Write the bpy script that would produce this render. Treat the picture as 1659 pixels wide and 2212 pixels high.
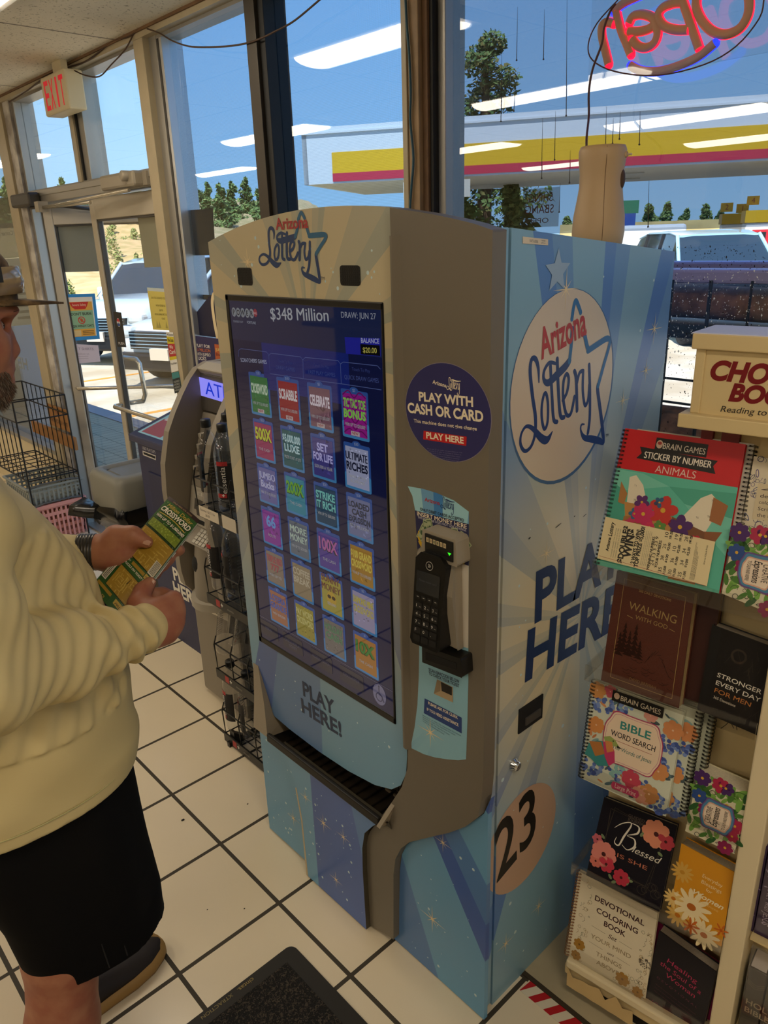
import bpy, bmesh, math, random
import numpy as np
from mathutils import Vector, Matrix
from math import sin, cos, pi, radians, sqrt, atan2

for o in list(bpy.data.objects):
    bpy.data.objects.remove(o)
SC = bpy.context.scene
COL = SC.collection
rnd = random.Random(7)

# ------------------------------------------------------------------ camera
F, CX, CY = 1621.576, 829.5, 1106.0
YAW, PIT, ROL = 0.833205, 0.3476, 0.032997
CAM = np.array([-0.82527, -2.30804, 1.71347])
_f = np.array([cos(YAW)*cos(PIT), sin(YAW)*cos(PIT), -sin(PIT)])
_r = np.array([sin(YAW), -cos(YAW), 0.0])
_d = np.cross(_f, _r)
RR = np.array([cos(ROL)*_r + sin(ROL)*_d, -sin(ROL)*_r + cos(ROL)*_d, _f])
cam = bpy.data.cameras.new('camera')
cam.sensor_fit = 'HORIZONTAL'; cam.sensor_width = 36.0; cam.lens = F/1659*36.0
cam.clip_start = 0.05; cam.clip_end = 400
camo = bpy.data.objects.new('camera', cam); COL.objects.link(camo)
camo.matrix_world = Matrix(((RR[0][0], -RR[1][0], -RR[2][0], CAM[0]), (RR[0][1], -RR[1][1], -RR[2][1], CAM[1]),
                            (RR[0][2], -RR[1][2], -RR[2][2], CAM[2]), (0, 0, 0, 1)))
SC.camera = camo

def P(u, v, ax, val):
    """the point where the sight line of a photo pixel meets the plane ax = val"""
    d = RR.T @ np.array([(u-CX)/F, (v-CY)/F, 1.0]); k = 'xyz'.index(ax)
    return Vector(CAM + d*((val-CAM[k])/d[k]))
def PP(u, v, p0, n):
    d = RR.T @ np.array([(u-CX)/F, (v-CY)/F, 1.0]); n = np.array(n)
    return Vector(CAM + d*(((np.array(p0)-CAM) @ n)/(d @ n)))

# ------------------------------------------------------------------ view and light
SC.view_settings.view_transform = 'Standard'; SC.view_settings.look = 'None'
SC.view_settings.exposure = 0.0; SC.view_settings.gamma = 1.0; SC.view_settings.use_curve_mapping = False
SC.cycles.max_bounces = 8; SC.cycles.diffuse_bounces = 3; SC.cycles.glossy_bounces = 3
SC.cycles.transparent_max_bounces = 24; SC.cycles.transmission_bounces = 6
SC.cycles.caustics_reflective = False; SC.cycles.caustics_refractive = False
SC.cycles.sample_clamp_indirect = 6.0

LAMP = 15.5           # radiance of the ceiling fixtures
LAMPC = (1.0, 0.865, 0.675)
SKY = 1.5
SUN = 8.0
W = bpy.data.worlds.new('sky'); SC.world = W; W.use_nodes = True
nt = W.node_tree; nt.nodes.clear()
_o = nt.nodes.new('ShaderNodeOutputWorld'); _b = nt.nodes.new('ShaderNodeBackground'); _b.inputs[1].default_value = SKY
_t = nt.nodes.new('ShaderNodeTexCoord'); _s = nt.nodes.new('ShaderNodeSeparateXYZ'); _c = nt.nodes.new('ShaderNodeValToRGB')
nt.links.new(_t.outputs['Generated'], _s.inputs[0]); nt.links.new(_s.outputs['Z'], _c.inputs[0])
nt.links.new(_c.outputs[0], _b.inputs[0]); nt.links.new(_b.outputs[0], _o.inputs[0])
e = _c.color_ramp.elements
e[0].position = 0.0; e[0].color = (0.46, 0.74, 0.95, 1)
e[1].position = 0.75; e[1].color = (0.12, 0.30, 0.70, 1)
x = _c.color_ramp.elements.new(0.12); x.color = (0.36, 0.64, 0.93, 1)
x = _c.color_ramp.elements.new(0.35); x.color = (0.24, 0.50, 0.88, 1)
sun = bpy.data.lights.new('sun', 'SUN'); sun.energy = SUN; sun.angle = 0.009; sun.color = (1.0, 0.94, 0.84)
suno = bpy.data.objects.new('sun', sun); COL.objects.link(suno)
suno.rotation_euler = Vector((0.55, 0.30, -1.0)).to_track_quat('-Z', 'Y').to_euler(); suno.location = (-5, -3, 12)

# ------------------------------------------------------------------ materials
def lin(h):
    if not isinstance(h, str): return (h[0], h[1], h[2], 1)
    v = [int(h[i:i+2], 16)/255 for i in (0, 2, 4)]
    return tuple(c/12.92 if c <= .04045 else ((c+.055)/1.055)**2.4 for c in v) + (1,)
MC = {}
def M(name, col='808080', rough=.5, metal=0, emit=0, spec=.5, coat=0, trans=0, ior=1.45, alpha=1, ecol=None, noise=0, nscale=40, bump=0, bscale=60, col2=None):
    if name in MC: return MC[name]
    m = bpy.data.materials.new(name); m.use_nodes = True; n = m.node_tree.nodes; L = m.node_tree.links
    b = n['Principled BSDF']
    b.inputs['Base Color'].default_value = lin(col); b.inputs['Roughness'].default_value = rough
    b.inputs['Metallic'].default_value = metal; b.inputs['Specular IOR Level'].default_value = spec
    b.inputs['Coat Weight'].default_value = coat; b.inputs['Coat Roughness'].default_value = .06
    b.inputs['Transmission Weight'].default_value = trans; b.inputs['IOR'].default_value = ior
    b.inputs['Alpha'].default_value = alpha
    if emit:
        b.inputs['Emission Color'].default_value = lin(ecol or col); b.inputs['Emission Strength'].default_value = emit
    if noise or bump:
        tc = n.new('ShaderNodeTexCoord')
    if noise:
        t = n.new('ShaderNodeTexNoise'); t.inputs['Scale'].default_value = nscale; t.inputs['Detail'].default_value = 5
        L.new(tc.outputs['Object'], t.inputs['Vector'])
        mx = n.new('ShaderNodeMix'); mx.data_type = 'RGBA'
        c = lin(col); k = 1-noise
        mx.inputs[6].default_value = lin(col2) if col2 else (c[0]*k, c[1]*k, c[2]*k, 1); mx.inputs[7].default_value = c
        rp = n.new('ShaderNodeMapRange'); rp.inputs[1].default_value = .38; rp.inputs[2].default_value = .62
        L.new(t.outputs[0], rp.inputs[0]); L.new(rp.outputs[0], mx.inputs[0]); L.new(mx.outputs[2], b.inputs['Base Color'])
    if bump:
        t = n.new('ShaderNodeTexNoise'); t.inputs['Scale'].default_value = bscale; t.inputs['Detail'].default_value = 4
        L.new(tc.outputs['Object'], t.inputs['Vector'])
        bp = n.new('ShaderNodeBump'); bp.inputs['Strength'].default_value = bump; bp.inputs['Distance'].default_value = .01
        L.new(t.outputs[0], bp.inputs['Height']); L.new(bp.outputs[0], b.inputs['Normal'])
    MC[name] = m
    return m
def ink(h, rough=.45): return M('ink_%s_%d' % (h, int(rough*100)), h, rough)
def glow(h, s=1.0): return M('glow_%s_%d' % (h, int(s*100)), '000000', .12, emit=s, ecol=h, spec=.5)
def see(name, tint, refl=1.0, ior=1.5, film=0, dirt=None):
    """clear sheet: tinted see-through with a mirror coat"""
    if name in MC: return MC[name]
    m = bpy.data.materials.new(name); m.use_nodes = True; n = m.node_tree.nodes; L = m.node_tree.links; n.clear()
    o = n.new('ShaderNodeOutputMaterial'); mx = n.new('ShaderNodeMixShader'); t = n.new('ShaderNodeBsdfTransparent'); g = n.new('ShaderNodeBsdfGlossy')
    g.inputs['Roughness'].default_value = 0.0; g.inputs['Color'].default_value = (refl, refl, refl, 1)
    t.inputs['Color'].default_value = (*tint, 1)
    f = n.new('ShaderNodeFresnel'); ge = n.new('ShaderNodeNewGeometry'); mr = n.new('ShaderNodeMapRange'); mr.inputs[3].default_value = ior; mr.inputs[4].default_value = 1/ior
    L.new(ge.outputs['Backfacing'], mr.inputs[0]); L.new(mr.outputs[0], f.inputs[0])
    L.new(f.outputs[0], mx.inputs[0]); L.new(t.outputs[0], mx.inputs[1]); L.new(g.outputs[0], mx.inputs[2]); L.new(mx.outputs[0], o.inputs[0])
    if film:
        tc = n.new('ShaderNodeTexCoord'); vo = n.new('ShaderNodeTexVoronoi'); vo.inputs['Scale'].default_value = 230; vo.inputs['Randomness'].default_value = 0
        rp = n.new('ShaderNodeMapRange'); rp.inputs[1].default_value = .2; rp.inputs[2].default_value = .5
        mc = n.new('ShaderNodeMix'); mc.data_type = 'RGBA'; k = 1-film
        mc.inputs[6].default_value = (*tint, 1); mc.inputs[7].default_value = (tint[0]*k, tint[1]*k, tint[2]*k, 1)
        L.new(tc.outputs['Object'], vo.inputs['Vector']); L.new(vo.outputs[0], rp.inputs[0]); L.new(rp.outputs[0], mc.inputs[0]); L.new(mc.outputs[2], t.inputs['Color'])
    MC[name] = m
    return m

# ------------------------------------------------------------------ mesh builder
class MB:
    def __init__(s): s.v = []; s.f = []; s.m = []; s.s = []; s.mats = []
    def mi(s, m):
        if m not in s.mats: s.mats.append(m)
        return s.mats.index(m)
    def add(s, vs, fs, m, smooth=False):
        b = len(s.v); s.v += [tuple(p) for p in vs]; k = s.mi(m)
        for f in fs: s.f.append(tuple(i+b for i in f)); s.m.append(k); s.s.append(smooth)
        return s
    def box(s, x0, x1, y0, y1, z0, z1, m, X=None):
        vs = [Vector((x, y, z)) for x in (x0, x1) for y in (y0, y1) for z in (z0, z1)]
        if X is not None: vs = [X @ p for p in vs]
        return s.add(vs, [(0, 1, 3, 2), (4, 6, 7, 5), (0, 4, 5, 1), (2, 3, 7, 6), (0, 2, 6, 4), (1, 5, 7, 3)], m)
    def prism(s, poly, off, m, m_side=None):
        n = len(poly); a = [Vector(p) for p in poly]; off = Vector(off); b = [p+off for p in a]
        s.add(a+b, [tuple(range(n)), tuple(range(2*n-1, n-1, -1))], m)
        return s.add(a+b, [(i, i+n, (i+1) % n+n, (i+1) % n) for i in range(n)], m_side or m)
    def loft(s, rings, m, caps=True, smooth=True, closed=True):
        n = len(rings[0]); vs = [p for r in rings for p in r]; fs = []
        for j in range(len(rings)-1):
            for i in range(n if closed else n-1):
                fs.append((j*n+i, j*n+(i+1) % n, (j+1)*n+(i+1) % n, (j+1)*n+i))
        s.add(vs, fs, m, smooth)
        if caps: s.add(list(rings[0])+list(rings[-1]), [tuple(range(n-1, -1, -1)), tuple(range(n, 2*n))], m)
        return s
    def tube(s, pts, r, m, n=8, closed=False, caps=True):
        pts = [Vector(p) for p in pts]; k = len(pts); rs = r if isinstance(r, (list, tuple)) else [r]*k
        rings = []; prev = None
        for i in range(k):
            a = pts[i-1] if (i > 0 or closed) else pts[i]; b = pts[(i+1) % k] if (i < k-1 or closed) else pts[i]
            t = (b-a).normalized() if (b-a).length > 1e-9 else Vector((0, 0, 1))
            if prev is None:
                u = t.orthogonal().normalized()
            else:
                u = prev-t*prev.dot(t); u = u.normalized() if u.length > 1e-6 else t.orthogonal().normalized()
            prev = u; w = t.cross(u)
            rings.append([pts[i]+(u*cos(2*pi*j/n)+w*sin(2*pi*j/n))*rs[i] for j in range(n)])
        if closed: rings.append(rings[0])
        return s.loft(rings, m, caps and not closed)
    def lathe(s, prof, m, c=(0, 0, 0), n=24, X=None, sx=1, sy=1):
        c = Vector(c); rings = []
        for (r, z) in prof:
            ring = [Vector((r*sx*cos(2*pi*i/n), r*sy*sin(2*pi*i/n), z)) for i in range(n)]
            rings.append([(X @ p if X is not None else p)+c for p in ring])
        return s.loft(rings, m)
    def ball(s, c, r, m, n=12, sc=(1, 1, 1)):
        rings = [[Vector((c[0]+r*sc[0]*sin(t)*cos(2*pi*i/n), c[1]+r*sc[1]*sin(t)*sin(2*pi*i/n), c[2]-r*sc[2]*cos(t))) for i in range(n)]
                 for t in [max(.02, min(pi-.02, pi*j/(n//2+1))) for j in range(n//2+2)]]
        return s.loft(rings, m)
    def build(s, name, parent=None, loc=None, bevel=0, seg=2, kind=None, label=None):
        root = parent
        while root is not None and root.parent is not None: root = root.parent
        o_ = Vector(root.location) if root is not None else (Vector(loc) if loc is not None else Vector((0, 0, 0)))
        me = bpy.data.meshes.new(name); me.from_pydata([Vector(p)-o_ for p in s.v], [], s.f)
        for m in s.mats: me.materials.append(m)
        me.polygons.foreach_set('material_index', s.m); me.polygons.foreach_set('use_smooth', s.s); me.update()
        o = bpy.data.objects.new(name, me); COL.objects.link(o)
        if parent is not None: o.parent = parent
        else: o.location = o_
        if bevel:
            b = o.modifiers.new('bevel', 'BEVEL'); b.width = bevel; b.segments = seg; b.limit_method = 'ANGLE'; b.angle_limit = .7
        if kind: o['kind'] = kind
        if label: o['label'] = label
        return o
def tag(o, label, cat, group=None):
    o['label'] = label; o['category'] = cat
    if group: o['group'] = group
    return o
def thing(name, label, cat, loc, group=None):
    o = bpy.data.objects.new(name, None); COL.objects.link(o); o.location = loc; o.empty_display_size = .05
    return tag(o, label, cat, group)
def dup(root, loc, rot=None, label=None):
    r = root.copy(); COL.objects.link(r); r.location = loc
    if rot is not None: r.rotation_euler = rot
    if label: r['label'] = label
    for c in list(root.children):
        d = c.copy(); COL.objects.link(d); d.parent = r
        for g in list(c.children):
            h = g.copy(); COL.objects.link(h); h.parent = d
    return r

# ------------------------------------------------------------------ printing on a surface
TX = {}
def glyphs(s, off, shear):
    k = (s, off, shear)
    if k not in TX:
        cu = bpy.data.curves.new('t', 'FONT'); cu.body = s; cu.size = 1/.682; cu.fill_mode = 'BOTH'; cu.resolution_u = 6 if off >= .06 else 4; cu.offset = off; cu.shear = shear
        o = bpy.data.objects.new('t', cu); me = o.to_mesh()
        v = [tuple(p.co[:2]) for p in me.vertices]; f = [tuple(p.vertices) for p in me.polygons]
        o.to_mesh_clear(); bpy.data.objects.remove(o); bpy.data.curves.remove(cu)
        if v:
            x0 = min(p[0] for p in v); v = [(p[0]-x0, p[1]) for p in v]; w = max(p[0] for p in v)
        else: w = 0
        TX[k] = (v, f, w)
    return TX[k]
def smooth_pts(p, n=6, closed=False):
    q = []; k = len(p)
    for i in range(k if closed else k-1):
        g = (lambda j: p[j % k]) if closed else (lambda j: p[max(0, min(k-1, j))])
        a, b, c, d = g(i-1), g(i), g(i+1), g(i+2)
        for s in range(n):
            t = s/n
            q.append(tuple(.5*((2*b[z])+(-a[z]+c[z])*t+(2*a[z]-5*b[z]+4*c[z]-d[z])*t*t+(-a[z]+3*b[z]-3*c[z]+d[z])*t**3) for z in range(len(b))))
    if not closed: q.append(tuple(p[-1]))
    return q
class Print:
    """a printed face: origin O, right U, up V; L is the layer of ink"""
    def __init__(s, mb, O, U, V, base=.0004, step=.0002, warp=None):
        s.mb = mb; s.O = Vector(O); s.U = Vector(U).normalized(); s.V = Vector(V).normalized(); s.N = s.U.cross(s.V).normalized()
        s.base = base; s.step = step; s.L = 0; s.warp = warp; s.k = 0
    def at(s, a, b, h=None):
        h = s.base+s.step*s.L+(s.k % 8)*2.2e-5 if h is None else h
        if s.warp: return s.warp(a, b, h)
        return s.O+s.U*a+s.V*b+s.N*h
    def px(s, u, v):
        q = PP(u, v, s.O, s.N)-s.O
        return (q.dot(s.U), q.dot(s.V))
    def pp(s, pts): return [s.px(*p) for p in pts]
    def poly(s, pts, m, L=None):
        if L is not None: s.L = L
        s.k += 1
        s.mb.add([s.at(*p) for p in pts], [tuple(range(len(pts)))], m); return s
    def rect(s, x0, y0, x1, y1, m, r=0, L=None, n=4):
        if x1 < x0: x0, x1 = x1, x0
        if y1 < y0: y0, y1 = y1, y0
        if not r: return s.poly([(x0, y0), (x1, y0), (x1, y1), (x0, y1)], m, L)
        p = []
        for (cx, cy, a0) in ((x1-r, y0+r, -90), (x1-r, y1-r, 0), (x0+r, y1-r, 90), (x0+r, y0+r, 180)):
            p += [(cx+r*cos(radians(a0+90*i/n)), cy+r*sin(radians(a0+90*i/n))) for i in range(n+1)]
        return s.poly(p, m, L)
    def ell(s, cx, cy, rx, ry, m, L=None, n=28, rot=0):
        c, q = cos(rot), sin(rot)
        return s.poly([(cx+rx*cos(2*pi*i/n)*c-ry*sin(2*pi*i/n)*q, cy+rx*cos(2*pi*i/n)*q+ry*sin(2*pi*i/n)*c) for i in range(n)], m, L)
    def ring(s, cx, cy, r0, r1, m, L=None, n=28):
        if L is not None: s.L = L
        vs = [s.at(cx+r*cos(2*pi*i/n), cy+r*sin(2*pi*i/n)) for r in (r0, r1) for i in range(n)]
        s.mb.add(vs, [(i, (i+1) % n, n+(i+1) % n, n+i) for i in range(n)], m); return s
    def star(s, cx, cy, R, r, k, m, L=None, rot=0):
        return s.poly([(cx+(R if i % 2 == 0 else r)*sin(rot+pi*i/k), cy+(R if i % 2 == 0 else r)*cos(rot+pi*i/k)) for i in range(2*k)], m, L)
    def flare(s, cx, cy, R, m, L=None):
        if L is not None: s.L = L
        for k, (a, q) in enumerate(((0, 1), (pi/2, 1), (pi/4, .55), (-pi/4, .55))):
            d = (cos(a), sin(a)); w = R*.035
            s.poly([(cx-d[0]*R*q, cy-d[1]*R*q), (cx+d[1]*w, cy-d[0]*w), (cx+d[0]*R*q, cy+d[1]*R*q), (cx-d[1]*w, cy+d[0]*w)], m)
        return s.ell(cx, cy, R*.09, R*.09, m, n=10)
    def stroke(s, pts, w, m, L=None, sm=6, closed=False):
        if L is not None: s.L = L
        s.k += 1
        ws = list(w) if isinstance(w, (list, tuple)) else [w]*len(pts)
        q = [(p[0], p[1], ws[i]) for i, p in enumerate(pts)]
        if sm: q = smooth_pts(q, sm, closed)
        k = len(q); l = []; r = []
        for i in range(k):
            a = q[i-1] if (i or closed) else q[i]; b = q[(i+1) % k] if (i < k-1 or closed) else q[i]
            dx, dy = b[0]-a[0], b[1]-a[1]; n_ = sqrt(dx*dx+dy*dy) or 1; h = q[i][2]/2
            z_ = s.N*(i/k*1.6e-4); l.append(s.at(q[i][0]-dy/n_*h, q[i][1]+dx/n_*h)+z_); r.append(s.at(q[i][0]+dy/n_*h, q[i][1]-dx/n_*h)+z_)
        s.mb.add(l+r, [(i, (i+1) % k, k+(i+1) % k, k+i) for i in range(k if closed else k-1)], m)
        if not closed:
            s.k += 3
            for p in (q[0], q[-1]): s.ell(p[0], p[1], p[2]/2, p[2]/2, m, n=10)
        return s
    def text(s, t, x, y, h, m, L=None, w=None, align='l', bold=0, shear=0, rot=0, sk=0, maxw=None, flip=False):
        """sk skews the baseline direction up by sk per unit of run"""
        if L is not None: s.L = L
        s.k += 1
        if bold and 'M' in t:     # heavier strokes by overprinting
            for d_ in (-.5, .5): s.text(t, x+d_*bold*h*cos(rot)*1.4, y+d_*bold*h*sin(rot)*1.4, h, m, L, w, align, 0, shear, rot, sk, maxw, flip)
            bold = 0; s.k += 1
        v, f, tw = glyphs(t, bold, shear)
        if not v: return s
        kx = w/tw if w else h
        if maxw and tw*kx > maxw: kx = maxw/tw
        x0 = {'l': 0, 'c': -tw*kx/2, 'r': -tw*kx}[align]; c, q = cos(rot), sin(rot); out = []
        for (a, b) in v:
            a = (tw-a)*kx+x0 if flip else a*kx+x0; b = b*h+sk*a
            out.append(s.at(x+a*c-b*q, y+a*q+b*c))
        s.mb.add(out, f, m); return s
    def tpx(s, t, a, b, hp, m, L=None, bold=0, shear=0, flip=False):
        """text whose baseline runs between the photo pixels a and b, hp pixels tall"""
        A = Vector(s.px(*a)); B = Vector(s.px(*b)); mid = ((a[0]+b[0])/2, (a[1]+b[1])/2)
        Cc = Vector(s.px(*mid)); D = Vector(s.px(mid[0], mid[1]-hp)); d = (B-A); h = (D-Cc).length
        return s.text(t, A.x, A.y, h, m, L, w=d.length, bold=bold, shear=shear, rot=atan2(d.y, d.x), flip=flip)

def logo_strokes(c, f, wk, m, m2, star=True):
    """the script lottery mark; f maps design units to the face, wk scales pen widths"""
    g = lambda pts: [f(*p) for p in pts]
    def st(p, w, mm=m, cl=False): c.stroke(g(p), [q*wk for q in w] if isinstance(w, list) else w*wk, mm, closed=cl)
    st([(548, 345), (549, 300), (538, 268), (518, 264), (507, 300), (511, 380), (519, 450), (512, 505), (488, 540), (455, 545), (435, 515), (442, 482), (470, 466), (505, 488), (540, 530), (572, 550), (604, 532)],
       [6, 13, 16, 14, 15, 15, 15, 13, 12, 12, 12, 10, 11, 16, 24, 24, 4])
    st([(572, 392), (556, 425), (552, 470), (562, 508), (580, 492), (588, 440), (584, 400)], 12, cl=True)
    st([(612, 312), (612, 400), (614, 490), (632, 508)], 14); st([(650, 300), (648, 400), (652, 490), (672, 506)], 15)
    st([(670, 445), (695, 425), (708, 385), (696, 364), (678, 385), (672, 440), (686, 500), (712, 505), (736, 455)], 13)
    st([(742, 368), (750, 400), (748, 508)], 15); st([(750, 420), (768, 385), (786, 380)], 13)
    st([(792, 382), (786, 450), (796, 505), (816, 490), (826, 440)], 13)
    if star:
        st([(828, 372), (828, 470), (822, 560), (808, 612)], 14)
        st([(640, 312), (606, 300), (578, 318), (574, 345), (596, 362), (640, 352), (690, 338), (715, 325)], [10, 12, 12, 14, 22, 26, 26, 22], m)
        c.L += 1
        for p, w in (([(715, 328), (728, 280), (738, 225)], 16), ([(738, 195), (750, 160), (763, 142), (776, 160), (788, 186)], 15), ([(806, 262), (822, 312), (840, 322)], 17),
                     ([(824, 322), (880, 316), (935, 312), (956, 322), (950, 345), (915, 400), (878, 462)], [20, 20, 20, 16, 16, 16, 16])):
            st(p, w, m2)
        c.L -= 1
        st([(878, 458), (876, 480), (890, 560), (902, 640), (906, 684), (880, 668), (830, 642), (785, 620), (766, 588), (770, 568), (788, 572)], [16, 17, 17, 17, 12, 22, 24, 18, 9, 8, 5])
    else:
        st([(828, 372), (828, 470), (822, 590), (790, 640), (765, 615), (768, 590)], 14)
        st([(600, 372), (580, 350), (580, 322), (610, 305), (660, 318), (760, 326), (860, 312)], [8, 12, 14, 20, 26, 26, 12], m)
# ================================================================== the room
def nodes(m):
    m.use_nodes = True
    return m.node_tree.nodes, m.node_tree.links, m.node_tree.nodes['Principled BSDF']
def math_n(n, L, op, a, b=None, c=None):
    q = n.new('ShaderNodeMath'); q.operation = op
    for i, x in enumerate((a, b, c)):
        if x is None: continue
        if isinstance(x, (int, float)): q.inputs[i].default_value = x
        else: L.new(x, q.inputs[i])
    return q.outputs[0]
def mixc(n, L, fac, a, b):
    q = n.new('ShaderNodeMix'); q.data_type = 'RGBA'
    if isinstance(fac, (int, float)): q.inputs[0].default_value = fac
    else: L.new(fac, q.inputs[0])
    for i, x in ((6, a), (7, b)):
        if isinstance(x, tuple): q.inputs[i].default_value = x
        else: L.new(x, q.inputs[i])
    return q.outputs[2]
def grid_mat(name, tile, line, sx, sy, w, ox=0, oy=0, rough=.25, specks=None, spec=.5, mott=.06):
    m = bpy.data.materials.new(name); n, L, b = nodes(m)
    tc = n.new('ShaderNodeTexCoord'); sp = n.new('ShaderNodeSeparateXYZ'); L.new(tc.outputs['Object'], sp.inputs[0])
    ds = []
    for ax, s, o in (('X', sx, ox), ('Y', sy, oy)):
        t = math_n(n, L, 'ADD', sp.outputs[ax], -o); t = math_n(n, L, 'DIVIDE', t, s); t = math_n(n, L, 'ADD', t, .5)
        t = math_n(n, L, 'FLOORED_MODULO', t, 1.0); t = math_n(n, L, 'ADD', t, -.5); t = math_n(n, L, 'ABSOLUTE', t)
        ds.append(math_n(n, L, 'MULTIPLY', t, s))
    d = math_n(n, L, 'MINIMUM', ds[0], ds[1]); k = math_n(n, L, 'LESS_THAN', d, w/2)
    no = n.new('ShaderNodeTexNoise'); no.inputs['Scale'].default_value = 3; no.inputs['Detail'].default_value = 8; L.new(tc.outputs['Object'], no.inputs['Vector'])
    c = lin(tile); mo = mixc(n, L, no.outputs[0], (c[0]*(1-mott), c[1]*(1-mott), c[2]*(1-mott), 1), (c[0]*(1+mott), c[1]*(1+mott), c[2]*(1+mott), 1))
    if specks:
        vo = n.new('ShaderNodeTexNoise'); vo.inputs['Scale'].default_value = 75; vo.inputs['Detail'].default_value = 3; vo.inputs['Roughness'].default_value = .7; L.new(tc.outputs['Object'], vo.inputs['Vector'])
        q = math_n(n, L, 'GREATER_THAN', vo.outputs[0], .62); mo = mixc(n, L, q, mo, lin(specks))
    L.new(mixc(n, L, k, mo, lin(line)), b.inputs['Base Color'])
    b.inputs['Roughness'].default_value = rough; b.inputs['Specular IOR Level'].default_value = spec
    r = math_n(n, L, 'MULTIPLY', k, .5); r = math_n(n, L, 'ADD', r, rough); L.new(r, b.inputs['Roughness'])
    return m
CEIL = 2.53; WX = .86; GX = .90
mTile = grid_mat('cream_floor_tile', 'e2d3b6', '3a3326', .305, .305, .0115, rough=.22)
mCeil = grid_mat('acoustic_ceiling', 'e6dcc6', '8b8374', .61, 1.19, .012, ox=.25, oy=1.075, rough=.9, specks='a99f88', spec=.1)
MB().box(-8, GX, -5, 7, -.06, 0, mTile).build('floor', kind='structure')
MB().box(-8, GX, -5, 7, CEIL, CEIL+.05, mCeil).build('ceiling', kind='structure')
mWall = M('cream_wall_paint', 'd8c8a4', .7)
MB().box(-8.1, -8, -5, 7, 0, CEIL, mWall).build('wall_back', kind='structure')
MB().box(-8, GX, -5.1, -5, 0, CEIL, mWall).build('wall_right', kind='structure')
MB().box(-8, GX, 7, 7.1, 0, CEIL, mWall).build('wall_left', kind='structure')
mRoof = M('roof_grey', '8a8478', .8)
MB().box(-8.2, .98, -5.2, 7.2, CEIL+.05, CEIL+.45, mRoof).build('roof', kind='structure')
# low wall under the glass
mPost = M('cream_post_paint', 'b8a98a', .45, noise=.1, nscale=9)
mAlu = M('brushed_aluminium', 'a7a39b', .38, metal=.6)
mBronze = M('dark_bronze_metal', '3f382f', .4, metal=.3)
mTan = M('tan_wood_stop', 'a5865f', .55, noise=.2, nscale=14)
mBrown = M('brown_wood_stop', '7d5c3c', .6, noise=.25, nscale=12)
mRubber = M('black_gasket', '1d1c1b', .6)
mJamb = M('chipped_white_jamb', 'd2cdc6', .5, noise=.2, nscale=11, col2='9a9188')
mSilver = M('silver_strip', 'c8cacc', .3, metal=.7)
w = MB(); w.box(WX, .95, -5, .77, 0, .5, mWall); w.box(WX, .95, 2.62, 7, 0, .42, mWall); w.build('wall_front', kind='structure')
def vstrip(name, parts, z0=0, z1=CEIL):
    b = MB()
    for (y0, y1, x0, x1, m) in parts: b.box(x0, x1, min(y0, y1), max(y0, y1), z0, z1, m)
    return b.build(name, kind='structure', bevel=.002)
vstrip('trim_1', [(.94, .858, .835, .97, mPost), (.858, .80, .862, .97, mAlu), (.80, .785, .872, .96, mRubber), (.785, .765, .866, .96, mSilver)])
vstrip('trim_2', [(.142, .083, .842, .95, mBronze), (.083, .052, .856, .95, mRubber)])
vstrip('trim_3', [(-.598, -.612, .85, .95, mTan), (-.612, -.632, .835, .95, mPost), (-.632, -.645, .845, .95, mTan), (-.645, -.685, .828, .95, mTan), (-.685, -.705, .842, .95, mBrown),
                  (-.705, -.718, .85, .95, mRubber), (-.718, -.745, .87, .95, mAlu)], .45)
vstrip('trim_4', [(2.74, 2.60, .83, .97, mPost), (2.60, 2.50, .845, .97, mJamb), (2.50, 2.47, .86, .97, mAlu)])
b = MB(); b.box(.85, .96, .94, 2.47, 1.965, 2.035, mAlu); b.box(.845, .86, .94, 2.47, 2.0, 2.03, mAlu); b.build('trim_5', kind='structure', bevel=.003)
vstrip('trim_6', [(1.745, 1.70, .855, .96, mAlu), (1.70, 1.672, .845, .96, mPost), (1.672, 1.66, .855, .96, mRubber), (1.66, 1.60, .865, .96, mAlu)], 2.03)
b = MB(); b.box(.83, .95, -5, 7, 2.50, 2.53, mPost); b.box(.822, .832, -5, 7, 2.52, 2.53, mBrown); b.box(.865, .95, -5, 7, 2.488, 2.502, mAlu)
b.build('trim_7', kind='structure')
b = MB(); b.box(.845, .97, -5, .77, .5, .53, mAlu); b.box(.845, .97, 2.74, 7, .42, .45, mAlu); b.box(.85, .99, .94, 2.5, 0, .012, mAlu); b.build('trim_8', kind='structure', bevel=.003)
vstrip('trim_9', [(4.3, 4.2, .84, .96, mPost)], .42)

gClear = see('clear_glass', (.97, .98, .98), ior=1.5)
gFilm = see('perforated_blue_film_glass', (.68, .77, .86), ior=1.55, film=.12)
gGrey = see('grey_film_glass', (.53, .575, .64), ior=1.6)
gLow = see('low_pane_glass', (.95, .96, .97), ior=1.5)
gLeft = see('left_pane_glass', (.76, .80, .83), ior=1.5)
def pane(k, y0, y1, z0, z1, m): return MB().box(GX, GX+.005, y0, y1, z0, z1, m).build('window_%d' % k, kind='structure')
pane(1, 2.70, 7, .45, 2.5, gLeft)
pane(2, 1.745, 2.47, 2.035, 2.5, gClear)
pane(3, .94, 1.66, 2.035, 2.5, gClear)
pane(4, .142, .80, .53, 2.5, gFilm)
pane(5, -.60, .052, .53, 2.5, gFilm)
pane(6, -5, -.73, 1.715, 2.5, gGrey)
w7 = pane(7, -5, -.73, .53, 1.715, gLow)
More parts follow.
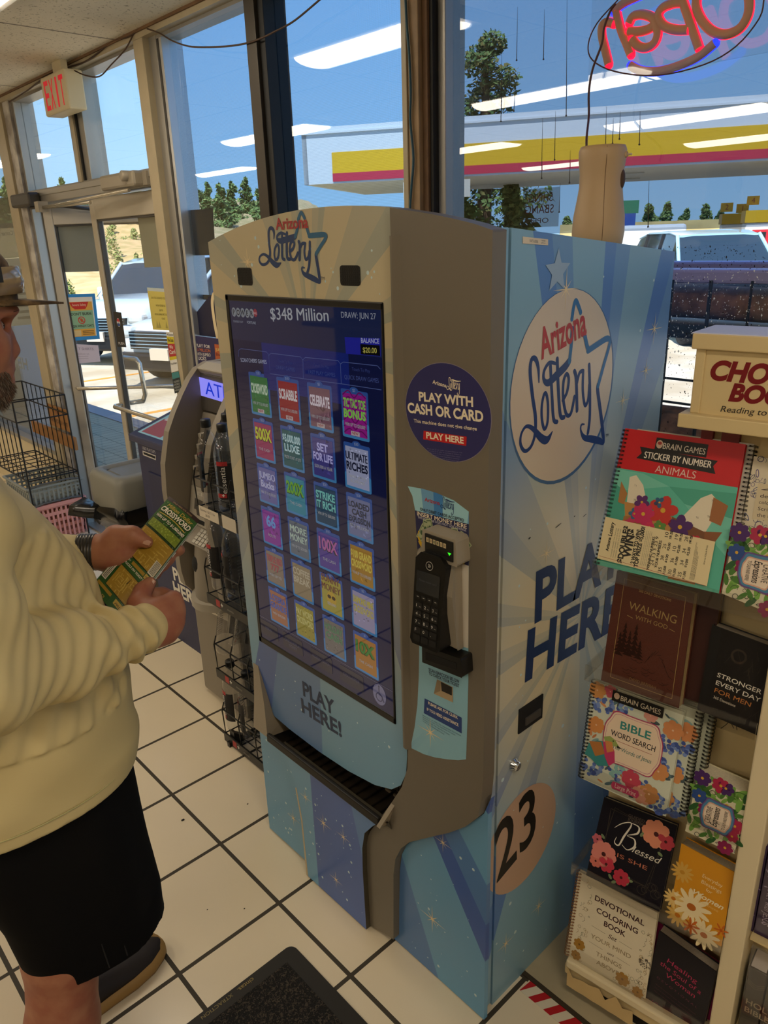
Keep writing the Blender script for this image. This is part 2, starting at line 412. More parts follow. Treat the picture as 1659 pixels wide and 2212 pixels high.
# specks and dried drips on the big right pane
mSpk = M('white_speck', 'f2f2ee', .8); mSpd = M('dark_speck', '23211f', .8); mDrip = M('dried_drip', '4a443c', .8)
b = MB()
for i in range(2600):
    y = -1.30-rnd.random()*.42; z = 1.18+rnd.random()**.8*.5
    if z < 1.36 and rnd.random() < .65: continue
    r = .0007+rnd.random()**3*.0017; m = mSpk if (1.37 < z < 1.63 and rnd.random() < .85) else mSpd
    a = rnd.random()*3; dx, dy = cos(a)*r, sin(a)*r*1.5
    b.add([(GX-.0012, y-dx, z-dy), (GX-.0012, y+dy*.5, z-dx*.5), (GX-.0012, y+dx, z+dy), (GX-.0012, y-dy*.5, z+dx*.5)], [(0, 1, 2, 3)], m)
for (u, v0, v1) in ((1118, 15, 130), (1084, 100, 262), (1176, 20, 128), (1225, 0, 250), (1172, 255, 385), (1200, 240, 345), (1310, 230, 320), (1402, 390, 490), (1325, 255, 310), (1383, 240, 312), (1340, 240, 300), (1232, 325, 395), (1210, 395, 458), (1112, 200, 240)):
    A = P(u, v0, 'x', GX-.0012); B = P(u-2, v1, 'x', GX-.0012); k = .0012
    b.add([A+Vector((0, k*.3, 0)), B+Vector((0, k, 0)), B-Vector((0, k, 0)), A-Vector((0, k*.3, 0))], [(0, 1, 2, 3)], mDrip)
    b.ball(B, .0022, mDrip, n=6)
b.build('dirt_specks', w7, kind='stuff')

# unseen dark shelving, added to cut the floor's reflection in the touch screen
t = thing('added_shelving', 'unseen dark store shelving unit added to darken the touch screen reflection', 'shelving', (-2.6, -.6, 0)); mSh = M('shelving_dark', '2a2622', .6)
b = MB(); b.box(-2.65, -2.55, -3.8, 2.2, 0, 1.5, mSh); b.build('back_board', t)
for z in (.12, .45, .8, 1.15, 1.47): b = MB(); b.box(-2.95, -2.25, -3.8, 2.2, z, z+.025, mSh); b.build('shelf_board', t)
b = MB(); b.box(-2.93, -2.27, -3.8, 2.2, 0, .12, mSh); b.build('kick_base', t)

# ------------------------------------------------------------------ ceiling lights
mLamp = M('lamp_diffuser', 'ffffff', .4, emit=LAMP, ecol=LAMPC)
mTrof = M('white_lamp_housing', 'e8e4da', .4)
fx = [(.03, .26, -.05, .80, 'ceiling light nearest the lottery machine'), (-1.25, -1.0, 2.4, 3.5, 'ceiling light left of the man'), (-1.62, -1.42, .0, 1.2, 'ceiling light over the middle aisle'),
      (-3.5, -3.1, .1, 1.3, 'ceiling light in the third row back'), (-3.5, -3.2, 2.4, 3.4, 'ceiling light in the third row, left'), (-5.4, -5.0, .6, 1.6, 'ceiling light in the rear row'),
      (-.15, .05, 4.9, 5.9, 'ceiling light at the far left by the front windows'), (-2.5, -2.3, 5.2, 6.2, 'ceiling light at the far left end'), (-5.9, -5.6, 3.0, 4.0, 'ceiling light in the rear row, left'),
      (-2.4, -2.15, -2.9, -1.7, 'fill light added behind the camera'), (-3.8, -3.5, -2.6, -1.4, 'ceiling light in the third row, right'), (-.72, -.47, -3.5, -2.3, 'fill light added by the book rack')]  # added fill lamps: behind-camera and book-rack entries brighten the rack and machine side
for (x0, x1, y0, y1, lb) in fx:
    t = thing('ceiling_light', 'fluorescent '+lb, 'ceiling light', ((x0+x1)/2, (y0+y1)/2, CEIL), 'fluorescent ceiling lights')
    h = MB(); h.box(x0-.03, x1+.03, y0-.03, y1+.03, CEIL-.03, CEIL, mTrof); h.build('housing', t)
    n_ = 8; rg = []
    for yy in (y0, y1):
        rg.append([((x0+x1)/2+(x1-x0)/2*cos(pi+pi*i/n_), yy, CEIL-.031-.03*sin(pi*i/n_)) for i in range(n_+1)])
    d = MB(); d.loft(rg, mLamp, closed=False, caps=True); d.build('diffuser', t)

# ================================================================== outside
mPave = grid_mat('grey_paver', 'a08f70', '6a5e48', .2, .1, .008, rough=.8, mott=.2)
mConc = M('pale_concrete', 'cdc3b0', .85, noise=.18, nscale=1.2, col2='b3a48a')
MB().box(.95, 2.4, -6, 30, -.1, -.02, mPave).build('pavement', kind='structure')
MB().box(2.4, 2.58, -6, 60, -.14, -.012, M('purple_grey_curb', '9a8c88', .8)).build('curb', kind='structure')
MB().box(2.55, 75, -50, 110, -.3, -.13, mConc).build('parking_lot', kind='structure')
mLine = M('faded_orange_line', 'd8953c', .8)
for i, (y0, x0, x1) in enumerate(((6.0, 2.75, 6.5), (8.9, 2.75, 6.5))):
    o = MB().box(x0, x1, y0, y0+.1, -.13, -.126, mLine).build('parking_line', kind='structure')
def hh(x, y):
    d = sqrt((x+.8)**2+(y+2.3)**2); q = x*-.74+y*.67
    k = max(0, min(1, (q+1.5)/6)); h = max(0, (d-14.5))*.105
    return -.3+k*min(h, 5.2)+.12*k*(sin(x*.9+y*.3)+sin(y*1.3-x*.5))*min(1, max(0, d-14)/4)
mHill = M('ochre_hillside', 'd6b384', .95, noise=.4, nscale=1.6, col2='b59f6a')
b = MB(); N_ = 70; vs = []
for i in range(N_+1):
    for j in range(N_+1):
        x = 1+i*.85; y = 5+j*.95; vs.append((x, y, hh(x, y)))
b.add(vs, [(i*(N_+1)+j, (i+1)*(N_+1)+j, (i+1)*(N_+1)+j+1, i*(N_+1)+j+1) for i in range(N_) for j in range(N_)], mHill, True)
b.build('hillside', kind='structure')
def leaves(b, c, r, n, s, ms, seed, squash=1.0):
    q = random.Random(seed)
    for i in range(n):
        while 1:
            d = Vector((q.uniform(-1, 1), q.uniform(-1, 1), q.uniform(-1, 1)))
            if .3 < d.length < 1: break
        p = Vector(c)+Vector((d.x*r[0], d.y*r[1], d.z*r[2]))
        u = Vector((q.uniform(-1, 1), q.uniform(-1, 1), q.uniform(-1, 1))).normalized(); w = u.orthogonal().normalized(); k = s*q.uniform(.6, 1.3)
        b.add([p-u*k, p+w*k*.6, p+u*k, p-w*k*.6], [(0, 1, 2, 3)], ms[i % len(ms)])
mLf = [M('pine_needles', '6f8448', .9), M('pine_needles_dark', '4f6a36', .9), M('pine_needles_pale', '92a05a', .9)]
mBush = [M('sage_leaf', 'a8a86a', .9), M('sage_leaf_green', '7f9450', .9)]
mTrunk = M('pine_bark', '5d4632', .9)
def tree(name, label, base, H, R, n, seed, leaf=.3, clumps=9, low=.25, ms=None):
    t = thing(name, label, 'tree' if name != 'shrub' else 'shrub', base, 'trees on the far side of the lot' if name != 'shrub' else 'shrubs on the dry hillside')
    q = random.Random(seed); f = MB(); B = Vector(base)
    if name != 'shrub':
        k = MB(); k.tube([B, B+Vector((q.uniform(-.1, .1), 0, H*.5)), B+Vector((0, 0, H*.93))], [R*.09, R*.07, R*.02], mTrunk); k.build('trunk', t)
    for i in range(clumps):
        z = low+(1-low)*(i+.5)/clumps; rr = R*(1.15-z)*q.uniform(.7, 1.1); a = q.uniform(0, 6.3)
        c = B+Vector((cos(a)*rr*.45, sin(a)*rr*.45, H*z))
        leaves(f, c, (rr*.8, rr*.8, H*(1-low)/clumps*1.1), n//clumps, leaf, ms or mLf, seed*31+i)
    f.build('foliage', t)
    return t
q = random.Random(3)
def at_d(u, v, d):
    r = RR.T @ np.array([(u-CX)/F, (v-CY)/F, 1.0]); return Vector(CAM+r*d)
places = ['behind the door pull', 'above the parked cars', 'beside the door frame', 'over the left door leaf', 'behind the dark window board', 'at the ridge top', 'next to the black window bar', 'low on the ridge', 'at the ridge end', 'left of the hat brim', 'behind the exit doors', 'between two taller pines']
tk = [(60, 455), (100, 470), (140, 440), (185, 445), (225, 440), (262, 432), (296, 425), (330, 430), (360, 425), (395, 432), (420, 415), (448, 420), (478, 440), (505, 446), (535, 455), (562, 462), (590, 470), (20, 440), (0, 470), (-30, 430)]
for i, (u, v) in enumerate(tk):
    d = 38+(i % 3)*4.5; top = at_d(u, v, d); z0 = hh(top.x, top.y)-.3; H = max(2.2, top.z-z0)
    tree('pine_tree', 'green pine on the ridge, %s in the row from the left' % ['third', 'fourth', 'fifth', 'sixth', 'seventh', 'eighth', 'ninth', 'tenth', 'eleventh', 'twelfth', 'thirteenth', 'fourteenth', 'fifteenth', 'sixteenth', 'seventeenth', 'eighteenth', 'nineteenth', 'second', 'first', 'outermost'][i],
         (top.x, top.y, z0), H, max(.8, H*.27), 1000, 100+i, leaf=.12, clumps=9, low=.12)
words = ['one', 'two', 'three', 'four', 'five', 'six', 'seven', 'eight', 'nine', 'ten', 'eleven', 'twelve', 'thirteen', 'fourteen']
sh = [(245, 505, 27), (275, 520, 24), (318, 500, 26), (262, 560, 19), (300, 580, 17), (330, 545, 21), (285, 480, 33), (135, 560, 18), (180, 600, 16.5), (320, 470, 36), (345, 600, 17), (240, 470, 36), (110, 480, 30), (370, 520, 25), (255, 585, 17.5), (290, 525, 22), (270, 475, 38), (315, 565, 19), (330, 510, 27), (255, 535, 21), (345, 490, 30), (120, 590, 17), (160, 480, 34), (340, 530, 23), (300, 545, 20)]
for i, (u, v, d) in enumerate(sh):
    p = at_d(u, v, d); z = hh(p.x, p.y)
    tree('shrub', 'sage green shrub on the ochre hillside', (p.x, p.y, z-.15), rnd.uniform(.5, .95), rnd.uniform(.45, .8), 420, 300+i, leaf=.05, clumps=3, low=.1, ms=mBush)
# big pine behind the canopy, bushes along the road
p = at_d(1045, 480, 29); top = at_d(1045, 128, 29); tree('tall_pine', 'tall pine rising behind the petrol canopy', (p.x, p.y, -.2), top.z+.5, 3.6, 7000, 501, leaf=.11, clumps=18, low=.25, ms=[mLf[0], mLf[1], M('olive_needles', '77703c', .9)])
p = at_d(1000, 460, 20.5); tree('roadside_pine', 'dark leafy tree under the left end of the canopy', (p.x, p.y, -.2), 3.4, 1.3, 1500, 502, leaf=.15, clumps=6, low=.2)
p = at_d(1112, 450, 21); tree('roadside_pine', 'dark leafy tree beside the lettered poster', (p.x, p.y, -.2), 3.2, 1.3, 1200, 503, leaf=.15, clumps=6, low=.2)
for i, (u, v, d, H) in enumerate(((1400, 455, 60, 4.4), (1440, 450, 68, 4.8), (1480, 462, 76, 4.2), (1520, 455, 60, 4.6), (1560, 465, 68, 4.0), (1600, 470, 76, 4.0), (1225, 480, 60, 2.9))):
    p = at_d(u, v, d); tree('distant_tree', 'rounded dark tree on the skyline, %s right of the road sign' % ['first', 'second', 'third', 'fourth', 'fifth', 'sixth', 'none'][i] if i < 6 else 'small dark bush left of the tan canister', (p.x, p.y, -.3), p.z+.5, 1.9, 1600, 600+i, leaf=.16, clumps=6, low=.1, ms=[mLf[1], mLf[0]])

# ------------------------------------------------------------------ cars
mTyre = M('tyre_rubber', '1b1b1c', .8); mRim = M('alloy_rim', '9ea2a6', .35, metal=.8); mGls = M('car_glass', '28343c', .06, spec=.8, coat=.5)
mGrl = M('black_grille', '17181a', .4); mLens = M('headlight_lens', 'dfe7ea', .08, coat=.6); mChr = M('chrome_trim', 'd5d8da', .15, metal=.9)
def car(name, label, loc, rz, paint, Ln=4.6, Wd=1.85, H=1.68, hood=1.02, suv=True):
    t = thing(name, label, 'car', loc, 'cars parked outside'); X = Matrix.Translation(loc) @ Matrix.Rotation(rz, 4, 'Z')
    xs = [(-.5, .62, .80), (-.492, .74, .88), (-.46, hood*.93, .95), (-.33, hood, 1), (-.2, hood*1.04, 1), (0, hood*1.05, 1), (.2, hood*1.06, 1), (.42, hood*1.06, .97), (.48, hood, .93), (.5, .6, .88)]
    rings = []
    for (k, zt, wk) in xs:
        x = k*Ln; w = Wd/2*wk; zb = .26
        rings.append([X @ Vector((x, yy, zz)) for (yy, zz) in ((-w*.92, zb), (-w, zb+.15), (-w, zt-.2), (-w*.95, zt-.05), (-w*.8, zt), (0, zt+.02), (w*.8, zt), (w*.95, zt-.05), (w, zt-.2), (w, zb+.15), (w*.92, zb))])
    MB().loft(rings, paint).build('body', t)
    cab = [(-.2 if suv else -.13, hood*1.0, 1.0), (-.06, H-.05, .78), (.03, H, .77), (.3, H-.01, .76), (.42 if suv else .3, H-.1 if suv else H-.12, .76), (.48, hood*1.02, .93)]
    rings = []
    for (k, zt, wk) in cab:
        x = k*Ln; w = Wd/2*wk; w0 = Wd/2*.93; zb = hood*.98
        rings.append([X @ Vector((x, yy, zz)) for (yy, zz) in ((-w0, zb), (-w, zt), (-w*.6, zt+.03), (w*.6, zt+.03), (w, zt), (w0, zb))])
    MB().loft(rings, mGls, smooth=False).build('windows', t)
    rf = MB(); w = Wd/2*.775
    rf.loft([[X @ Vector((k*Ln, yy*kk, zz)) for (yy, zz) in ((-w, z_-.0), (-w*.97, z_+.03), (-w*.5, z_+.05), (w*.5, z_+.05), (w*.97, z_+.03), (w, z_-.0))] for (k, z_, kk) in ((-.065, H-.06, 1), (.03, H+.005, 1), (.3, H, 1), (.43 if suv else .33, H-.09, 1))], paint)
    for sy in (-1, 1):
        rf.tube([X @ Vector((-.2*Ln, sy*Wd*.46, hood)), X @ Vector((-.06*Ln, sy*w, H-.03))], .035, paint, n=6)
        for k in (.1, .3): rf.tube([X @ Vector((k*Ln, sy*Wd*.465, hood)), X @ Vector((k*Ln, sy*w, H))], .03, mGrl, n=6)
    rf.build('roof', t)
    g = MB(); g.box(-.512*Ln, -.48*Ln, -.55, .55, .55, .78, mGrl, X)
    for i in range(5): g.box(-.516*Ln, -.49*Ln, -.54, .54, .57+i*.045, .58+i*.045, mChr, X)
    g.build('grille', t)
    MB().box(-.518*Ln, -.47*Ln, -Wd*.42, Wd*.42, .26, .5, mGrl, X).build('bumper', t, bevel=.04)
    p_ = MB(); p_.box(-.525*Ln, -.515*Ln, -.16, .16, .42, .57, M('licence_plate', 'e4d5c0', .5), X); p_.build('licence_plate', t)
    for sy in (-1, 1):
        MB().box(-.5*Ln, -.44*Ln, sy*Wd*.30, sy*Wd*.46, .68, .84, mLens, X).build('headlight', t, bevel=.05)
        m_ = MB(); m_.box(-.15*Ln, -.11*Ln, sy*Wd*.47, sy*Wd*.57, hood+.02, hood+.17, paint, X); m_.build('wing_mirror', t, bevel=.03)
        for kx in (-.32, .3):
            R_ = .34; Q = X @ Matrix.Translation((kx*Ln, sy*Wd*.44, R_-.0)) @ Matrix.Rotation(pi/2, 4, 'X')
            wm = MB(); wm.lathe([(R_*.55, -.11), (R_*.95, -.11), (R_, -.07), (R_, .07), (R_*.95, .11), (R_*.55, .11)], mTyre, X=Q); w_ = wm.build('wheel', t)
            rm = MB(); rm.lathe([(.02, -.10), (R_*.56, -.10), (R_*.56, .10), (.02, .10)], mRim, X=Q); rm.build('rim', w_)
    return t
car('sport_utility_car', 'pale blue-white car seen through the left glass door, windscreen to the left', (6.25, 11.4, -.13), radians(32), M('pearl_white_paint', 'cfe0ea', .18, coat=1), H=1.62)
car('saloon_car', 'white car nosing in behind the push bar of the right door', (6.1, 8.0, -.13), radians(20), M('white_paint', 'e6e9ea', .18, coat=1), H=1.5, hood=.92, suv=False)
car('saloon_car', 'grey-green car with a blue hood seen behind the dark window board', (6.9, 9.0-.9-2.6, -.13), .1, M('blue_paint', '5a7fb4', .2, coat=1), H=1.5, hood=1.0)
p = at_d(1475, 575, 12.5); car('pickup_car', 'light blue car under the canopy beyond the firewood rack', (p.x+1.6, p.y+.3, -.13), radians(46+0), M('ice_blue_paint', 'a9d3e6', .2, coat=1), H=1.78, hood=1.15)

# ------------------------------------------------------------------ petrol canopy, pumps, signs
mCan = M('canopy_white', 'd7dde0', .5); mYel = M('canopy_yellow', 'e2b21c', .5); mRed = M('canopy_red', 'c4304a', .5); mUnd = M('canopy_underside', 'cfc8b8', .7)
A = at_d(650, 278, 18); B = at_d(655, 395, 18); zt, zb = A.z, B.z-.02
u_ = Vector((5.42, -8.67, 0)).normalized(); n_ = Vector((u_.y, -u_.x, 0)); n_ = n_ if n_.dot(Vector((1, 1, 0))) > 0 else -n_
t = thing('petrol_canopy', 'white petrol station canopy with yellow and red band outside', 'canopy', (A.x, A.y, 0))
X = Matrix.Translation((A.x, A.y, 0)) @ Matrix(((u_.x, n_.x, 0, 0), (u_.y, n_.y, 0, 0), (0, 0, 1, 0), (0, 0, 0, 1)))
Lc = 24.0; b = MB(); b.box(0, Lc, 0, .12, zb, zt, mCan, X); b.box(0, .12, 0, 5.2, zb, zt, mCan, X); b.box(0, Lc, 5.1, 5.2, zb, zt, mCan, X); b.box(0, Lc, -.05, .0, zb+.88*(zt-zb), zb+.93*(zt-zb)-.02, mCan, X); b.build('fascia', t)
b = MB(); b.box(.75, Lc, -.02, 0, zb+.22, zb+.68, mYel, X); b.build('yellow_band', t)
b = MB(); b.box(.75, Lc, -.025, 0, zb+.04, zb+.22, mRed, X); b.build('red_band', t)
b = MB(); b.box(.12, Lc, .12, 5.1, zb-.0, zb+.06, mUnd, X); b.build('underside', t)
mRec = M('recessed_lamp_cover', 'b8b2a4', .5)
for k in range(4):
    for j in (1.5, 3.6):
        b = MB(); b.box(2.5+k*4.5, 3.5+k*4.5, j, j+.35, zb-.03, zb, mRec, X); b.build('recessed_lamp', t)
c_ = MB(); pr = Print(c_, X @ Vector((2.6, -.03, zb-.36)), u_, (0, 0, 1)); pr.rect(-.1, -.08, 1.5, .3, mUnd); pr.text('Clearance', 0, .05, .17, ink('b5405c'), 1); c_.build('clearance_sign', t)
mCol = M('canopy_column_paint', '8a8478', .6)
for k, nn in ((11.2, '2'), (13.6, '4')):
    b = MB(); b.box(k, k+.42, 1.9, 2.3, -.1, zb, mCol, X); b.build('column', t)
def pix_plane(u, v, d):     # a sign board facing the shop at depth d
    return at_d(u, v, d)
mBoard = M('pump_number_yellow', 'd9a31e', .5)
for (u, v, s, lb, d) in ((1570, 448, '2', 'yellow pump number board reading 2', 17), (1604, 450, '1', 'yellow pump number board reading 1', 17.2), (1627, 433, '4', 'yellow pump number board reading 4', 16.6)):
    c = at_d(u, v, d); b = MB(); wx = 12*d/F; Y = Matrix.Translation(c) @ X.to_3x3().to_4x4()
    b.box(-wx, wx, -.03, .03, -wx*.75, wx*.75, mBoard, Y); pr = Print(b, c-n_*.032-Vector((0, 0, wx*.4)), u_, (0, 0, 1)); pr.text(s, 0, 0, wx*.85, ink('8c2a1c'), align='c')
    tag(b.build('pump_number_board', loc=c), lb, 'sign', 'pump number boards')
mPump = M('pump_white', 'eceae6', .4); mPr = M('pump_red', 'c8242e', .45)
for (u, lb) in ((1640, 'white fuel pump with a red panel at the right edge of the window'), (1585, 'grey-white fuel pump left of the red one')):
    c = at_d(u, 590, 17 if u > 1600 else 20); t = thing('fuel_pump', lb, 'fuel pump', (c.x, c.y, -.13), 'fuel pumps'); Y = Matrix.Translation((c.x, c.y, -.13)) @ X.to_3x3().to_4x4()
    b = MB(); b.box(-.45, .45, -.25, .25, 0, 1.95, mPump, Y); b.build('cabinet', t, bevel=.03)
    b = MB(); b.box(-.48, .48, -.28, .28, 1.95, 2.2, mYel, Y); b.build('header', t)
    b = MB(); b.box(-.3, .3, -.28, -.25, 1.45, 1.8, mPr, Y); b.box(-.3, -.02, -.285, -.25, 1.5, 1.75, mGrl, Y); b.build('display', t)
    b = MB(); b.box(-.1, .12, -.36, -.25, .95, 1.25, mGrl, Y); b.build('nozzle', t, bevel=.03)
    b = MB(); b.tube([Y @ Vector(v) for v in ((.1, -.3, 1.2), (.45, -.4, .6), (.4, -.45, .2), (.3, -.32, .1))], .03, mGrl); b.build('hose', t)
c = at_d(1358, 460, 48); t = thing('road_sign', 'green and blue roadside sign board beyond the lot', 'sign', (c.x, c.y, -.1)); r3 = X.to_3x3().to_4x4()
Y = Matrix.Translation((c.x, c.y, 0)) @ r3; s = 48/F
b = MB(); b.box(-20*s, 20*s, -.05, .05, c.z-1*s, c.z+25*s, M('sign_green', '2c7a58', .5), Y); b.build('green_board', t)
b = MB(); b.box(-20*s, 15*s, -.05, .05, c.z-27*s, c.z-1*s, M('sign_blue', '2f4f9c', .5), Y); b.build('blue_board', t)
b = MB(); b.box(-16*s, -14*s, .05, .1, -.1, c.z+20*s, mCol, Y); b.box(11*s, 13*s, .05, .1, -.1, c.z+20*s, mCol, Y); b.build('posts', t)
c = at_d(1390, 508, 30); t = thing('box_trailer', 'long white trailer parked past the canopy', 'trailer', (c.x, c.y, -.1)); Y = Matrix.Translation((c.x, c.y, 0)) @ r3
b = MB(); b.box(-1.5, 1.6, 0, 1.2, 1.1, 1.95, mCan, Y); b.build('body', t, bevel=.12)
b = MB(); b.box(-1.5, .9, .1, 1.1, .1, .8, M('shop_clutter', '9aa59c', .7, noise=.5, nscale=3), Y); b.build('chassis', t)
c = at_d(1480, 520, 55); MB().box(-9, 9, 0, .5, -.3, c.z+1.4, M('dry_grass', 'd3be82', .9, noise=.25, nscale=.7), Matrix.Translation((c.x, c.y, 0)) @ r3).build('grass_bank', kind='structure')
# lettered poster on the outer side of the pane (seen from behind)
b = MB(); pr = Print(b, P(1128, 492, 'x', .93), (0, -1, 0), (0, 0, 1)); w_, h_ = .115, .095
b.box(.930, .932, P(1128, 492, 'x', .93).y-w_, P(1128, 492, 'x', .93).y, P(1128, 492, 'x', .93).z, P(1128, 492, 'x', .93).z+h_, see('poster_film', (.72, .70, .68), refl=.2))
pr.text('SHING', .02, .062, .02, ink('d04a4a'), 1, w=.075, flip=True); pr.text('SBANG', .01, .034, .02, ink('d04a4a'), 1, w=.09, flip=True); pr.text('OPEN', .015, .01, .012, ink('b06a60'), 1, w=.07, flip=True)
tag(b.build('window_poster', loc=P(1128, 492, 'x', .93)), 'pale poster with reversed red lettering on the right window', 'poster')

# ------------------------------------------------------------------ firewood rack outside the right window
mWire = M('black_wire', '191817', .5); mRail = M('lilac_painted_rail', 'b0a4cc', .5); mLog = M('brown_log_bark', 'a5765c', .85, noise=.5, nscale=30); mLogE = M('log_end', '9a7358', .8); mSack = M('dark_log_net', '5a4a40', .9, noise=.4, nscale=60)
t = thing('firewood_rack', 'black wire firewood rack with a lilac top rail outside the right window', 'rack', (1.2, -1.9, -.02))
b = MB(); b.box(1.0, 1.06, -2.9, -.95, 1.592, 1.625, mRail); b.box(1.44, 1.5, -2.9, -.95, 1.592, 1.625, mRail); b.build('top_rail', t, bevel=.008)
for z in (1.47, 1.36, 1.30, 1.08): b = MB(); b.tube([(1.0, -2.9, z), (1.0, -.95, z)], .0035, mWire, n=6); b.build('cross_wire', t)
for i in range(19):
    y = -1.0-i*.095; b = MB(); b.tube([(1.0, y, -.02), (1.0, y, 1.6)], .0045 if i % 2 else .003, mWire, n=6); b.build('upright_wire', t)
b = MB(); b.box(1.0, 1.5, -2.9, -.95, 1.462, 1.475, mWire); b.box(1.0, 1.5, -2.9, -.95, .98, .995, mWire); b.box(1.0, 1.5, -2.9, -.95, -.02, .02, mWire); b.build('shelf', t)
k = 0
for (x, z, r, y0, y1, pl) in ((1.09, 1.535, .042, -1.75, -1.02, 'front log on the upper shelf, left part'), (1.09, 1.54, .040, -2.6, -1.78, 'front log on the upper shelf, right part'), (1.19, 1.53, .045, -2.2, -1.0, 'middle log on the upper shelf'), (1.3, 1.53, .045, -2.4, -1.05, 'rear log on the upper shelf'),
                             (1.08, 1.215, .055, -2.3, -1.0, 'topmost log of the lower pile'), (1.08, 1.094, .06, -2.4, -1.02, 'second log of the lower pile'), (1.2, 1.18, .06, -2.3, -1.05, 'log behind the topmost one in the lower pile'), (1.2, 1.06, .06, -2.3, -1.0, 'lowest rear log of the lower pile')):
    b = MB(); b.tube([(x, y0, z), (x, (y0+y1)/2, z+.008), (x, y1, z)], [r*.95, r, r*.9], mLog if z < 1.4 else (mSack if k == 2 else mLog), n=14); k += 1
    tag(b.build('firewood_log', loc=(x, (y0+y1)/2, z-r)), 'split brown log outside: '+pl, 'log', 'logs in the firewood rack')
# ================================================================== lottery vending machine
def burst(name, ax, u0, v0, n_ray, c0, c1, cb, cd, r0, r1, rough=.32):
    """printed vinyl: rays from (u0, v0); light pair c0/c1 near the middle, blue pair cb/cd outside"""
    m = bpy.data.materials.new(name); n, L, b = nodes(m)
    tc = n.new('ShaderNodeTexCoord'); sp = n.new('ShaderNodeSeparateXYZ'); L.new(tc.outputs['Object'], sp.inputs[0])
    base = {'X': MX, 'Y': MY}[ax]
    u = math_n(n, L, 'ADD', sp.outputs[ax], base-u0); v = math_n(n, L, 'ADD', sp.outputs['Z'], -v0)
    a = math_n(n, L, 'ARCTAN2', u, v)
    w = math_n(n, L, 'SINE', math_n(n, L, 'MULTIPLY', a, 5.0)); w2 = math_n(n, L, 'SINE', math_n(n, L, 'MULTIPLY', a, 3.0))
    t = math_n(n, L, 'MULTIPLY', a, n_ray/(2*pi)); t = math_n(n, L, 'ADD', t, math_n(n, L, 'MULTIPLY', w, .22)); t = math_n(n, L, 'ADD', t, math_n(n, L, 'MULTIPLY', w2, .18))
    t = math_n(n, L, 'FLOORED_MODULO', t, 1.0)
    s1 = math_n(n, L, 'LESS_THAN', t, .46); s2 = math_n(n, L, 'LESS_THAN', t, .2); k = math_n(n, L, 'ADD', math_n(n, L, 'MULTIPLY', s1, .62), math_n(n, L, 'MULTIPLY', s2, .38))
    r = math_n(n, L, 'SQRT', math_n(n, L, 'ADD', math_n(n, L, 'MULTIPLY', u, u), math_n(n, L, 'MULTIPLY', v, v)))
    mr = n.new('ShaderNodeMapRange'); mr.interpolation_type = 'SMOOTHSTEP'; mr.inputs[1].default_value = r0; mr.inputs[2].default_value = r1; L.new(r, mr.inputs[0])
    A = mixc(n, L, mr.outputs[0], lin(c0), lin(cb)); B = mixc(n, L, mr.outputs[0], lin(c1), lin(cd))
    L.new(mixc(n, L, k, A, B), b.inputs['Base Color']); b.inputs['Roughness'].default_value = rough
    return m
MX, MY = .45, -1.09
LM = thing('lottery_vending_machine', 'tall blue and cream lottery vending machine with a big touch screen', 'vending machine', (MX, MY, 0))
mSide = burst('side_wrap', 'X', .47, .93, 15, 'dccfae', 'bcbcaa', '86b0c8', '5a86c4', .16, .62)
mFrontW = burst('front_wrap', 'Y', -1.03, 1.50, 15, 'cdbf9c', 'adae9c', '7aa8c4', '5470b0', .36, .95)
mLowW = burst('lower_wrap', 'Y', -.95, 1.10, 14, '80aeca', '5a74b4', '64a0c8', '3c60aa', .2, 1.4)
mTaupe = M('taupe_metal_paint', '756c5d', .42, bump=.05, bscale=900)
mTaupeL = M('light_taupe_plastic', '9c917f', .45)
mBlk = M('black_plastic', '161514', .35); mBlkM = M('black_matt', '0d0d0d', .7)
# body with a slightly falling top
b = MB(); yl, yr = -.665, -1.512
prof = [(.192, 0), (.737, 0), (.737, 1.672), (.192, 1.7255)]; prof2 = [(.192, 0), (.737, 0), (.737, 1.672), (.192, 1.7255), (.192, .60), (.31, .60), (.31, .386), (.192, .386)]
b.prism([(x, yr, z) for x, z in prof], (0, .20, 0), mSide); b.prism([(x, yr+.20, z) for x, z in prof2], (0, yl-yr-.20, 0), mSide); bodymb = b
b = MB(); b.box(.160, .1865, yr, yl, .60, 1.726, mSide); b.box(.160, .1865, yr, yl, .012, .386, mSide); b.box(.160, .1865, yr, yr+.2, .386, .60, mSide); b.build('front_frame', LM, bevel=.002)
b = MB()
for (x, y) in ((.25, -1.45), (.25, -.74), (.68, -1.45), (.68, -.74)): b.lathe([(.025, .012), (.025, -.001), (.02, -.001)], mBlkM, c=(x, y, 0), n=12)
# side print
sd = bodymb; c = Print(sd, (0, yr, 0), (1, 0, 0), (0, 0, 1))
cx_, cy_ = .362, 1.444
c.ell(cx_+.001, cy_-.003, .166, .181, ink('456b96'), 0, n=48); c.ell(cx_, cy_, .162, .177, M('pearl_print', 'd8c8b4', .35), 1, n=48)
cc = c
def sidelogo(px_, py_):
    # design units -> side panel, tilted up along the baseline
    u = (px_-690)*.000565; v = -(py_-420)*.000565; ca, sa = cos(.16), sin(.16)
    return (cx_+.004+u*ca-v*sa, cy_-.006+u*sa+v*ca)
c.L = 2; logo_strokes(c, sidelogo, .00062, ink('1d3f7a'), ink('2a6fa8'))
A = sidelogo(566, 276); Bq = sidelogo(818, 262); c.text('Arizona', A[0], A[1], .052, ink('b83a3e'), 5, w=sqrt((Bq[0]-A[0])**2+(Bq[1]-A[1])**2), bold=.035, rot=atan2(Bq[1]-A[1], Bq[0]-A[0]))
c.text('TM', *sidelogo(918, 668), .006, ink('3a3f50'), 5)
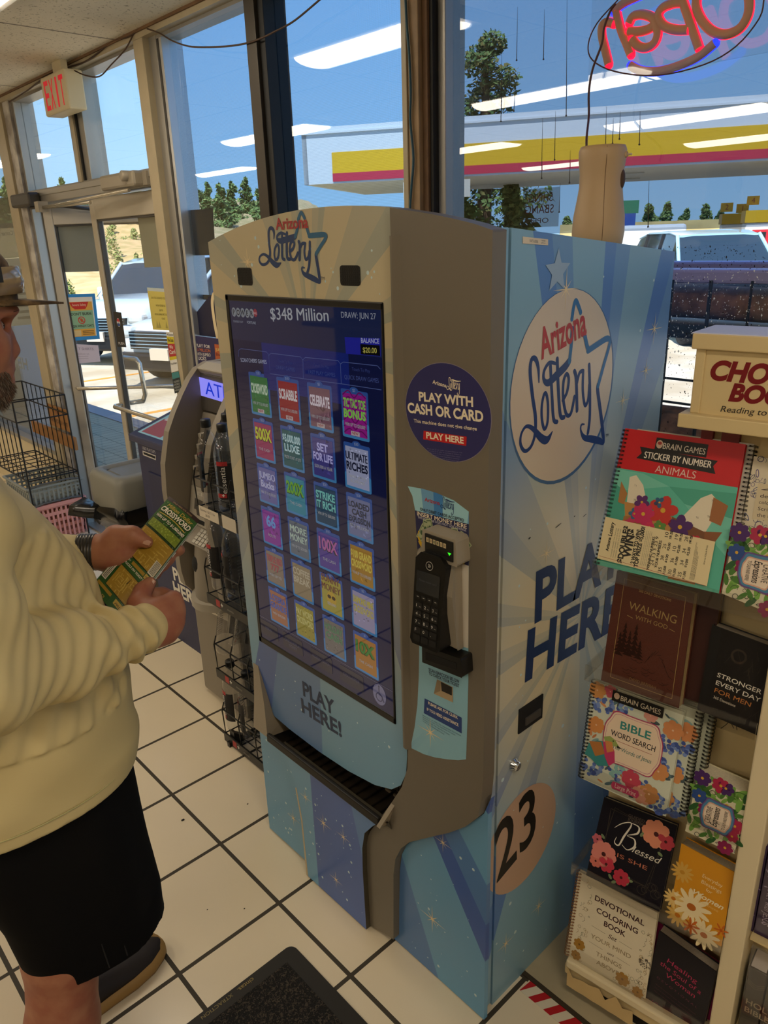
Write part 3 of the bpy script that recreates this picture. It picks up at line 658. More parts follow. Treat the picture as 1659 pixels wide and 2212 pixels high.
# number ball, cut at the panel seam
pts = []
for i in range(48):
    x = .285+.128*cos(2*pi*i/48); z = .437+.134*sin(2*pi*i/48); pts.append((max(.1925, x), z))
c.poly(pts, M('number_ball_print', 'c8a68c', .4), 1)
c.tpx('23', (1072, 1906), (1168, 1790), 112, ink('141312'), 3, bold=.02, shear=.25)
c.tpx('PLAY', (1154, 1343), (1345, 1230), 95, ink('172f5c'), 3, bold=.045); c.tpx('HERE!', (1133, 1470), (1352, 1340), 92, ink('172f5c'), 3, bold=.045)
c.star(*c.px(1204, 586), .038, .017, 5, ink('9fb8d0'), 2)
c.poly(c.pp([(1128, 511), (1183, 517), (1183, 530), (1128, 526)]), ink('e3d3b8'), 2); c.tpx('FA75-0006', (1143, 523), (1161, 525), 6, ink('33302c'), 3); c.tpx('14081', (1168, 521), (1177, 522), 3, ink('33302c'), 3); c.tpx('69214', (1168, 526), (1177, 527), 3, ink('33302c'), 3)
q = random.Random(11); mDot = ink('cfe3e6'); mDot2 = ink('f0dcb0')
for i in range(70):
    x = q.uniform(.2, .73); z = q.uniform(.05, 1.66)
    if abs(x-cx_) < .17 and abs(z-cy_) < .185: continue
    c.ell(x, z, *(2*[q.choice((.0015, .002, .003, .005))]), mDot, 1, n=10)
for (u, v, r) in ((1222, 625, .04), (1413, 710, .035), (1395, 800, .03), (1345, 865, .03), (1180, 1195, .03), (1092, 2038, .035), (1163, 1957, .035)):
    a = c.px(u, v); c.flare(a[0], a[1], r, mDot2, 2)
for (u, v, w_, s_) in ((1205, 1135, .022, .0025), (1143, 1162, .008, .003), (1240, 1115, .005, .003), (1262, 1113, .014, .002)):
    a = c.px(u, v); c.ell(a[0], a[1], w_/2, s_/2, ink('2a2622'), 4, n=10, rot=.25)
BODY = sd.build('cabinet_body', LM)
# front strip print of the number ball
b = MB(); c = Print(b, (0, yr, 0), (1, 0, 0), (0, 0, 1)); pts = []
for i in range(48):
    x = .285+.128*cos(2*pi*i/48); z = .437+.134*sin(2*pi*i/48)
    if x < .184: pts.append((max(.1615, x), z))
pts.sort(key=lambda p: p[1]); c.poly([(.184, pts[0][1])]+pts+[(.184, pts[-1][1])], M('number_ball_print'), 1); b.build('ball_graphic_edge', LM)
# square opening and key lock on the side
c = Print(MB(), (0, yr, 0), (1, 0, 0), (0, 0, 1)); p0 = c.px(1120, 1534); p1 = c.px(1169, 1549)
b = MB(); b.box(p0[0], p1[0], yr-.003, yr+.04, p1[1], p0[1]+.001, mBlkM); b.build('side_slot', LM)
b = MB(); b.box(p0[0]+.02, p1[0]-.01, yr-.006, yr-.003, p1[1]+.012, p1[1]+.03, M('grey_latch', '4a4642', .4)); b.build('slot_latch', LM)
k = P(1108, 1650, 'y', yr); b = MB(); b.lathe([(.014, 0), (.014, .004), (.010, .008), (.010, .014), (.002, .015)], mChr, c=k, X=Matrix.Rotation(pi/2, 4, 'X'), n=20); b.build('key_lock', LM)
# ---- screen door
FXP = .140
def fz(y): # arched top edge
    t = (y+1.105)/.42
    return 1.777-.0505*t*t
door = []
n_ = 18
for i in range(n_+1):
    y = -.667-(1.296-.667)*i/n_; door.append((y, fz(y)-.001))
door += [(-1.296, .62), (-1.291, .57), (-1.272, .527), (-1.24, .497), (-1.18, .474), (-1.08, .458), (-.96, .452), (-.83, .455), (-.76, .462), (-.715, .485), (-.685, .525), (-.669, .585)]
b = MB(); b.prism([(FXP, y, z) for (y, z) in door], (.02, 0, 0), mFrontW, M('door_edge_silver', '8f8a80', .4)); c = Print(b, (FXP, 0, 0), (0, -1, 0), (0, 0, 1))
def frontlogo(px_, py_): return c.px(440+px_/3.606, 420+py_/3.606)
c.L = 1; logo_strokes(c, frontlogo, .00049, ink('1c3a6c'), ink('2a668e'))
c.tpx('Arizona', (440+566/3.606, 420+274/3.606), (440+818/3.606, 420+258/3.606), 24, ink('b03236'), 4, bold=.035)
c.text('TM', *frontlogo(918, 665), .006, ink('3a3f50'), 4)
c.tpx('PLAY', (655.5, 1501.5), (724, 1546), 29, ink('2a3a58'), 1, bold=.04); c.tpx('HERE!', (653, 1537), (739, 1592), 28, ink('2a3a58'), 1, bold=.04)
q = random.Random(5)
for i in range(40): c.ell(q.uniform(.70, 1.27), q.uniform(.49, .66) if i % 2 else q.uniform(1.62, 1.73), *(2*[q.choice((.0015, .0025, .004))]), mDot, 0, n=8)
a = c.px(535, 566); c.flare(a[0], a[1], .035, ink('f2dcae'), 0)
DOOR = b.build('screen_door', LM)
for (u0, v0, u1, v1) in ((512, 578, 547, 617), (734, 573, 780, 618)):
    p0 = c.px(u0, v0); p1 = c.px(u1, v1); b = MB(); w = abs(p1[0]-p0[0]); h = abs(p1[1]-p0[1]); cxx = (p0[0]+p1[0])/2; czz = (p0[1]+p1[1])/2
    b2 = Print(b, (FXP, -cxx, czz), (0, -1, 0), (0, 0, 1)); b2.L = 2; b2.rect(-w/2, -h/2, w/2, h/2, mBlk, r=.007); b2.L = 5
    for i in range(9):
        for j in range(10):
            x = (i-4)*w/9.6+(w/19 if j % 2 else -w/40); z = (j-4.5)*h/10.8
            if abs(x) < w*.47: b2.ell(x, z, .0016, .0016, mBlkM, n=6)
    b.build('speaker_grille', DOOR)
# ---- touch screen
s0, s1, t0, t1 = .722, 1.263, .690, 1.606
b = MB()
for (ya, yb, za, zb) in ((s0, s0+.014, t0, t1), (s1-.006, s1, t0, t1), (s0, s1, t1-.014, t1), (s0, s1, t0, t0+.018)): b.box(FXP-.003, FXP+.004, -yb, -ya, za, zb, mBlk)
b.build('screen_frame', DOOR, bevel=.002)
EM = .55
def G(h): return M('screen_'+h, '000000', .03, emit=EM, ecol=h, spec=.75, ior=1.5)
b = MB(); c = Print(b, (FXP-.001, 0, 0), (0, -1, 0), (0, 0, 1), base=.0003, step=.0002); bg = G('12173c')
c.rect(s0+.013, t0+.016, s1-.005, t1-.013, bg, L=0)
x0, x1 = s0+.013, s1-.005
c.rect(x0, 1.505, x1, t1-.013, G('1c2446'), L=1); c.rect(x0+.12, 1.40, x1-.1, 1.505, G('16236a'), L=1)
for i, ch in enumerate('POWER'):
    cxx = x0+.018+i*.0185; c.ell(cxx, 1.567, .0092, .0105, G('7d8288'), 2, n=18); c.text(ch, cxx, 1.5615, .011, G('181c30'), 3, align='c', bold=.03)
c.ell(x0+.107, 1.569, .0075, .009, G('8a2e3e'), 2, n=16); c.text('BALL', x0+.107, 1.566, .005, G('c8a8a8'), 3, align='c'); c.text('DOUBLE PLAY', x0+.012, 1.544, .0045, G('8a8e98'), 3); c.text('FORTUNE', x0+.07, 1.544, .0055, G('9a9ea8'), 3)
c.tpx('$348 Million', (586, 690), (711, 694), 26, G('a2a5aa'), 3, bold=.02); c.tpx('DRAW: JUN 27', (738, 686), (813, 690), 13, G('9498a4'), 3)
c.poly(c.pp([(745, 728), (822, 731), (823, 770), (748, 764)]), G('22248e'), 2); c.tpx('BALANCE', (781, 740), (820, 742), 10, G('a5a8c8'), 4, bold=.02); c.poly(c.pp([(779, 743), (821, 746), (822, 769), (780, 765)]), G('0c0c10'), 3); c.tpx('$20.00', (785, 761), (815, 763), 11, G('b0a850'), 4, bold=.02)
edge = G('4d5a8c')
for q4 in ([(516, 770), (516, 757), (521, 753), (576, 760), (581, 766), (584, 807), (656, 818), (738, 829), (824, 842)], [(581, 768), (586, 763), (650, 771), (655, 778), (656, 817)], [(655, 777), (660, 772), (731, 779), (736, 786), (738, 828)], [(736, 786), (742, 782), (816, 790), (822, 797)]):
    c.stroke(c.pp(q4), .0013, edge, 2, sm=0)
for (t_, a, b_, h_, cl) in (("SCRATCHERS' GAMES", (521, 781), (577, 786), 8, 'a8acc0'), ('Touch To Play', (601, 782), (632, 787), 6, '343e74'), ('Touch To Play', (678, 791), (712, 797), 6, '343e74'), ('Touch To Play', (761, 800), (800, 805), 7, '343e74'),
                         ('DRAW GAMES', (598, 797), (638, 803), 8, '3e4a80'), ('FAST PLAY GAMES', (667, 807), (725, 814), 8, '3e4a80'), ('QUICK DRAW GAMES', (745, 818), (819, 827), 9, '3e4a80')): c.tpx(t_, a, b_, h_, G(cl), 3)
cards = [('$30', 'CROSSWORD', '2e6b3e', 'b8c8b0', 'WIN UP TO $1,000,000!'), ('$10', 'SCRABBLE', '8a2430', 'c8c0c0', 'WIN UP TO $100,000!'), ('$5', 'CELEBRATE', '74525e', 'd0c4cc', 'WIN UP TO $50,000!'), ('$3', 'TIC TAC TOE|BONUS', '8a1a7c', '7cc04c', 'WIN UP TO $20,000!'),
         ('$50', '500X', '8c2a58', 'b4b83c', 'THE CASH'), ('$50', '$5,000,000|LUXE', '0e5058', 'a8c4c8', 'PRIZES START AT $75'), ('$50', 'SET|FOR LIFE', '3e3a78', 'a8a4d8', '$250,000 A YEAR'), ('$30', 'ULTIMATE|RICHES', '9498b4', '181c30', 'WIN UP TO|$3,500,000!'),
         ('$20', 'JUMBO|Bucks', '5a5a90', 'a4a4c4', 'WIN UP TO $1,000,000'), ('$20', '200X', '2a7c90', '5c9c30', 'THE CASH'), ('$20', 'STRIKE|iT RICH', '0c3c58', '6cb4ac', 'WIN UP TO $500,000!'), ('$20', 'LOADED|CASH|EXPLOSION', '6a6e90', '2c3040', '$2.5 MILLION!'),
         ('$10', '66', '7c2c88', '5c8cc4', 'ROUTE'), ('$10', 'MORE|MONEY', '5c6470', 'a8b8a8', 'WIN UP TO $250,000'), ('$10', '100X', '4c3a84', 'a45c94', 'THE CASH'), ('$10', '$100 GRAND|CROSSWORD', '98702c', 'c4b04c', 'WIN UP TO $100,000!'),
         ('$10', 'TRIPLE RED|777', '7c6c60', '98404c', 'WIN UP TO'), ('$5', 'COFFEE|BREAK', '84745c', 'a89c84', ''), ('$5', 'SUNNY|MONEY', '988c40', '683c38', '$50,000'), ('$5', 'DIAMOND MINE|CROSSWORD', '8c84a0', 'a89c48', ''),
         ('$5', 'LOTERIA|GRANDE', '946048', '38589c', 'WIN $50,000'), ('$3', 'PAY WORD|CROSSWORD', '8c8038', 'b4ac6c', ''), ('$2', 'HOLIDAY|CASH', '6c6460', '4c7858', ''), ('$1', '10X', 'a06c34', '3c7838', 'THE CASH')]
frm = G('2c4c8c'); frl = G('3c78a8')
for i, (pr_, ti, bgc, tcx, sub) in enumerate(cards):
    col, row = i % 4, i//4; cxx = .832+col*.1128; czz = 1.3835-row*.1107
    w, h = .0415, .050
    c.rect(cxx-w, czz-h, cxx+w, czz+h, frm, r=.004, L=1); c.rect(cxx-w, czz-h, cxx+w, czz-h*.3, frl, r=.004, L=2)
    c.ell(cxx, czz+h, .013, .0065, frm, 3, n=14); c.text(pr_, cxx, czz+h-.003, .0058, G('8c94ac'), 4, align='c')
    c.rect(cxx-w*.86, czz-h*.88, cxx+w*.86, czz+h*.84, G(bgc), L=4)
    q = random.Random(i*7+1); dk = G('%02x%02x%02x' % tuple(int(int(bgc[k:k+2], 16)*.72) for k in (0, 2, 4))); lt = G('%02x%02x%02x' % tuple(min(255, int(int(bgc[k:k+2], 16)*1.22)) for k in (0, 2, 4)))
    if i == 3:
        for k in range(7): c.stroke([(cxx-w*.84, czz-h*.8+k*.013), (cxx-w*.4, czz-h*.6+k*.013), (cxx, czz-h*.86+k*.013), (cxx+w*.4, czz-h*.62+k*.013), (cxx+w*.84, czz-h*.8+k*.013)], .003, dk, 5, sm=4)
    elif i in (2, 5, 6, 8, 11, 13, 12, 15):
        for k in range(14): a, z_ = q.uniform(-.7, .7)*w, q.uniform(-.75, .7)*h; c.poly([(cxx+a, czz+z_), (cxx+a+q.uniform(.003, .011), czz+z_+q.uniform(-.006, .006)), (cxx+a+q.uniform(-.003, .006), czz+z_+q.uniform(.004, .011))], dk if k % 2 else lt, 5)
    elif i in (0, 7, 19, 21, 22):
        for k in range(26): a, z_ = q.uniform(-.8, .75)*w, q.uniform(-.8, .75)*h; c.rect(cxx+a, czz+z_, cxx+a+.004, czz+z_+.0025, dk if k % 2 else lt, L=5)
    if i == 18: c.ell(cxx, czz-.008, .018, .018, G('b09038'), 6, n=20); c.ell(cxx-.008, czz-.004, .007, .005, G('3a2c28'), 7, n=12); c.ell(cxx+.008, czz-.004, .007, .005, G('3a2c28'), 7, n=12)
    L_ = ti.split('|'); hs = {1: .021, 2: .0165, 3: .0125}[len(L_)]
    if len(ti) < 5: hs = .027
    for j, s in enumerate(L_):
        z_ = czz+.006+(len(L_)/2-j-.6)*hs*1.35
        if i == 18: z_ += .018
        if s.endswith('X') and len(s) < 5: c.text(s, cxx-.0012, z_-.0012, hs, G('20301c'), 7, align='c', bold=.09, maxw=w*1.55)
        c.text(s, cxx, z_, hs, G(tcx), 8, align='c', bold=.055, maxw=w*1.62)
    for j, s in enumerate(sub.split('|')): c.text(s, cxx, czz-h*.5-j*.009, .0068, G('9a9a9c'), 8, align='c', maxw=w*1.5, bold=.02)
    if i < 4: c.rect(cxx-.013, czz-h*.86, cxx+.013, czz-h*.68, G('b0a8a8'), L=8); c.text('NEW', cxx, czz-h*.82, .006, G('8c2028'), 9, align='c', bold=.03)
c.stroke([(x0, .7735), (x1, .7735)], .0012, G('6a6470'), 2, sm=0)
for (a, s) in ((.775, 'MENU'), (.882, 'CHECK/REPLAY|TICKET'), (1.0, 'REDEEM COUPON'), (1.115, 'DISCLAIMER')):
    c.rect(a-.043, .722, a+.043, .766, G('232233'), r=.006, L=2)
    for j, t_ in enumerate(s.split('|')): c.text(t_, a, .742-j*.012, .0075, G('5a5664'), 3, align='c', maxw=.07)
c.ell(1.212, .745, .022, .027, G('6c6880'), 2); c.ring(1.211, .738, .009, .0115, G('2c2c48'), 3); c.stroke([(1.211, .762), (1.211, .745), (1.221, .744), (1.226, .731)], .003, G('2c2c48'), 3, sm=0); c.ell(1.211, .766, .0028, .0028, G('2c2c48'), 3, n=10)
b.build('touch_screen', DOOR)
# ---- taupe column with the swept foot
XC = .128
c = Print(MB(), (XC, 0, 0), (0, -1, 0), (0, 0, 1))
foot = c.pp([(882, 1600), (880, 1660), (868, 1700), (845, 1735), (822, 1766), (800, 1795), (787, 1825), (783, 1870), (785, 1930), (791, 2004), (820, 2011), (836, 2019), (850, 2030), (850, 1960), (850, 1890), (854, 1856), (866, 1833), (885, 1819), (930, 1808), (970, 1799), (1005, 1786), (1032, 1766), (1046, 1735), (1052, 1690)])
col = [(-a, max(z, .004)) for a, z in foot]
yR = -1.526; col[-1] = (yR, col[-1][1]); col[-2] = (yR+.004, col[-2][1])
top = [(yR, fz(yR)-.004)]+[(yR+(1.526-1.299)*i/6, fz(yR+(1.526-1.299)*i/6)-.002) for i in range(1, 6)]+[(-1.299, fz(-1.299)-.001)]
b = MB(); b.prism([(XC, y, z) for (y, z) in col+top], (.034, 0, 0), mTaupe); COLM = b.build('side_column', LM, bevel=.003)
# raised recess lip down the column's left side
b = MB(); rings = []
for z in np.linspace(.66, 1.72, 12):
    rings.append([(XC+.001, -1.300, z), (XC-.006, -1.303, z), (XC-.008, -1.312, z), (XC+.001, -1.326, z)])
b.loft(rings, mTaupe, closed=False, caps=False); b.build('column_rib', COLM)
# lower panels
b = MB(); pl_ = [(-1.221, .004)]+[(-a, z) for a, z in c.pp([(850, 1960), (851, 1890), (855, 1856), (866, 1834), (885, 1820), (930, 1809), (970, 1800), (1005, 1787), (1032, 1768), (1047, 1735)])]+[(-1.524, .60), (-1.524, .004)]
b.prism([(.148, y, z) for y, z in pl_], (.012, 0, 0), mLowW); c2 = Print(b, (.148, 0, 0), (0, -1, 0), (0, 0, 1)); q = random.Random(8)
for i in range(30): c2.ell(q.uniform(1.24, 1.5), q.uniform(.03, .5), *(2*[q.choice((.001, .002, .004))]), mDot, 0, n=8)
for (u, v, r) in ((934, 1985, .045), (957, 1820, .03)): a = c2.px(u, v); c2.flare(a[0], a[1], r, mDot2, 1)
b.build('lower_right_panel', LM)
b = MB(); b.box(.142, .16, -.93, -.667, .006, .388, mLowW); c2 = Print(b, (.142, 0, 0), (0, -1, 0), (0, 0, 1))
for i in range(30): c2.ell(q.uniform(.68, .89), q.uniform(.03, .36), *(2*[q.choice((.001, .002, .004))]), mDot, 0, n=8)
a = c2.px(634, 1767); c2.flare(a[0], a[1], .035, mDot2, 1); b.build('lower_left_panel', LM)
b = MB(); pl_ = [(-.900, .004), (-.895, .20), (-.880, .30), (-.845, .385), (-.800, .398), (-1.216, .398), (-1.195, .375), (-1.165, .335), (-1.153, .28), (-1.150, .20), (-1.152, .006)]
b.prism([(.113, y, z) for y, z in pl_], (.029, 0, 0), mLowW, ink('4a4438')); c2 = Print(b, (.113, 0, 0), (0, -1, 0), (0, 0, 1))
for i in range(36): c2.ell(q.uniform(.91, 1.14), q.uniform(.03, .36), *(2*[q.choice((.001, .002, .004))]), mDot, 0, n=8)
for (u, v, r) in ((699, 1778, .035), (742, 1808, .03), (660, 1722, .03), (726, 1900, .03)): a = c2.px(u, v); c2.flare(a[0], a[1], r, mDot2, 1)
b.build('lower_access_door', LM)
b = MB(); b.prism([(.1125, -.9005, .004), (.1125, -.8955, .20), (.1125, -.8805, .30), (.1125, -.8745, .30), (.1125, -.8895, .20), (.1125, -.8935, .004)], (.029, 0, 0), M('cream_panel_edge', 'cdb995', .5)); b.build('panel_edge_strip', LM)
# ---- delivery tray
mTray = M('tray_dark_plastic', '2b241c', .35); mTrayD = M('tray_black', '15110d', .5)
b = MB(); rg = []
for y in (-.745, -1.25): rg.append([(.113, y, .420), (.118, y, .420), (.128, y, .392), (.20, y, .388), (.26, y, .395), (.29, y, .43), (.30, y, .50)])
b.loft(rg, mTray, closed=False, caps=False, smooth=False); TR = b.build('delivery_tray', LM)
b = MB(); b.box(.104, .115, -1.228, -.765, .400, .425, mTrayD); b.build('tray_lip', LM, bevel=.003)
b = MB()
for i in range(15): b.box(.145, .25, -.80-i*.03, -.797-i*.03, .388, .3955, mTrayD)
for i in range(15): b.box(.212, .216, -.80-i*.03+.002, -.80-i*.03+.024, .388, .3955, M('tray_hinge', '6a5b48', .4))
b.build('tray_ribs', TR)
b = MB(); b.tube([(.20, -.74, .47), (.20, -1.28, .47)], .026, mTray, n=14)
for i in range(14): b.tube([(.2+.027*cos(t), -.80-i*.034-.006*t, .47+.027*sin(t)) for t in np.linspace(1.8, 4.6, 7)], .0018, mTrayD, n=5)
b.build('tray_flap', LM)
b = MB(); b.loft([[(.104, -.700, .415), (.104, -.770, .415), (.30, -.775, .39), (.30, -.700, .39)], [(.122, -.690, .50), (.122, -.740, .50), (.30, -.75, .50), (.30, -.69, .50)], [(.139, -.675, .60), (.139, -.700, .60), (.30, -.71, .60), (.30, -.675, .60)]], mTaupeL, smooth=False); b.build('tray_cheek', LM)
b = MB(); b.prism([(.10, -1.226, .405), (.128, -1.25, .47), (.15, -1.27, .50), (.30, -1.27, .50), (.30, -1.226, .39)], (0, -.012, 0), mTaupeL); b.build('tray_cheek', LM)
# ---- stickers and payment devices
b = MB(); c = Print(b, (XC, 0, 0), (0, -1, 0), (0, 0, 1)); cen = c.px(964.5, 892); rx = (c.px(1056, 908)[0]-c.px(873, 878)[0])/2; rz = (c.px(965, 787)[1]-c.px(966, 997)[1])/2
c.ell(cen[0], cen[1], rx*1.012, rz*1.012, ink('8a8290'), 1, n=56); nv = ink('2b2a62'); wt = ink('f4e6c8'); c.ell(cen[0], cen[1], rx, rz, nv, 2, n=56)
c.tpx('Arizona', (935, 828), (965, 837), 8, wt, 3, bold=.03)
def f(px_, py_): a = c.px(966, 829); return (a[0]+(px_-440)*.0000755, a[1]-(py_-420)*.0000755)
logo_strokes(c, f, .000085, wt, wt, star=False)
c.tpx('PLAY WITH', (906, 865), (1023, 878), 19, wt, 3, bold=.05); c.tpx('CASH OR CARD', (882, 890), (1045, 911), 21, wt, 3, bold=.05); c.tpx('This machine does not give change', (895, 912), (1031, 930), 7.5, wt, 3, bold=.02)
c.poly(c.pp([(916, 930), (1009, 943), (1008, 963), (915, 949)]), ink('c4161c'), 3); c.tpx('PLAY HERE', (922, 946), (1003, 958), 13, wt, 4, bold=.045)
for i in range(5): c.tpx('Must be 21 or older to purchase or redeem lottery tickets'[:50-abs(i-2)*6], (924+i*3, 970+i*4.5), (999-i*2, 979+i*4.5), 2.5, ink('77759a'), 3)
b.build('round_sticker', COLM)
b = MB(); c = Print(b, (XC, 0, 0), (0, -1, 0), (0, 0, 1))
mStk = burst('sticker_wrap', 'Y', -1.42, .80, 15, '8fc0d0', '8fc0d0', '9fd0da', '3a7fc0', .05, .5)
c.poly(c.pp([(881, 1050), (915, 1056), (944, 1065), (981, 1081), (1013, 1105), (1013, 1222), (1012, 1330), (1012, 1469), (1010, 1560), (1007, 1640), (990, 1642), (966, 1640), (940, 1636), (916, 1629), (887, 1615), (896, 1570), (902, 1522), (905, 1460), (906, 1390), (904, 1280), (902, 1186), (897, 1102), (891, 1071)]), mStk, 0)
c.poly(c.pp([(903, 1186), (1013, 1222), (1012, 1400), (906, 1372)]), ink('d9d0c0'), 1)
c.poly(c.pp([(897, 1102), (1013, 1132), (1013, 1222), (902, 1186)]), ink('23244f'), 1)
c.tpx('Arizona', (918, 1082), (951, 1091), 8, ink('b03236'), 2, bold=.03)
def f(px_, py_): a = c.px(953, 1087); return (a[0]+(px_-440)*.00008, a[1]-(py_-440)*.00008)
logo_strokes(c, f, .00009, ink('1c3a6c'), ink('1c3a6c'), star=False)
c.tpx('ONLY DEBIT CARDS ACCEPTED', (908, 1102), (1003, 1127), 6, ink('1d2230'), 2, bold=.03); c.tpx('INSERT MONEY HERE', (902, 1113), (1009, 1142), 9, wt, 2, bold=.04); c.tpx('THIS MACHINE DOES NOT GIVE CHANGE', (903, 1119), (1008, 1148), 5, ink('c8c4d0'), 2, bold=.02)
bill = ink('a8b088'); bill2 = ink('3f5a3c')
for (u, v, a) in ((912, 1150, -.5), (920, 1142, -.1), (930, 1140, .25), (985, 1160, .2), (998, 1168, -.3), (1004, 1182, -.7)):
    x, z = c.px(u, v); d = Vector((cos(a), sin(a))); e = Vector((-sin(a), cos(a))); R_ = lambda k, l: (x+d.x*k+e.x*l, z+d.y*k+e.y*l)
    c.poly([R_(-.008, -.018), R_(.008, -.018), R_(.008, .018), R_(-.008, .018)], bill, 2); c.poly([R_(-.006, -.015), R_(.006, -.015), R_(.006, .015), R_(-.006, .015)], bill2, 3); c.poly([R_(-.005, -.013), R_(.005, -.013), R_(.005, .013), R_(-.005, .013)], bill, 4); c.ell(x, z, .004, .005, bill2, 5, n=10)
for (u, v, s) in ((908, 1170, 1), (1006, 1208, -1)):
    x, z = c.px(u, v); ye = ink('d8b020'); c.stroke([(x-.002*s, z+.02), (x-.003*s, z+.008), (x+.002*s, z-.002)], .005, ye, 3); c.poly([(x+.002*s-.007, z), (x+.002*s+.007, z+.002), (x+.004*s, z-.012)], ye, 4)
c.tpx('VOUCHERS FACE-UP', (938, 1393), (1007, 1423), 7, ink('23304a'), 2, bold=.03); c.tpx('SCAN BARCODE BELOW', (927, 1449), (993, 1476), 6.5, ink('23304a'), 2, bold=.03); c.tpx('TO CHECK YOUR TICKET', (927, 1457), (993, 1485), 6.5, ink('23304a'), 2, bold=.03)
c.poly(c.pp([(918, 1508), (998, 1550), (998, 1584), (916, 1540)]), ink('23417e'), 2); c.tpx('PLEASE ASK FOR CLERK', (926, 1521), (990, 1553), 6, wt, 3, bold=.03); c.tpx('IF YOU NEED ASSISTANCE', (923, 1534), (991, 1569), 6, wt, 3, bold=.03)
for i in range(4): c.tpx('Must be 21 or older. Play responsibly. No refunds', (914, 1546+i*4), (996-i*12, 1590+i*4-i*5), 2.5, ink('33506c'), 2)
a = c.px(930, 1582); c.flare(a[0], a[1], .04, ink('f0d8a8'), 2)
b.build('payment_panel_sticker', COLM)
# bill acceptor
b = MB(); b.prism([(.092, -1.402, 1.212), (.092, -1.483, 1.212), (.092, -1.488, 1.160), (.092, -1.398, 1.160)], (.037, 0, 0), mTaupeL); BA = b.build('bill_acceptor', COLM, bevel=.006)
b = MB(); b.box(.089, .096, -1.479, -1.411, 1.168, 1.206, mBlk); c = Print(b, (.089, -1.411, 1.167), (0, -1, 0), (0, 0, 1))
for i in range(6): c.rect(.004+i*.0085, .024, .0105+i*.0085, .033, ink('cdb98e'), L=1); c.rect(.0055+i*.0085, .026, .009+i*.0085, .031, ink('6f7a58' if i in (2, 3) else 'a8906a'), L=2)
c.poly([(.057, .018), (.066, .018), (.0615, .0125)], glow('39e028', 1.4), 2); c.rect(.004, .002, .062, .009, mBlkM, L=1); b.build('bill_slot', BA)
# card terminal on its mount
b = MB(); b.prism([(.128, -1.375, 1.163), (.10, -1.38, 1.162), (.085, -1.39, 1.10), (.10, -1.39, .985), (.128, -1.38, .975)], (0, -.092, 0), mTaupeL); MT = b.build('terminal_mount', COLM, bevel=.008, seg=3)
T0 = Matrix.Translation((.070, -1.434, 1.082)) @ Matrix.Rotation(radians(6), 4, 'Y') @ Matrix.Rotation(radians(5), 4, 'Z')
b = MB(); fr = [(0, .034, .012), (0, .034, .078), (0, .022, .092), (0, -.022, .092), (0, -.036, .078), (0, -.036, .012), (0, -.033, -.02), (0, -.036, -.085), (0, -.03, -.094), (0, .03, -.094), (0, .036, -.085), (0, .033, -.02)]
b.prism([T0 @ Vector((x, y, z)) for x, y, z in fr], T0.to_3x3() @ Vector((.034, 0, 0)), mBlk); TM = b.build('card_terminal', COLM, bevel=.004)
b = MB(); c = Print(b, T0 @ Vector((-.0005, .036, -.094)), T0.to_3x3() @ Vector((0, -1, 0)), T0.to_3x3() @ Vector((0, 0, 1)))
c.rect(.008, .108, .062, .150, M('terminal_screen', '2a2c30', .15, coat=.5), L=1); c.text('Please insert card', .014, .130, .004, ink('4c4f54'), 2); c.ring(.036, .164, .0075, .0085, ink('b8b4ac'), 1, n=20)
for i in range(3): c.stroke([(.033+i*.002, .161), (.035+i*.002, .164), (.033+i*.002, .167)], .0008, ink('b8b4ac'), 1)
for j, row in enumerate((('1', '2', '3'), ('4', '5', '6'), ('7', '8', '9'), ('F', '0', '.'), ('x', '<', 'o'))):
    for i, s in enumerate(row):
        c.rect(.008+i*.019, .074-j*.0165, .025+i*.019, .087-j*.0165, M('key_dark', '232221', .4), r=.002, L=1)
        if j < 4: c.text(s, .0115+i*.019, .0775-j*.0165, .006, ink('d5d0c6'), 2)
        if j < 3: c.text('abc', .0185+i*.019, .078-j*.0165, .0022, ink('a8a49c'), 2)
for i in range(4): c.rect(.008+i*.014, .094, .019+i*.014, .102, M('key_dark'), r=.002, L=1); c.rect(.0115+i*.014, .0975, .0155+i*.014, .0985, ink('b8b4ac'), L=2)
b.build('keypad', TM)
b = MB(); b.prism([(.096, -1.392, .962), (.096, -1.494, .974), (.096, -1.497, .934), (.096, -1.392, .924)], (.033, 0, 0), mBlk); CS = b.build('voucher_slot', COLM, bevel=.004)
b = MB(); b.prism([(.0955, -1.402, .951), (.0955, -1.483, .961), (.0955, -1.483, .946), (.0955, -1.402, .934)], (.002, 0, 0), mBlkM); b.build('slot_mouth', CS)
b = MB(); c = Print(b, (XC, 0, 0), (0, -1, 0), (0, 0, 1)); c.poly(c.pp([(945, 1467), (979, 1484), (979, 1517), (938, 1498)]), ink('b09a78'), 3); c.poly(c.pp([(953, 1472), (977, 1484), (977, 1502), (955, 1492)]), ink('191512'), 4); c.poly(c.pp([(945, 1467), (953, 1472), (952, 1492), (938, 1498)]), ink('8f7c60'), 4); b.build('barcode_scanner', COLM)
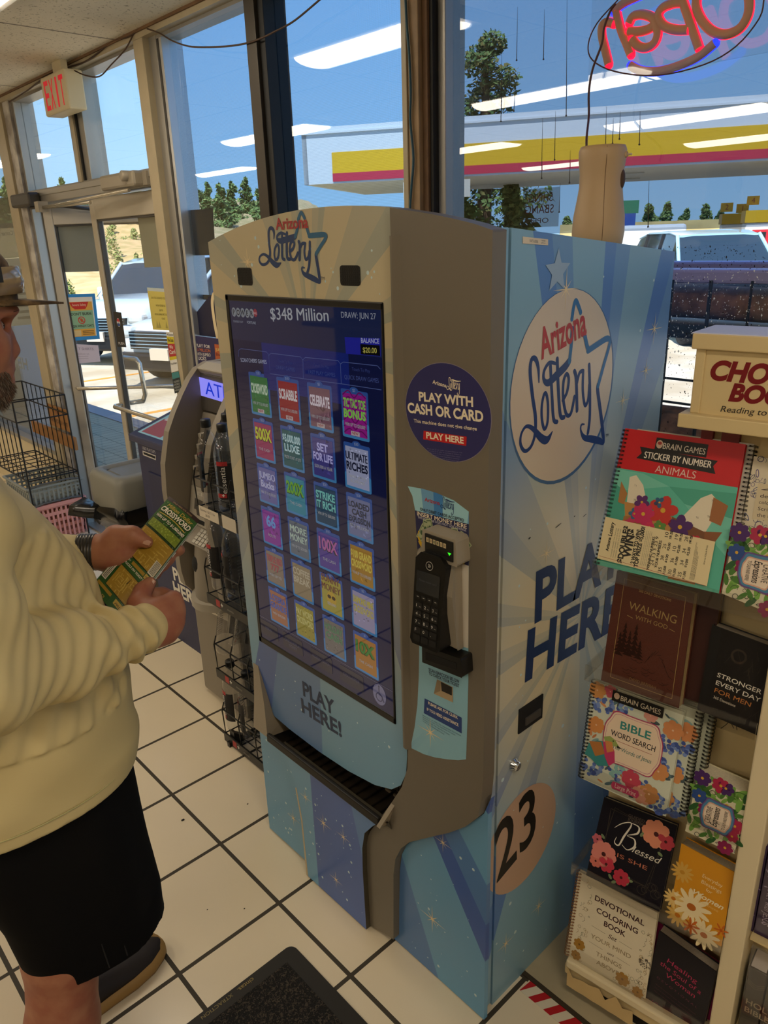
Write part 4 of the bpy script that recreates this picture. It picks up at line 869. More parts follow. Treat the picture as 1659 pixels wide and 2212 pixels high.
# ================================================================== doors and storefront fittings
mDoor = M('door_aluminium', 'c4bba9', .4, metal=.35); mDoorD = M('door_dark_seal', '4c4740', .5); mPull = M('satin_bar', 'd2cbbb', .25, metal=.8)
def leaf(name, O, U, Wd, z1=1.955):
    """a glazed door leaf; O hinge foot, U runs from the hinge to the free edge"""
    O = Vector(O); U = Vector(U).normalized(); N = U.cross(Vector((0, 0, 1)))
    X = Matrix(((U.x, N.x, 0, O.x), (U.y, N.y, 0, O.y), (0, 0, 1, 0), (0, 0, 0, 1)))
    t = bpy.data.objects.new(name, None); COL.objects.link(t); t.location = O; t['kind'] = 'structure'
    b = MB()
    for (a0, a1, c0, c1) in ((0, .055, .01, z1), (Wd-.055, Wd, .01, z1), (.055, Wd-.055, z1-.10, z1), (.055, Wd-.055, .01, .16)): b.box(a0, a1, -.02, .02, c0, c1, mDoor, X)
    b.build('door_frame', t, bevel=.004)
    b = MB()
    for (a0, a1, c0, c1) in ((.055, .064, .16, z1-.1), (Wd-.064, Wd-.055, .16, z1-.1), (.055, Wd-.055, z1-.109, z1-.1), (.055, Wd-.055, .16, .169)): b.box(a0, a1, -.012, .012, c0, c1, mDoorD, X)
    b.build('glazing_seal', t)
    b = MB(); b.box(.06, Wd-.06, -.002, .002, .165, z1-.105, gClear, X); b.build('door_glass', t)
    return t, X, U, N
d1, X1, U1, N1 = leaf('door_1', (.905, .955, 0), (0, 1, 0), .775)
b = MB(); b.tube([(.885, 1.69, .905), (.84, 1.68, .905), (.83, 1.66, .905), (.83, 1.02, .905), (.84, 1.0, .905), (.885, .99, .905)], .012, mPull, n=10); b.build('push_bar', d1)
b = MB(); b.tube([P(u, v, 'x', xx) for (u, v, xx) in ((256, 770, .925), (264, 772, .97), (294, 776, .985), (301, 785, .985), (314, 852, .985), (309, 866, .985), (282, 870, .97), (272, 871, .925))], .013, mPull, n=10); b.build('pull_handle', d1)
U2 = Vector((.715, -.70, 0)).normalized()
d2, X2, U2, N2 = leaf('door_2', (.925, 2.47, 0), U2, .80)
c2 = Print(MB(), X2 @ Vector((0, .021, 0)), U2, (0, 0, 1)) if N2.dot(Vector((-1, -1, 0))) > 0 else None
Ni = N2 if N2.dot(Vector((-1, -1, 0))) > 0 else -N2
def on2(h=.006): return Print(MB(), Vector((.925, 2.47, 0))+Ni*h, U2, (0, 0, 1))
c = on2(.05); a = c.px(146, 838); e_ = c.px(306, 838); zz = .905
b = MB(); b.tube([X2 @ Vector(p) for p in ((.03, -.02*(1 if Ni == -N2 else -1), zz), (.05, (-.05 if Ni == -N2 else .05), zz), (.74, (-.05 if Ni == -N2 else .05), zz), (.77, (-.02 if Ni == -N2 else .02), zz))], .012, mPull, n=10); b.build('push_bar', d2)
def sheet(name, label, cat, c, quad, bg, draw=None, group=None, edge=None):
    """a thin sheet stuck on the canvas plane c between photo pixels"""
    pts = c.pp(quad); b = c.mb; lo = c.base; c.base = .0012
    b.prism([c.at(*p, 0.0011) for p in pts], -c.N*.0009, bg); c.L = 0
    if draw: draw(c, quad, pts)
    o = b.build(name, loc=c.at(sum(p[0] for p in pts)/len(pts), min(p[1] for p in pts), 0)); tag(o, label, cat, group); c.base = lo
    return o
def lerp(q, s, t):  # point in a pixel quad TL TR BR BL
    a = [q[0][i]+(q[1][i]-q[0][i])*s for i in (0, 1)]; b = [q[3][i]+(q[2][i]-q[3][i])*s for i in (0, 1)]
    return (a[0]+(b[0]-a[0])*t, a[1]+(b[1]-a[1])*t)
def qp(c, q, pts, m, L): c.poly(c.pp([lerp(q, *p) for p in pts]), m, L)
def qt(c, q, s, x0, x1, y, h, m, L=3, **k):
    """text across the quad: x0..x1 and baseline y in quad fractions, h as a fraction of its height"""
    A = lerp(q, x0, y); B = lerp(q, x1, y); H = abs(lerp(q, .5, 0)[1]-lerp(q, .5, 1)[1]); c.tpx(s, A, B, H*h, m, L, **k)
def rc(x0, y0, x1, y1): return [(x0, y0), (x1, y0), (x1, y1), (x0, y1)]
mPaper = M('white_paper', 'e9e6dd', .7)
def dr(c, q, pts):
    qp(c, q, rc(.09, .07, .91, .92), ink('e8e4d8'), 1); qp(c, q, rc(.13, .17, .88, .92), ink('8fb896'), 2); qp(c, q, rc(.13, .17, .88, .36), ink('e0a848'), 3); qp(c, q, rc(.13, .76, .88, .92), ink('e0a848'), 3)
    qp(c, q, [(.2, .18), (.78, .17), (.72, .27), (.66, .33), (.34, .33), (.26, .28)], ink('c8322c'), 4); qt(c, q, 'Severe Safety', .28, .7, .26, .05, ink('f0d8b8'), 5)
    qt(c, q, "DON'T BURN", .2, .82, .46, .055, ink('333a34'), 4, bold=.03); qt(c, q, 'ON WINDY DAYS', .2, .86, .72, .05, ink('333a34'), 4, bold=.03)
    a = c.px(*lerp(q, .5, .57)); c.ring(a[0], a[1], .017, .022, ink('c8322c'), 4); c.stroke([(a[0]-.012, a[1]+.012), (a[0]+.012, a[1]-.012)], .005, ink('c8322c'), 5, sm=0); c.ell(a[0], a[1], .009, .012, ink('b0703c'), 4, n=12)
    for i in range(3): qp(c, q, rc(.48, .80+i*.035, .84, .815+i*.035), ink('6a5230'), 4)
    qp(c, q, rc(.19, .78, .43, .91), ink('d8c08c'), 4)
sheet('door_poster', 'blue-taped fire safety poster on the open left door', 'poster', on2(.007), [(132, 636), (205, 634), (216, 732), (150, 737)], ink('2f8fd8'), dr)
def dr(c, q, pts):
    qt(c, q, 'T SHIRTS', .2, .8, .3, .13, ink('8a8098'), 2); qt(c, q, 'follow us', .15, .6, .55, .1, ink('a098ac'), 2)
    for i in range(2): qp(c, q, rc(.15, .62+i*.12, .55, .66+i*.12), ink('b8b0c0'), 2)
sheet('door_notice', 'small lilac T shirt notice under the blue-taped poster', 'notice', on2(.007), [(157, 743), (212, 746), (217, 781), (163, 786)], M('lilac_paper', 'cfc6d6', .6), dr)
sheet('sign_back', 'grey back of a notice board on the open left door', 'notice', on2(-.01), [(114, 484), (200, 482), (214, 586), (134, 588)], M('grey_card', '9b9c90', .8))
def on1(x=.885): return Print(MB(), (x, 0, 0), (0, -1, 0), (0, 0, 1))
sheet('sign_back', 'olive grey back of a notice board high on the right door', 'notice', on1(.925), [(294, 443), (342, 439), (362, 576), (313, 578)], M('olive_card', '8d8c78', .8))
def dr(c, q, pts):
    qp(c, q, rc(0, 0, 1, .08), ink('c9d4d6'), 1)
    for s, x0, x1, y in (('EACH SINGLE 2272 VR', .14, .86, .26), ('32 BEND NOW', .3, .75, .44), ('MAY BE', .45, .62, .55), ('PREDATORS SAME UNDER', .2, .9, .65), ('TOADY', .5, .68, .75)): qt(c, q, s, x0, x1, y, .045, ink('8a8040'), 2, flip=True)
    for x in (.25, .36, .7): qp(c, q, [(x-.06, .95), (x, .78), (x+.06, .95)], ink('b0a458'), 2)
sheet('yellow_notice', 'yellow sheet with a line drawing of trees taped to the right door', 'notice', on1(.90), [(318, 621), (364, 624), (375, 714), (331, 712)], M('yellow_paper', 'd9c968', .6), dr)
def dr(c, q, pts):
    a = c.px(*lerp(q, .5, .3)); c.ell(a[0], a[1], .019, .022, ink('e8e8ec'), 1); c.ell(a[0], a[1]+.008, .017, .012, ink('c02838'), 2); c.ell(a[0], a[1]-.009, .016, .010, ink('244a94'), 2); c.rect(a[0]-.015, a[1]-.004, a[0]+.015, a[1]+.004, ink('e8e8ec'), L=3); c.text('pepsi', a[0], a[1]-.003, .006, ink('20242c'), 4, align='c')
    qt(c, q, 'PUSH', .2, .85, .93, .06, ink('cfcfd4'), 2, bold=.03)
sheet('push_sticker', 'narrow black push sticker with a round drink emblem on the right door stile', 'sticker', on1(.878), [(245, 673), (262, 675), (273, 750), (254, 749)], ink('1c1c22'), dr)
def dr(c, q, pts):
    qp(c, q, rc(0, .12, 1, .30), ink('d8c62c'), 1); qp(c, q, rc(0, .30, 1, .62), ink('b83238'), 1); qp(c, q, rc(0, .62, 1, .70), ink('d8c62c'), 1)
    qt(c, q, 'All Customers', .1, 1, .09, .05, ink('2b2b2b')); qt(c, q, 'We Scan', .1, .9, .25, .08, ink('2b2b2b'), bold=.03); qt(c, q, 'We', .2, .7, .42, .08, ink('e8e4d8'), bold=.03); qt(c, q, 'Card', .15, .95, .55, .09, ink('e8e4d8'), bold=.04); qt(c, q, 'Proof Ident', .1, .95, .82, .05, ink('2b2b2b'))
sheet('age_check_sticker', 'red and yellow age check strip low on the cream door post', 'sticker', on1(.834), [(359, 716), (374, 718), (386, 800), (371, 805)], mPaper, dr)
def dr(c, q, pts): 
    qp(c, q, rc(0, .3, 1, 1), ink('1e2a30'), 1)
    for i in range(4): qt(c, q, 'VIDEO', .1, .9, .5+i*.14, .08, ink('c8ccc8'))
sheet('camera_sticker', 'teal and black strip below the age check strip on the door post', 'sticker', on1(.834), [(371, 806), (386, 802), (394, 845), (378, 850)], ink('3c8a8c'), dr)
# tinted window: board, logo poster, ticket poster
def onw(x): return Print(MB(), (x, 0, 0), (0, -1, 0), (0, 0, 1))
sheet('window_board', 'dark square board behind the tinted window by the door post', 'sign', onw(.915), [(397, 455), (460, 450), (466, 551), (407, 552)], M('dark_board', '2a2a34', .6))
def dr(c, q, pts):
    def f(px_, py_): a = c.px(458, 640); return (a[0]+(px_-510)*.00105, a[1]-(py_-270)*.00105)
    c.stroke([f(*p) for p in ((575, 330), (560, 280), (530, 262), (508, 300), (511, 380), (522, 450), (512, 505), (480, 545), (440, 520), (450, 480), (490, 488), (540, 530), (600, 545))], [.022]*13, ink('e4cfa4'), 2)
sheet('logo_poster', 'navy poster with a big cream script letter beside the cash machine', 'poster', onw(.892), [(421, 680), (452, 640), (520, 640), (520, 735), (428, 724)], ink('1e1f3c'), dr)
def dr(c, q, pts):
    for s, y, col in (('PLAY FOR', .36, 'd8d4cc'), ('$1 MILLION', .50, 'd07030'), ('WITH JUMBO', .64, 'd8d4cc'), ('BUCKS', .78, 'd8d4cc')): qt(c, q, s, .09, .37 if s != 'BUCKS' else .28, y, .10, ink(col), 2, bold=.03)
    qp(c, q, rc(.46, .2, .68, 1), ink('b85a30'), 1); qp(c, q, rc(.66, .3, .84, 1), ink('c06a34'), 2)
    for x0, y in ((.48, .42), (.67, .5)): qt(c, q, 'JUMBO', x0, x0+.18, y, .09, ink('e8c878'), 4, bold=.04); qt(c, q, 'Bucks', x0, x0+.18, y+.16, .09, ink('7a2818'), 4, bold=.04)
sheet('ticket_poster', 'purple poster advertising orange scratch tickets above the cash machine', 'poster', onw(.872), [(414, 724), (520, 738), (528, 800), (416, 790)], ink('2c2856'), dr)
sheet('window_bar', 'dark strip across the tinted window by the door post', 'sign', onw(.93), [(403, 635), (470, 638), (470, 649), (404, 645)], mBlk)
# exit sign
xs = .74; ye0 = P(85, 167, 'x', xs).y; ye1 = P(137, 149, 'x', xs).y; ze1 = P(110, 158, 'x', xs).z; ze0 = P(122, 245, 'x', xs).z
t = thing('exit_sign', 'white lit exit sign with red letters hung under the ceiling', 'sign', (xs+.05, (ye0+ye1)/2, ze0))
mSign = M('sign_cream_plastic', 'd9cba6', .5); b = MB(); b.box(xs, xs+.085, ye1, ye0, ze0, ze1, mSign); b.build('housing', t, bevel=.008)
b = MB(); b.box(xs+.03, xs+.06, (ye0+ye1)/2-.05, (ye0+ye1)/2+.05, ze1, CEIL, mSign); b.build('canopy_mount', t)
b = MB(); c = Print(b, (xs, 0, 0), (0, -1, 0), (0, 0, 1)); mEx = M('exit_red', 'd81c34', .5, emit=.25, ecol='ff2038'); hE = (ze1-ze0)
for i, ch in enumerate('EXIT'):
    a0 = -ye0+.035+i*(ye0-ye1-.05)/4.0; wl = (ye0-ye1)*.17
    c.text(ch, a0 if ch != 'I' else a0+.018, ze0+hE*.14, hE*.72, mEx, 1, w=wl if ch != 'I' else .018, bold=.02)
b.build('lettering', t)
# door closers
mClo = M('closer_grey_paint', 'a89e8c', .45, metal=.3); mCloD = M('closer_dark', '47433e', .45, metal=.3)
t = thing('door_closer', 'cream door closer over the right door', 'door closer', (.83, 1.2, 1.98), 'door closers')
p0 = P(229, 403, 'x', .82); p1 = P(300, 378, 'x', .82); b = MB(); b.box(.79, .85, p1.y, p0.y, 1.965, 2.03, mClo); b.build('housing', t, bevel=.012)
b = MB(); b.box(.835, .85, .97, p1.y+.02, 1.97, 2.025, mClo); b.lathe([(.022, 0), (.022, .05), (.016, .055), (.002, .055)], mClo, c=(.82, p1.y+.06, 2.01), X=Matrix.Rotation(-pi/2, 4, 'Y'), n=16); b.build('mounting_plate', t)
b = MB(); b.tube([(.80, p1.y+.07, 1.955), (.74, 1.5, 1.935), (.70, 1.88, 1.92), (.82, 1.55, 1.93)], .009, mPull, n=6); b.box(.68, .73, 1.86, 1.91, 1.90, 1.95, mClo); b.build('arm', t)
t = thing('door_closer', 'dark door closer over the open left door', 'door closer', (.83, 2.45, 1.95), 'door closers')
b = MB(); b.box(.78, .85, 2.27, 2.56, 1.95, 2.02, mCloD); b.build('housing', t, bevel=.012)
b = MB(); b.tube([(.82, 2.36, 1.945), (.9, 2.1, 1.94), (1.02, 2.02, 1.92), tuple(X2 @ Vector((.55, 0, 1.9)))], .009, mCloD, n=6); b.build('arm', t)
# loose wires under the ceiling
mCord = M('brown_bell_wire', '4a3526', .6)
b = MB(); pts = [(318, 62, .82), (345, 72, .825), (372, 88, .83), (408, 100, .83), (450, 102, .83), (500, 99, .83), (538, 92, .836), (570, 80, .836), (598, 66, .84), (625, 52, .85), (650, 34, .85), (690, 0, .84), (720, -25, .84)]
b.tube(smooth_pts([tuple(P(u, v, 'x', x)) for u, v, x in pts], 4), .003, mCord, n=6); tag(b.build('loose_wire', loc=P(450, 102, 'x', .83)), 'thin brown wire sagging across the top of the tinted windows', 'wire')
b = MB(); pts = [(290, 68, .83), (272, 105, .81), (240, 140, .80), (215, 165, .80), (185, 163, .80), (160, 152, .79)]
b.tube(smooth_pts([tuple(P(u, v, 'x', x)) for u, v, x in pts], 4), .003, mCord, n=6); tag(b.build('loose_wire', loc=P(215, 165, 'x', .80)), 'thin brown wire drooping beside the exit sign', 'wire')
b = MB(); pts = [(300, 62, .80), (280, 78, .80), (240, 92, .8), (190, 130, .8), (150, 145, .8), (100, 165, .80), (60, 195, .8), (20, 220, .8)]
b.tube(smooth_pts([tuple(P(u, v, 'x', .825)) for u, v, x in pts], 4), .0035, mCord, n=6); tag(b.build('loose_wire', loc=P(190, 130, 'x', .825)), 'thin wire tacked along the ceiling edge behind the exit sign', 'wire')
b = MB(); pts = [(876, 0), (879, 60), (884, 120), (887, 200), (886, 260), (893, 340), (889, 400), (886, 445), (884, 520)]
b.tube(smooth_pts([tuple(P(u, v, 'x', .822)) for u, v in pts], 4), .004, M('teal_cable', '2f5663', .5), n=6); tag(b.build('cable', loc=P(890, 300, 'x', .822)), 'teal cable running down the wooden window post', 'cable')
# signs on the far left pane and things behind the man
def dr(c, q, pts):
    for s, x0, x1, y in (('35 W Pinewood', .45, .98, .18), ('Munds Park AZ', .35, .98, .32)): qt(c, q, s, 1-x1, 1-x0, y, .05, ink('2f2f2f'), 2, flip=True)
    qp(c, q, rc(.3, .42, .8, .5), ink('70706a'), 1); qt(c, q, 'WARNING', .35, .75, .48, .05, ink('303030'), 2, flip=True); qt(c, q, 'The Corner Cafe', .25, .95, .62, .06, ink('303030'), 2, flip=True)
sheet('window_sign', 'grey translucent sign with reversed address lettering on the far left pane', 'sign', onw(.91), [(-40, 430), (42, 425), (55, 555), (-30, 562)], see('sign_film', (.55, .55, .52), refl=.15), dr)
def dr(c, q, pts):
    qt(c, q, '928-555', .3, .9, .3, .12, ink('3a3630'), 2, flip=True)
    for i in range(6): qp(c, q, rc(.35, .42+i*.09, .9, .46+i*.09), ink('8a8680'), 2)
sheet('window_notice', 'white notice with reversed telephone number by the hat', 'notice', onw(.91), [(0, 560), (58, 556), (80, 700), (20, 705)], mPaper, dr)
t = thing('ice_freezer', 'grey chest outside the left window lettered HERE in reverse', 'freezer', (1.35, 4.9, -.02)); b = MB(); b.box(1.15, 1.6, 4.2, 5.6, -.02, 1.25, M('freezer_grey', 'a9b3bc', .5)); b.build('cabinet', t, bevel=.02)
b = MB(); c = Print(b, (1.15, 0, 0), (0, -1, 0), (0, 0, 1)); c.tpx('HERE', (25, 790), (62, 800), 20, ink('e6e8ea'), 1, flip=True, bold=.03); b.build('lettering', t)
CNX, CNY = P(36, 838, 'z', -.02)[:2]
tag(MB().lathe([(.14, 0), (.13, .02), (.03, .5), (.01, .52)], M('cone_orange', 'd8563c', .5), c=(CNX, CNY, -.02), n=16).build('traffic_cone', loc=(CNX, CNY, -.02)), 'orange traffic cone outside behind the beard', 'cone')

# ---- wire stand with baskets, left of the doors
t = thing('wire_stand', 'black wire stand by the left door jamb holding baskets', 'stand', (.66, 2.62, 0)); mW = M('black_wire')
xa, xb, ya, yb = .50, .80, 2.30, 3.05
b = MB()
for (x, y) in ((xa, ya), (xa, yb), (xb, ya), (xb, yb)): b = MB(); b.tube([(x, y, .0), (x, y, .90)], .005, mW, n=6); b.build('upright', t)
for z in (.90, .78, .42): b = MB(); b.tube([(xa, ya, z), (xa, yb, z), (xb, yb, z), (xb, ya, z)], .0045, mW, n=6, closed=True); b.build('hoop', t)
for i in range(1, 9): b = MB(); y = ya+(yb-ya)*i/9; b.tube([(xa, y, .42), (xa, y, .78)], .003, mW, n=5); b.tube([(xb, y, .05), (xb, y, .90)], .003, mW, n=5); b.build('wire', t)
b = MB()
for i in range(8): y = ya+(yb-ya)*(i+.5)/8; b.tube([(xa, y, .42), (xb, y, .42)], .003, mW, n=5)
for i in range(3): x = xa+(xb-xa)*(i+1)/4; b.tube([(x, ya, .418), (x, yb, .418)], .003, mW, n=5)
b.build('shelf', t)
b = MB(); b.box(.805, .81, 2.32, 2.66, .66, .80, M('kraft_card', '9c6e40', .7)); c = Print(b, (.805, -0, 0), (0, -1, 0), (0, 0, 1)); c.text('FREE', -2.49, .75, .025, ink('7c3420'), 1, align='c'); c.text('FIREWOOD HERE', -2.49, .69, .025, ink('3a2a1c'), 1, w=.28, align='c'); b.build('card_sign', t)
b = MB(); b.box(.81, .825, 2.3, 3.05, .55, .63, M('kraft_card')); b.build('card_strip', t)
def basket(name, label, loc, m, sx=.17, sy=.22, h=.2):
    t = thing(name, label, 'basket', loc, 'shopping baskets under the wire stand'); o = Vector(loc); b = MB(); b.box(o.x-sx*.85, o.x+sx*.85, o.y-sy*.85, o.y+sy*.85, o.z, o.z+.01, m)
    for k in range(5):
        z = o.z+h*(k+.3)/5; s = .85+.15*k/5; b.box(o.x-sx*s, o.x-sx*s+.006, o.y-sy*s, o.y+sy*s, z, z+h*.09, m); b.box(o.x+sx*s-.006, o.x+sx*s, o.y-sy*s, o.y+sy*s, z, z+h*.09, m)
        b.box(o.x-sx*s, o.x+sx*s, o.y-sy*s, o.y-sy*s+.006, z, z+h*.09, m); b.box(o.x-sx*s, o.x+sx*s, o.y+sy*s-.006, o.y+sy*s, z, z+h*.09, m)
    for k in range(12):
        f = k/11*2-1
        for sgn in (-1, 1):
            b.box(o.x+sgn*sx*.93-.003, o.x+sgn*sx*.93+.003, o.y+f*sy*.9-.006, o.y+f*sy*.9+.006, o.z, o.z+h*.95, m); b.box(o.x+f*sx*.9-.006, o.x+f*sx*.9+.006, o.y+sgn*sy*.93-.003, o.y+sgn*sy*.93+.003, o.z, o.z+h*.95, m)
    b.build('body', t); b = MB(); b.box(o.x-sx, o.x+sx, o.y-sy-.005, o.y-sy+.01, o.z+h*.9, o.z+h, m); b.box(o.x-sx, o.x+sx, o.y+sy-.01, o.y+sy+.005, o.z+h*.9, o.z+h, m); b.box(o.x-sx-.005, o.x-sx+.01, o.y-sy, o.y+sy, o.z+h*.9, o.z+h, m); b.box(o.x+sx-.01, o.x+sx+.005, o.y-sy, o.y+sy, o.z+h*.9, o.z+h, m); b.build('rim', t, bevel=.003)
    b = MB(); b.tube([(o.x-sx*.9, o.y-sy, o.z+h), (o.x-sx*.5, o.y-sy*1.02, o.z+h+.015), (o.x+sx*.5, o.y-sy*1.02, o.z+h+.015), (o.x+sx*.9, o.y-sy, o.z+h)], .006, M('handle_grey', '5a5a58', .4), n=6); b.build('handle', t)
basket('shopping_basket', 'pink plastic shopping basket at the foot of the wire stand', (.66, 2.55, .004), M('pink_plastic', 'd8958a', .5), h=.24)
basket('shopping_basket', 'grey plastic shopping basket stacked in the pink one', (.66, 2.55, .245), M('grey_plastic', '8c9088', .5), h=.12)

# ================================================================== cash machine
mAtm = M('cash_machine_grey', '857c6e', .42); mAtmL = M('cash_machine_light', 'a39b8c', .42); mAtmD = M('cash_machine_dark', '4f4a44', .45)
t = thing('cash_machine', 'grey cash machine with a lit blue ATM sign behind the bottle rack', 'cash machine', (.6, -.08, 0)); AT = t
y0, y1 = -.155, .172
b = MB(); b.box(.40, .80, y0, y1, .012, .47, mAtm); b.build('lower_cabinet', t, bevel=.012)
b = MB(); b.box(.42, .79, y0+.01, y1-.01, 0, .012, mAtmD); b.build('plinth', t)
ck = [(.40, .45), (.362, .50), (.352, .56), (.350, .69), (.338, .80), (.336, .88), (.344, .98), (.375, 1.095), (.410, 1.16), (.447, 1.218), (.485, 1.27), (.515, 1.30), (.56, 1.318), (.64, 1.318), (.80, 1.29), (.80, .45)]
for yy in (y1, y0+.035):
    b = MB(); b.prism([(x, yy, z) for x, z in ck], (0, -.035, 0), mAtm); b.build('side_cheek', t, bevel=.008, seg=3)
b = MB(); b.box(.56, .80, y0+.03, y1-.03, .47, 1.30, mAtmD); b.build('back_body', t)
b = MB(); b.prism([(.515, y1-.03, 1.302), (.56, y1-.03, 1.32), (.79, y1-.03, 1.30), (.79, y1-.03, 1.28), (.53, y1-.03, 1.28)], (0, y0-y1+.06, 0), mAtmL); b.build('hood', t, bevel=.006)
b = MB(); b.prism([(.525, y1-.03, 1.285), (.60, y1-.03, 1.285), (.60, y1-.03, 1.15), (.515, y1-.03, 1.15)], (0, y0-y1+.06, 0), mAtmD); SGN = b.build('sign_housing', t, bevel=.004)
c = Print(MB(), (.519, 0, 0), (0, -1, 0), (0, 0, 1)); q4 = c.pp([(430, 814), (515, 838), (520, 880), (430, 853)]); c.poly(q4, M('atm_lightbox', '0a0a20', .3, emit=.95, ecol='8f8cf6'), 1); c.tpx('ATM', (445, 851), (503, 868), 27, M('atm_blue', '1030c8', .3, emit=.5, ecol='1038e0'), 2, bold=.02); c.mb.build('lit_sign', SGN)
def slab(p, th, m, name, parent, ya=y0+.04, yb=y1-.04, bevel=.005):
    b = MB(); (xa, za), (xb, zb) = p; b.prism([(xa, yb, za), (xb, yb, zb), (xb+th, yb, zb), (xa+th, yb, za)], (0, ya-yb, 0), m); return b.build(name, parent, bevel=bevel)
S1 = slab(((.515, 1.145), (.435, .885)), .1, mAtm, 'screen_panel', t)
UP = Vector((.08, 0, .26)).normalized()
c = Print(MB(), (.435, 0, .885), (0, -1, 0), UP)
c.rect(-.10, .055, .11, .225, mAtmD, L=1); c.rect(-.085, .068, .10, .212, M('atm_screen', '2c3036', .12, coat=.6), L=2); c.mb.build('display', S1)
for i in range(4):
    b = MB(); p = Vector((.435, .117, .885))+UP*(.06+i*.04); b.box(p.x-.012, p.x+.01, p.y-.018, p.y+.0, p.z, p.z+.018, mAtmL); b.build('side_key', S1, bevel=.003)
S2 = slab(((.435, .885), (.405, .745)), .12, mAtmL, 'reader_panel', t)
UP2 = Vector((.03, 0, .14)).normalized(); c = Print(MB(), (.405, 0, .745), (0, -1, 0), UP2); c.rect(-.10, .06, .04, .10, mAtmD, L=1); c.rect(-.10, .012, -.02, .028, mBlkM, L=1); c.ell(.03, .03, .014, .017, mAtm, 1, n=20); c.rect(-.09, .115, -.03, .128, ink('b8b2a4'), L=1); c.text('123', -.075, .1175, .008, mAtmD, 2); c.mb.build('card_slot', S2)
KP = slab(((.405, .745), (.350, .700)), .12, mAtm, 'keypad_shelf', t)
U3 = Vector((.055, 0, .045)).normalized(); p0_ = Vector((.35, 0, .70))
for i in range(4):
    for j in range(4):
        b = MB(); q_ = p0_+U3*(.01+j*.0155)+Vector((0, .03-i*.022, 0)); nn = Vector((0, -1, 0)).cross(U3)
        b.prism([q_, q_+Vector((0, -.018, 0)), q_+Vector((0, -.018, 0))+U3*.012, q_+U3*.012], nn*.005, M('metal_key', 'aaa597', .35, metal=.4)); b.build('key', KP)
b = MB(); rg = []
for (k, z) in ((1.0, .47), (1.0, .52), (.97, .60), (.90, .70)): rg.append([(.58-.235*k*sin(a_), .008+.158*k*cos(a_), z) for a_ in np.linspace(0, pi, 15)])
b.loft(rg, mAtm, closed=False, caps=False); rg2 = []
rg2 = [[(.58-.255*sin(a_), .008+.163*cos(a_), z) for a_ in np.linspace(.02, pi-.02, 15)] for z in (.455, .485)]; b.loft(rg2, mAtmL, closed=False, caps=True); DS = b.build('dispenser_bowl', t)
b = MB(); b.ball((.385, .03, .61), .05, mBlkM, n=14, sc=(.7, .9, .9)); b.build('cash_mouth', DS)
c = Print(MB(), (.3995, 0, 0), (0, -1, 0), (0, 0, 1)); q = [(445, 1270), (492, 1294), (494, 1343), (448, 1320)]
qp(c, q, rc(0, 0, 1, .32), ink('3a8a50'), 1); qp(c, q, rc(0, .33, 1, 1), ink('ddd6c4'), 1); qt(c, q, 'Allpoint', .25, .75, .24, .13, ink('e8ecd8'), 2); qt(c, q, 'Cardtronics', .25, .9, .55, .13, ink('2a2826'), 2, bold=.03)
for i in range(3): qp(c, q, rc(.08, .72+i*.08, .7, .75+i*.08), ink('6a665c'), 2)
c.mb.build('network_sticker', t)
# ---- navy play-slip stand
mNavy = M('navy_laminate', '20264e', .45)
t = thing('play_slip_stand', 'navy lottery play slip stand between the cash machine and the bin', 'stand', (.66, .5, 0))
b = MB(); b.prism([(.535, .775, 0), (.535, .775, .93), (.80, .775, 1.01), (.80, .775, 0)], (0, -.585, 0), mNavy); stb = b
b = MB(); b.prism([(.51, .795, .925), (.51, .795, .955), (.80, .795, 1.045), (.80, .795, 1.01)], (0, -.62, 0), M('navy_rim', '2b3052', .4)); b.build('top_rim', t, bevel=.006)
U4 = Vector((.29, 0, .09)).normalized(); c = Print(MB(), (.51, .795, .955), (0, -1, 0), U4); c.rect(.03, .03, .59, .28, M('stand_glass', '8fc4e0', .12, coat=.5), L=1); c.rect(.05, .04, .22, .16, ink('8c4a58'), L=2); c.rect(.25, .05, .5, .27, ink('7ec2ea'), L=2); c.rect(.06, .15, .2, .26, ink('b8b4c0'), L=3); c.mb.build('slip_window', t)
c = Print(stb, (.5345, 0, 0), (0, -1, 0), (0, 0, 1)); c.tpx('USED PLAY SLIPS', (308, 970), (336, 980), 6, ink('cfccd4'), 1); c.poly(c.pp([(308, 973), (337, 984), (337, 994), (309, 983)]), ink('d4d0cc'), 1); c.poly(c.pp([(310, 976), (336, 986), (336, 991), (311, 981)]), mBlkM, 2)
c.tpx('PLAY', (376, 1251), (428, 1279), 24, ink('e2ddd0'), 1, bold=.05); c.tpx('HERE', (377, 1282), (431, 1312), 24, ink('e2ddd0'), 1, bold=.05); c.mb.build('cabinet', t)
b = MB(); b.box(.529, .536, .33, .70, .42, .80, M('navy_door', '1b2146', .45)); b.build('cabinet_door', t, bevel=.003)
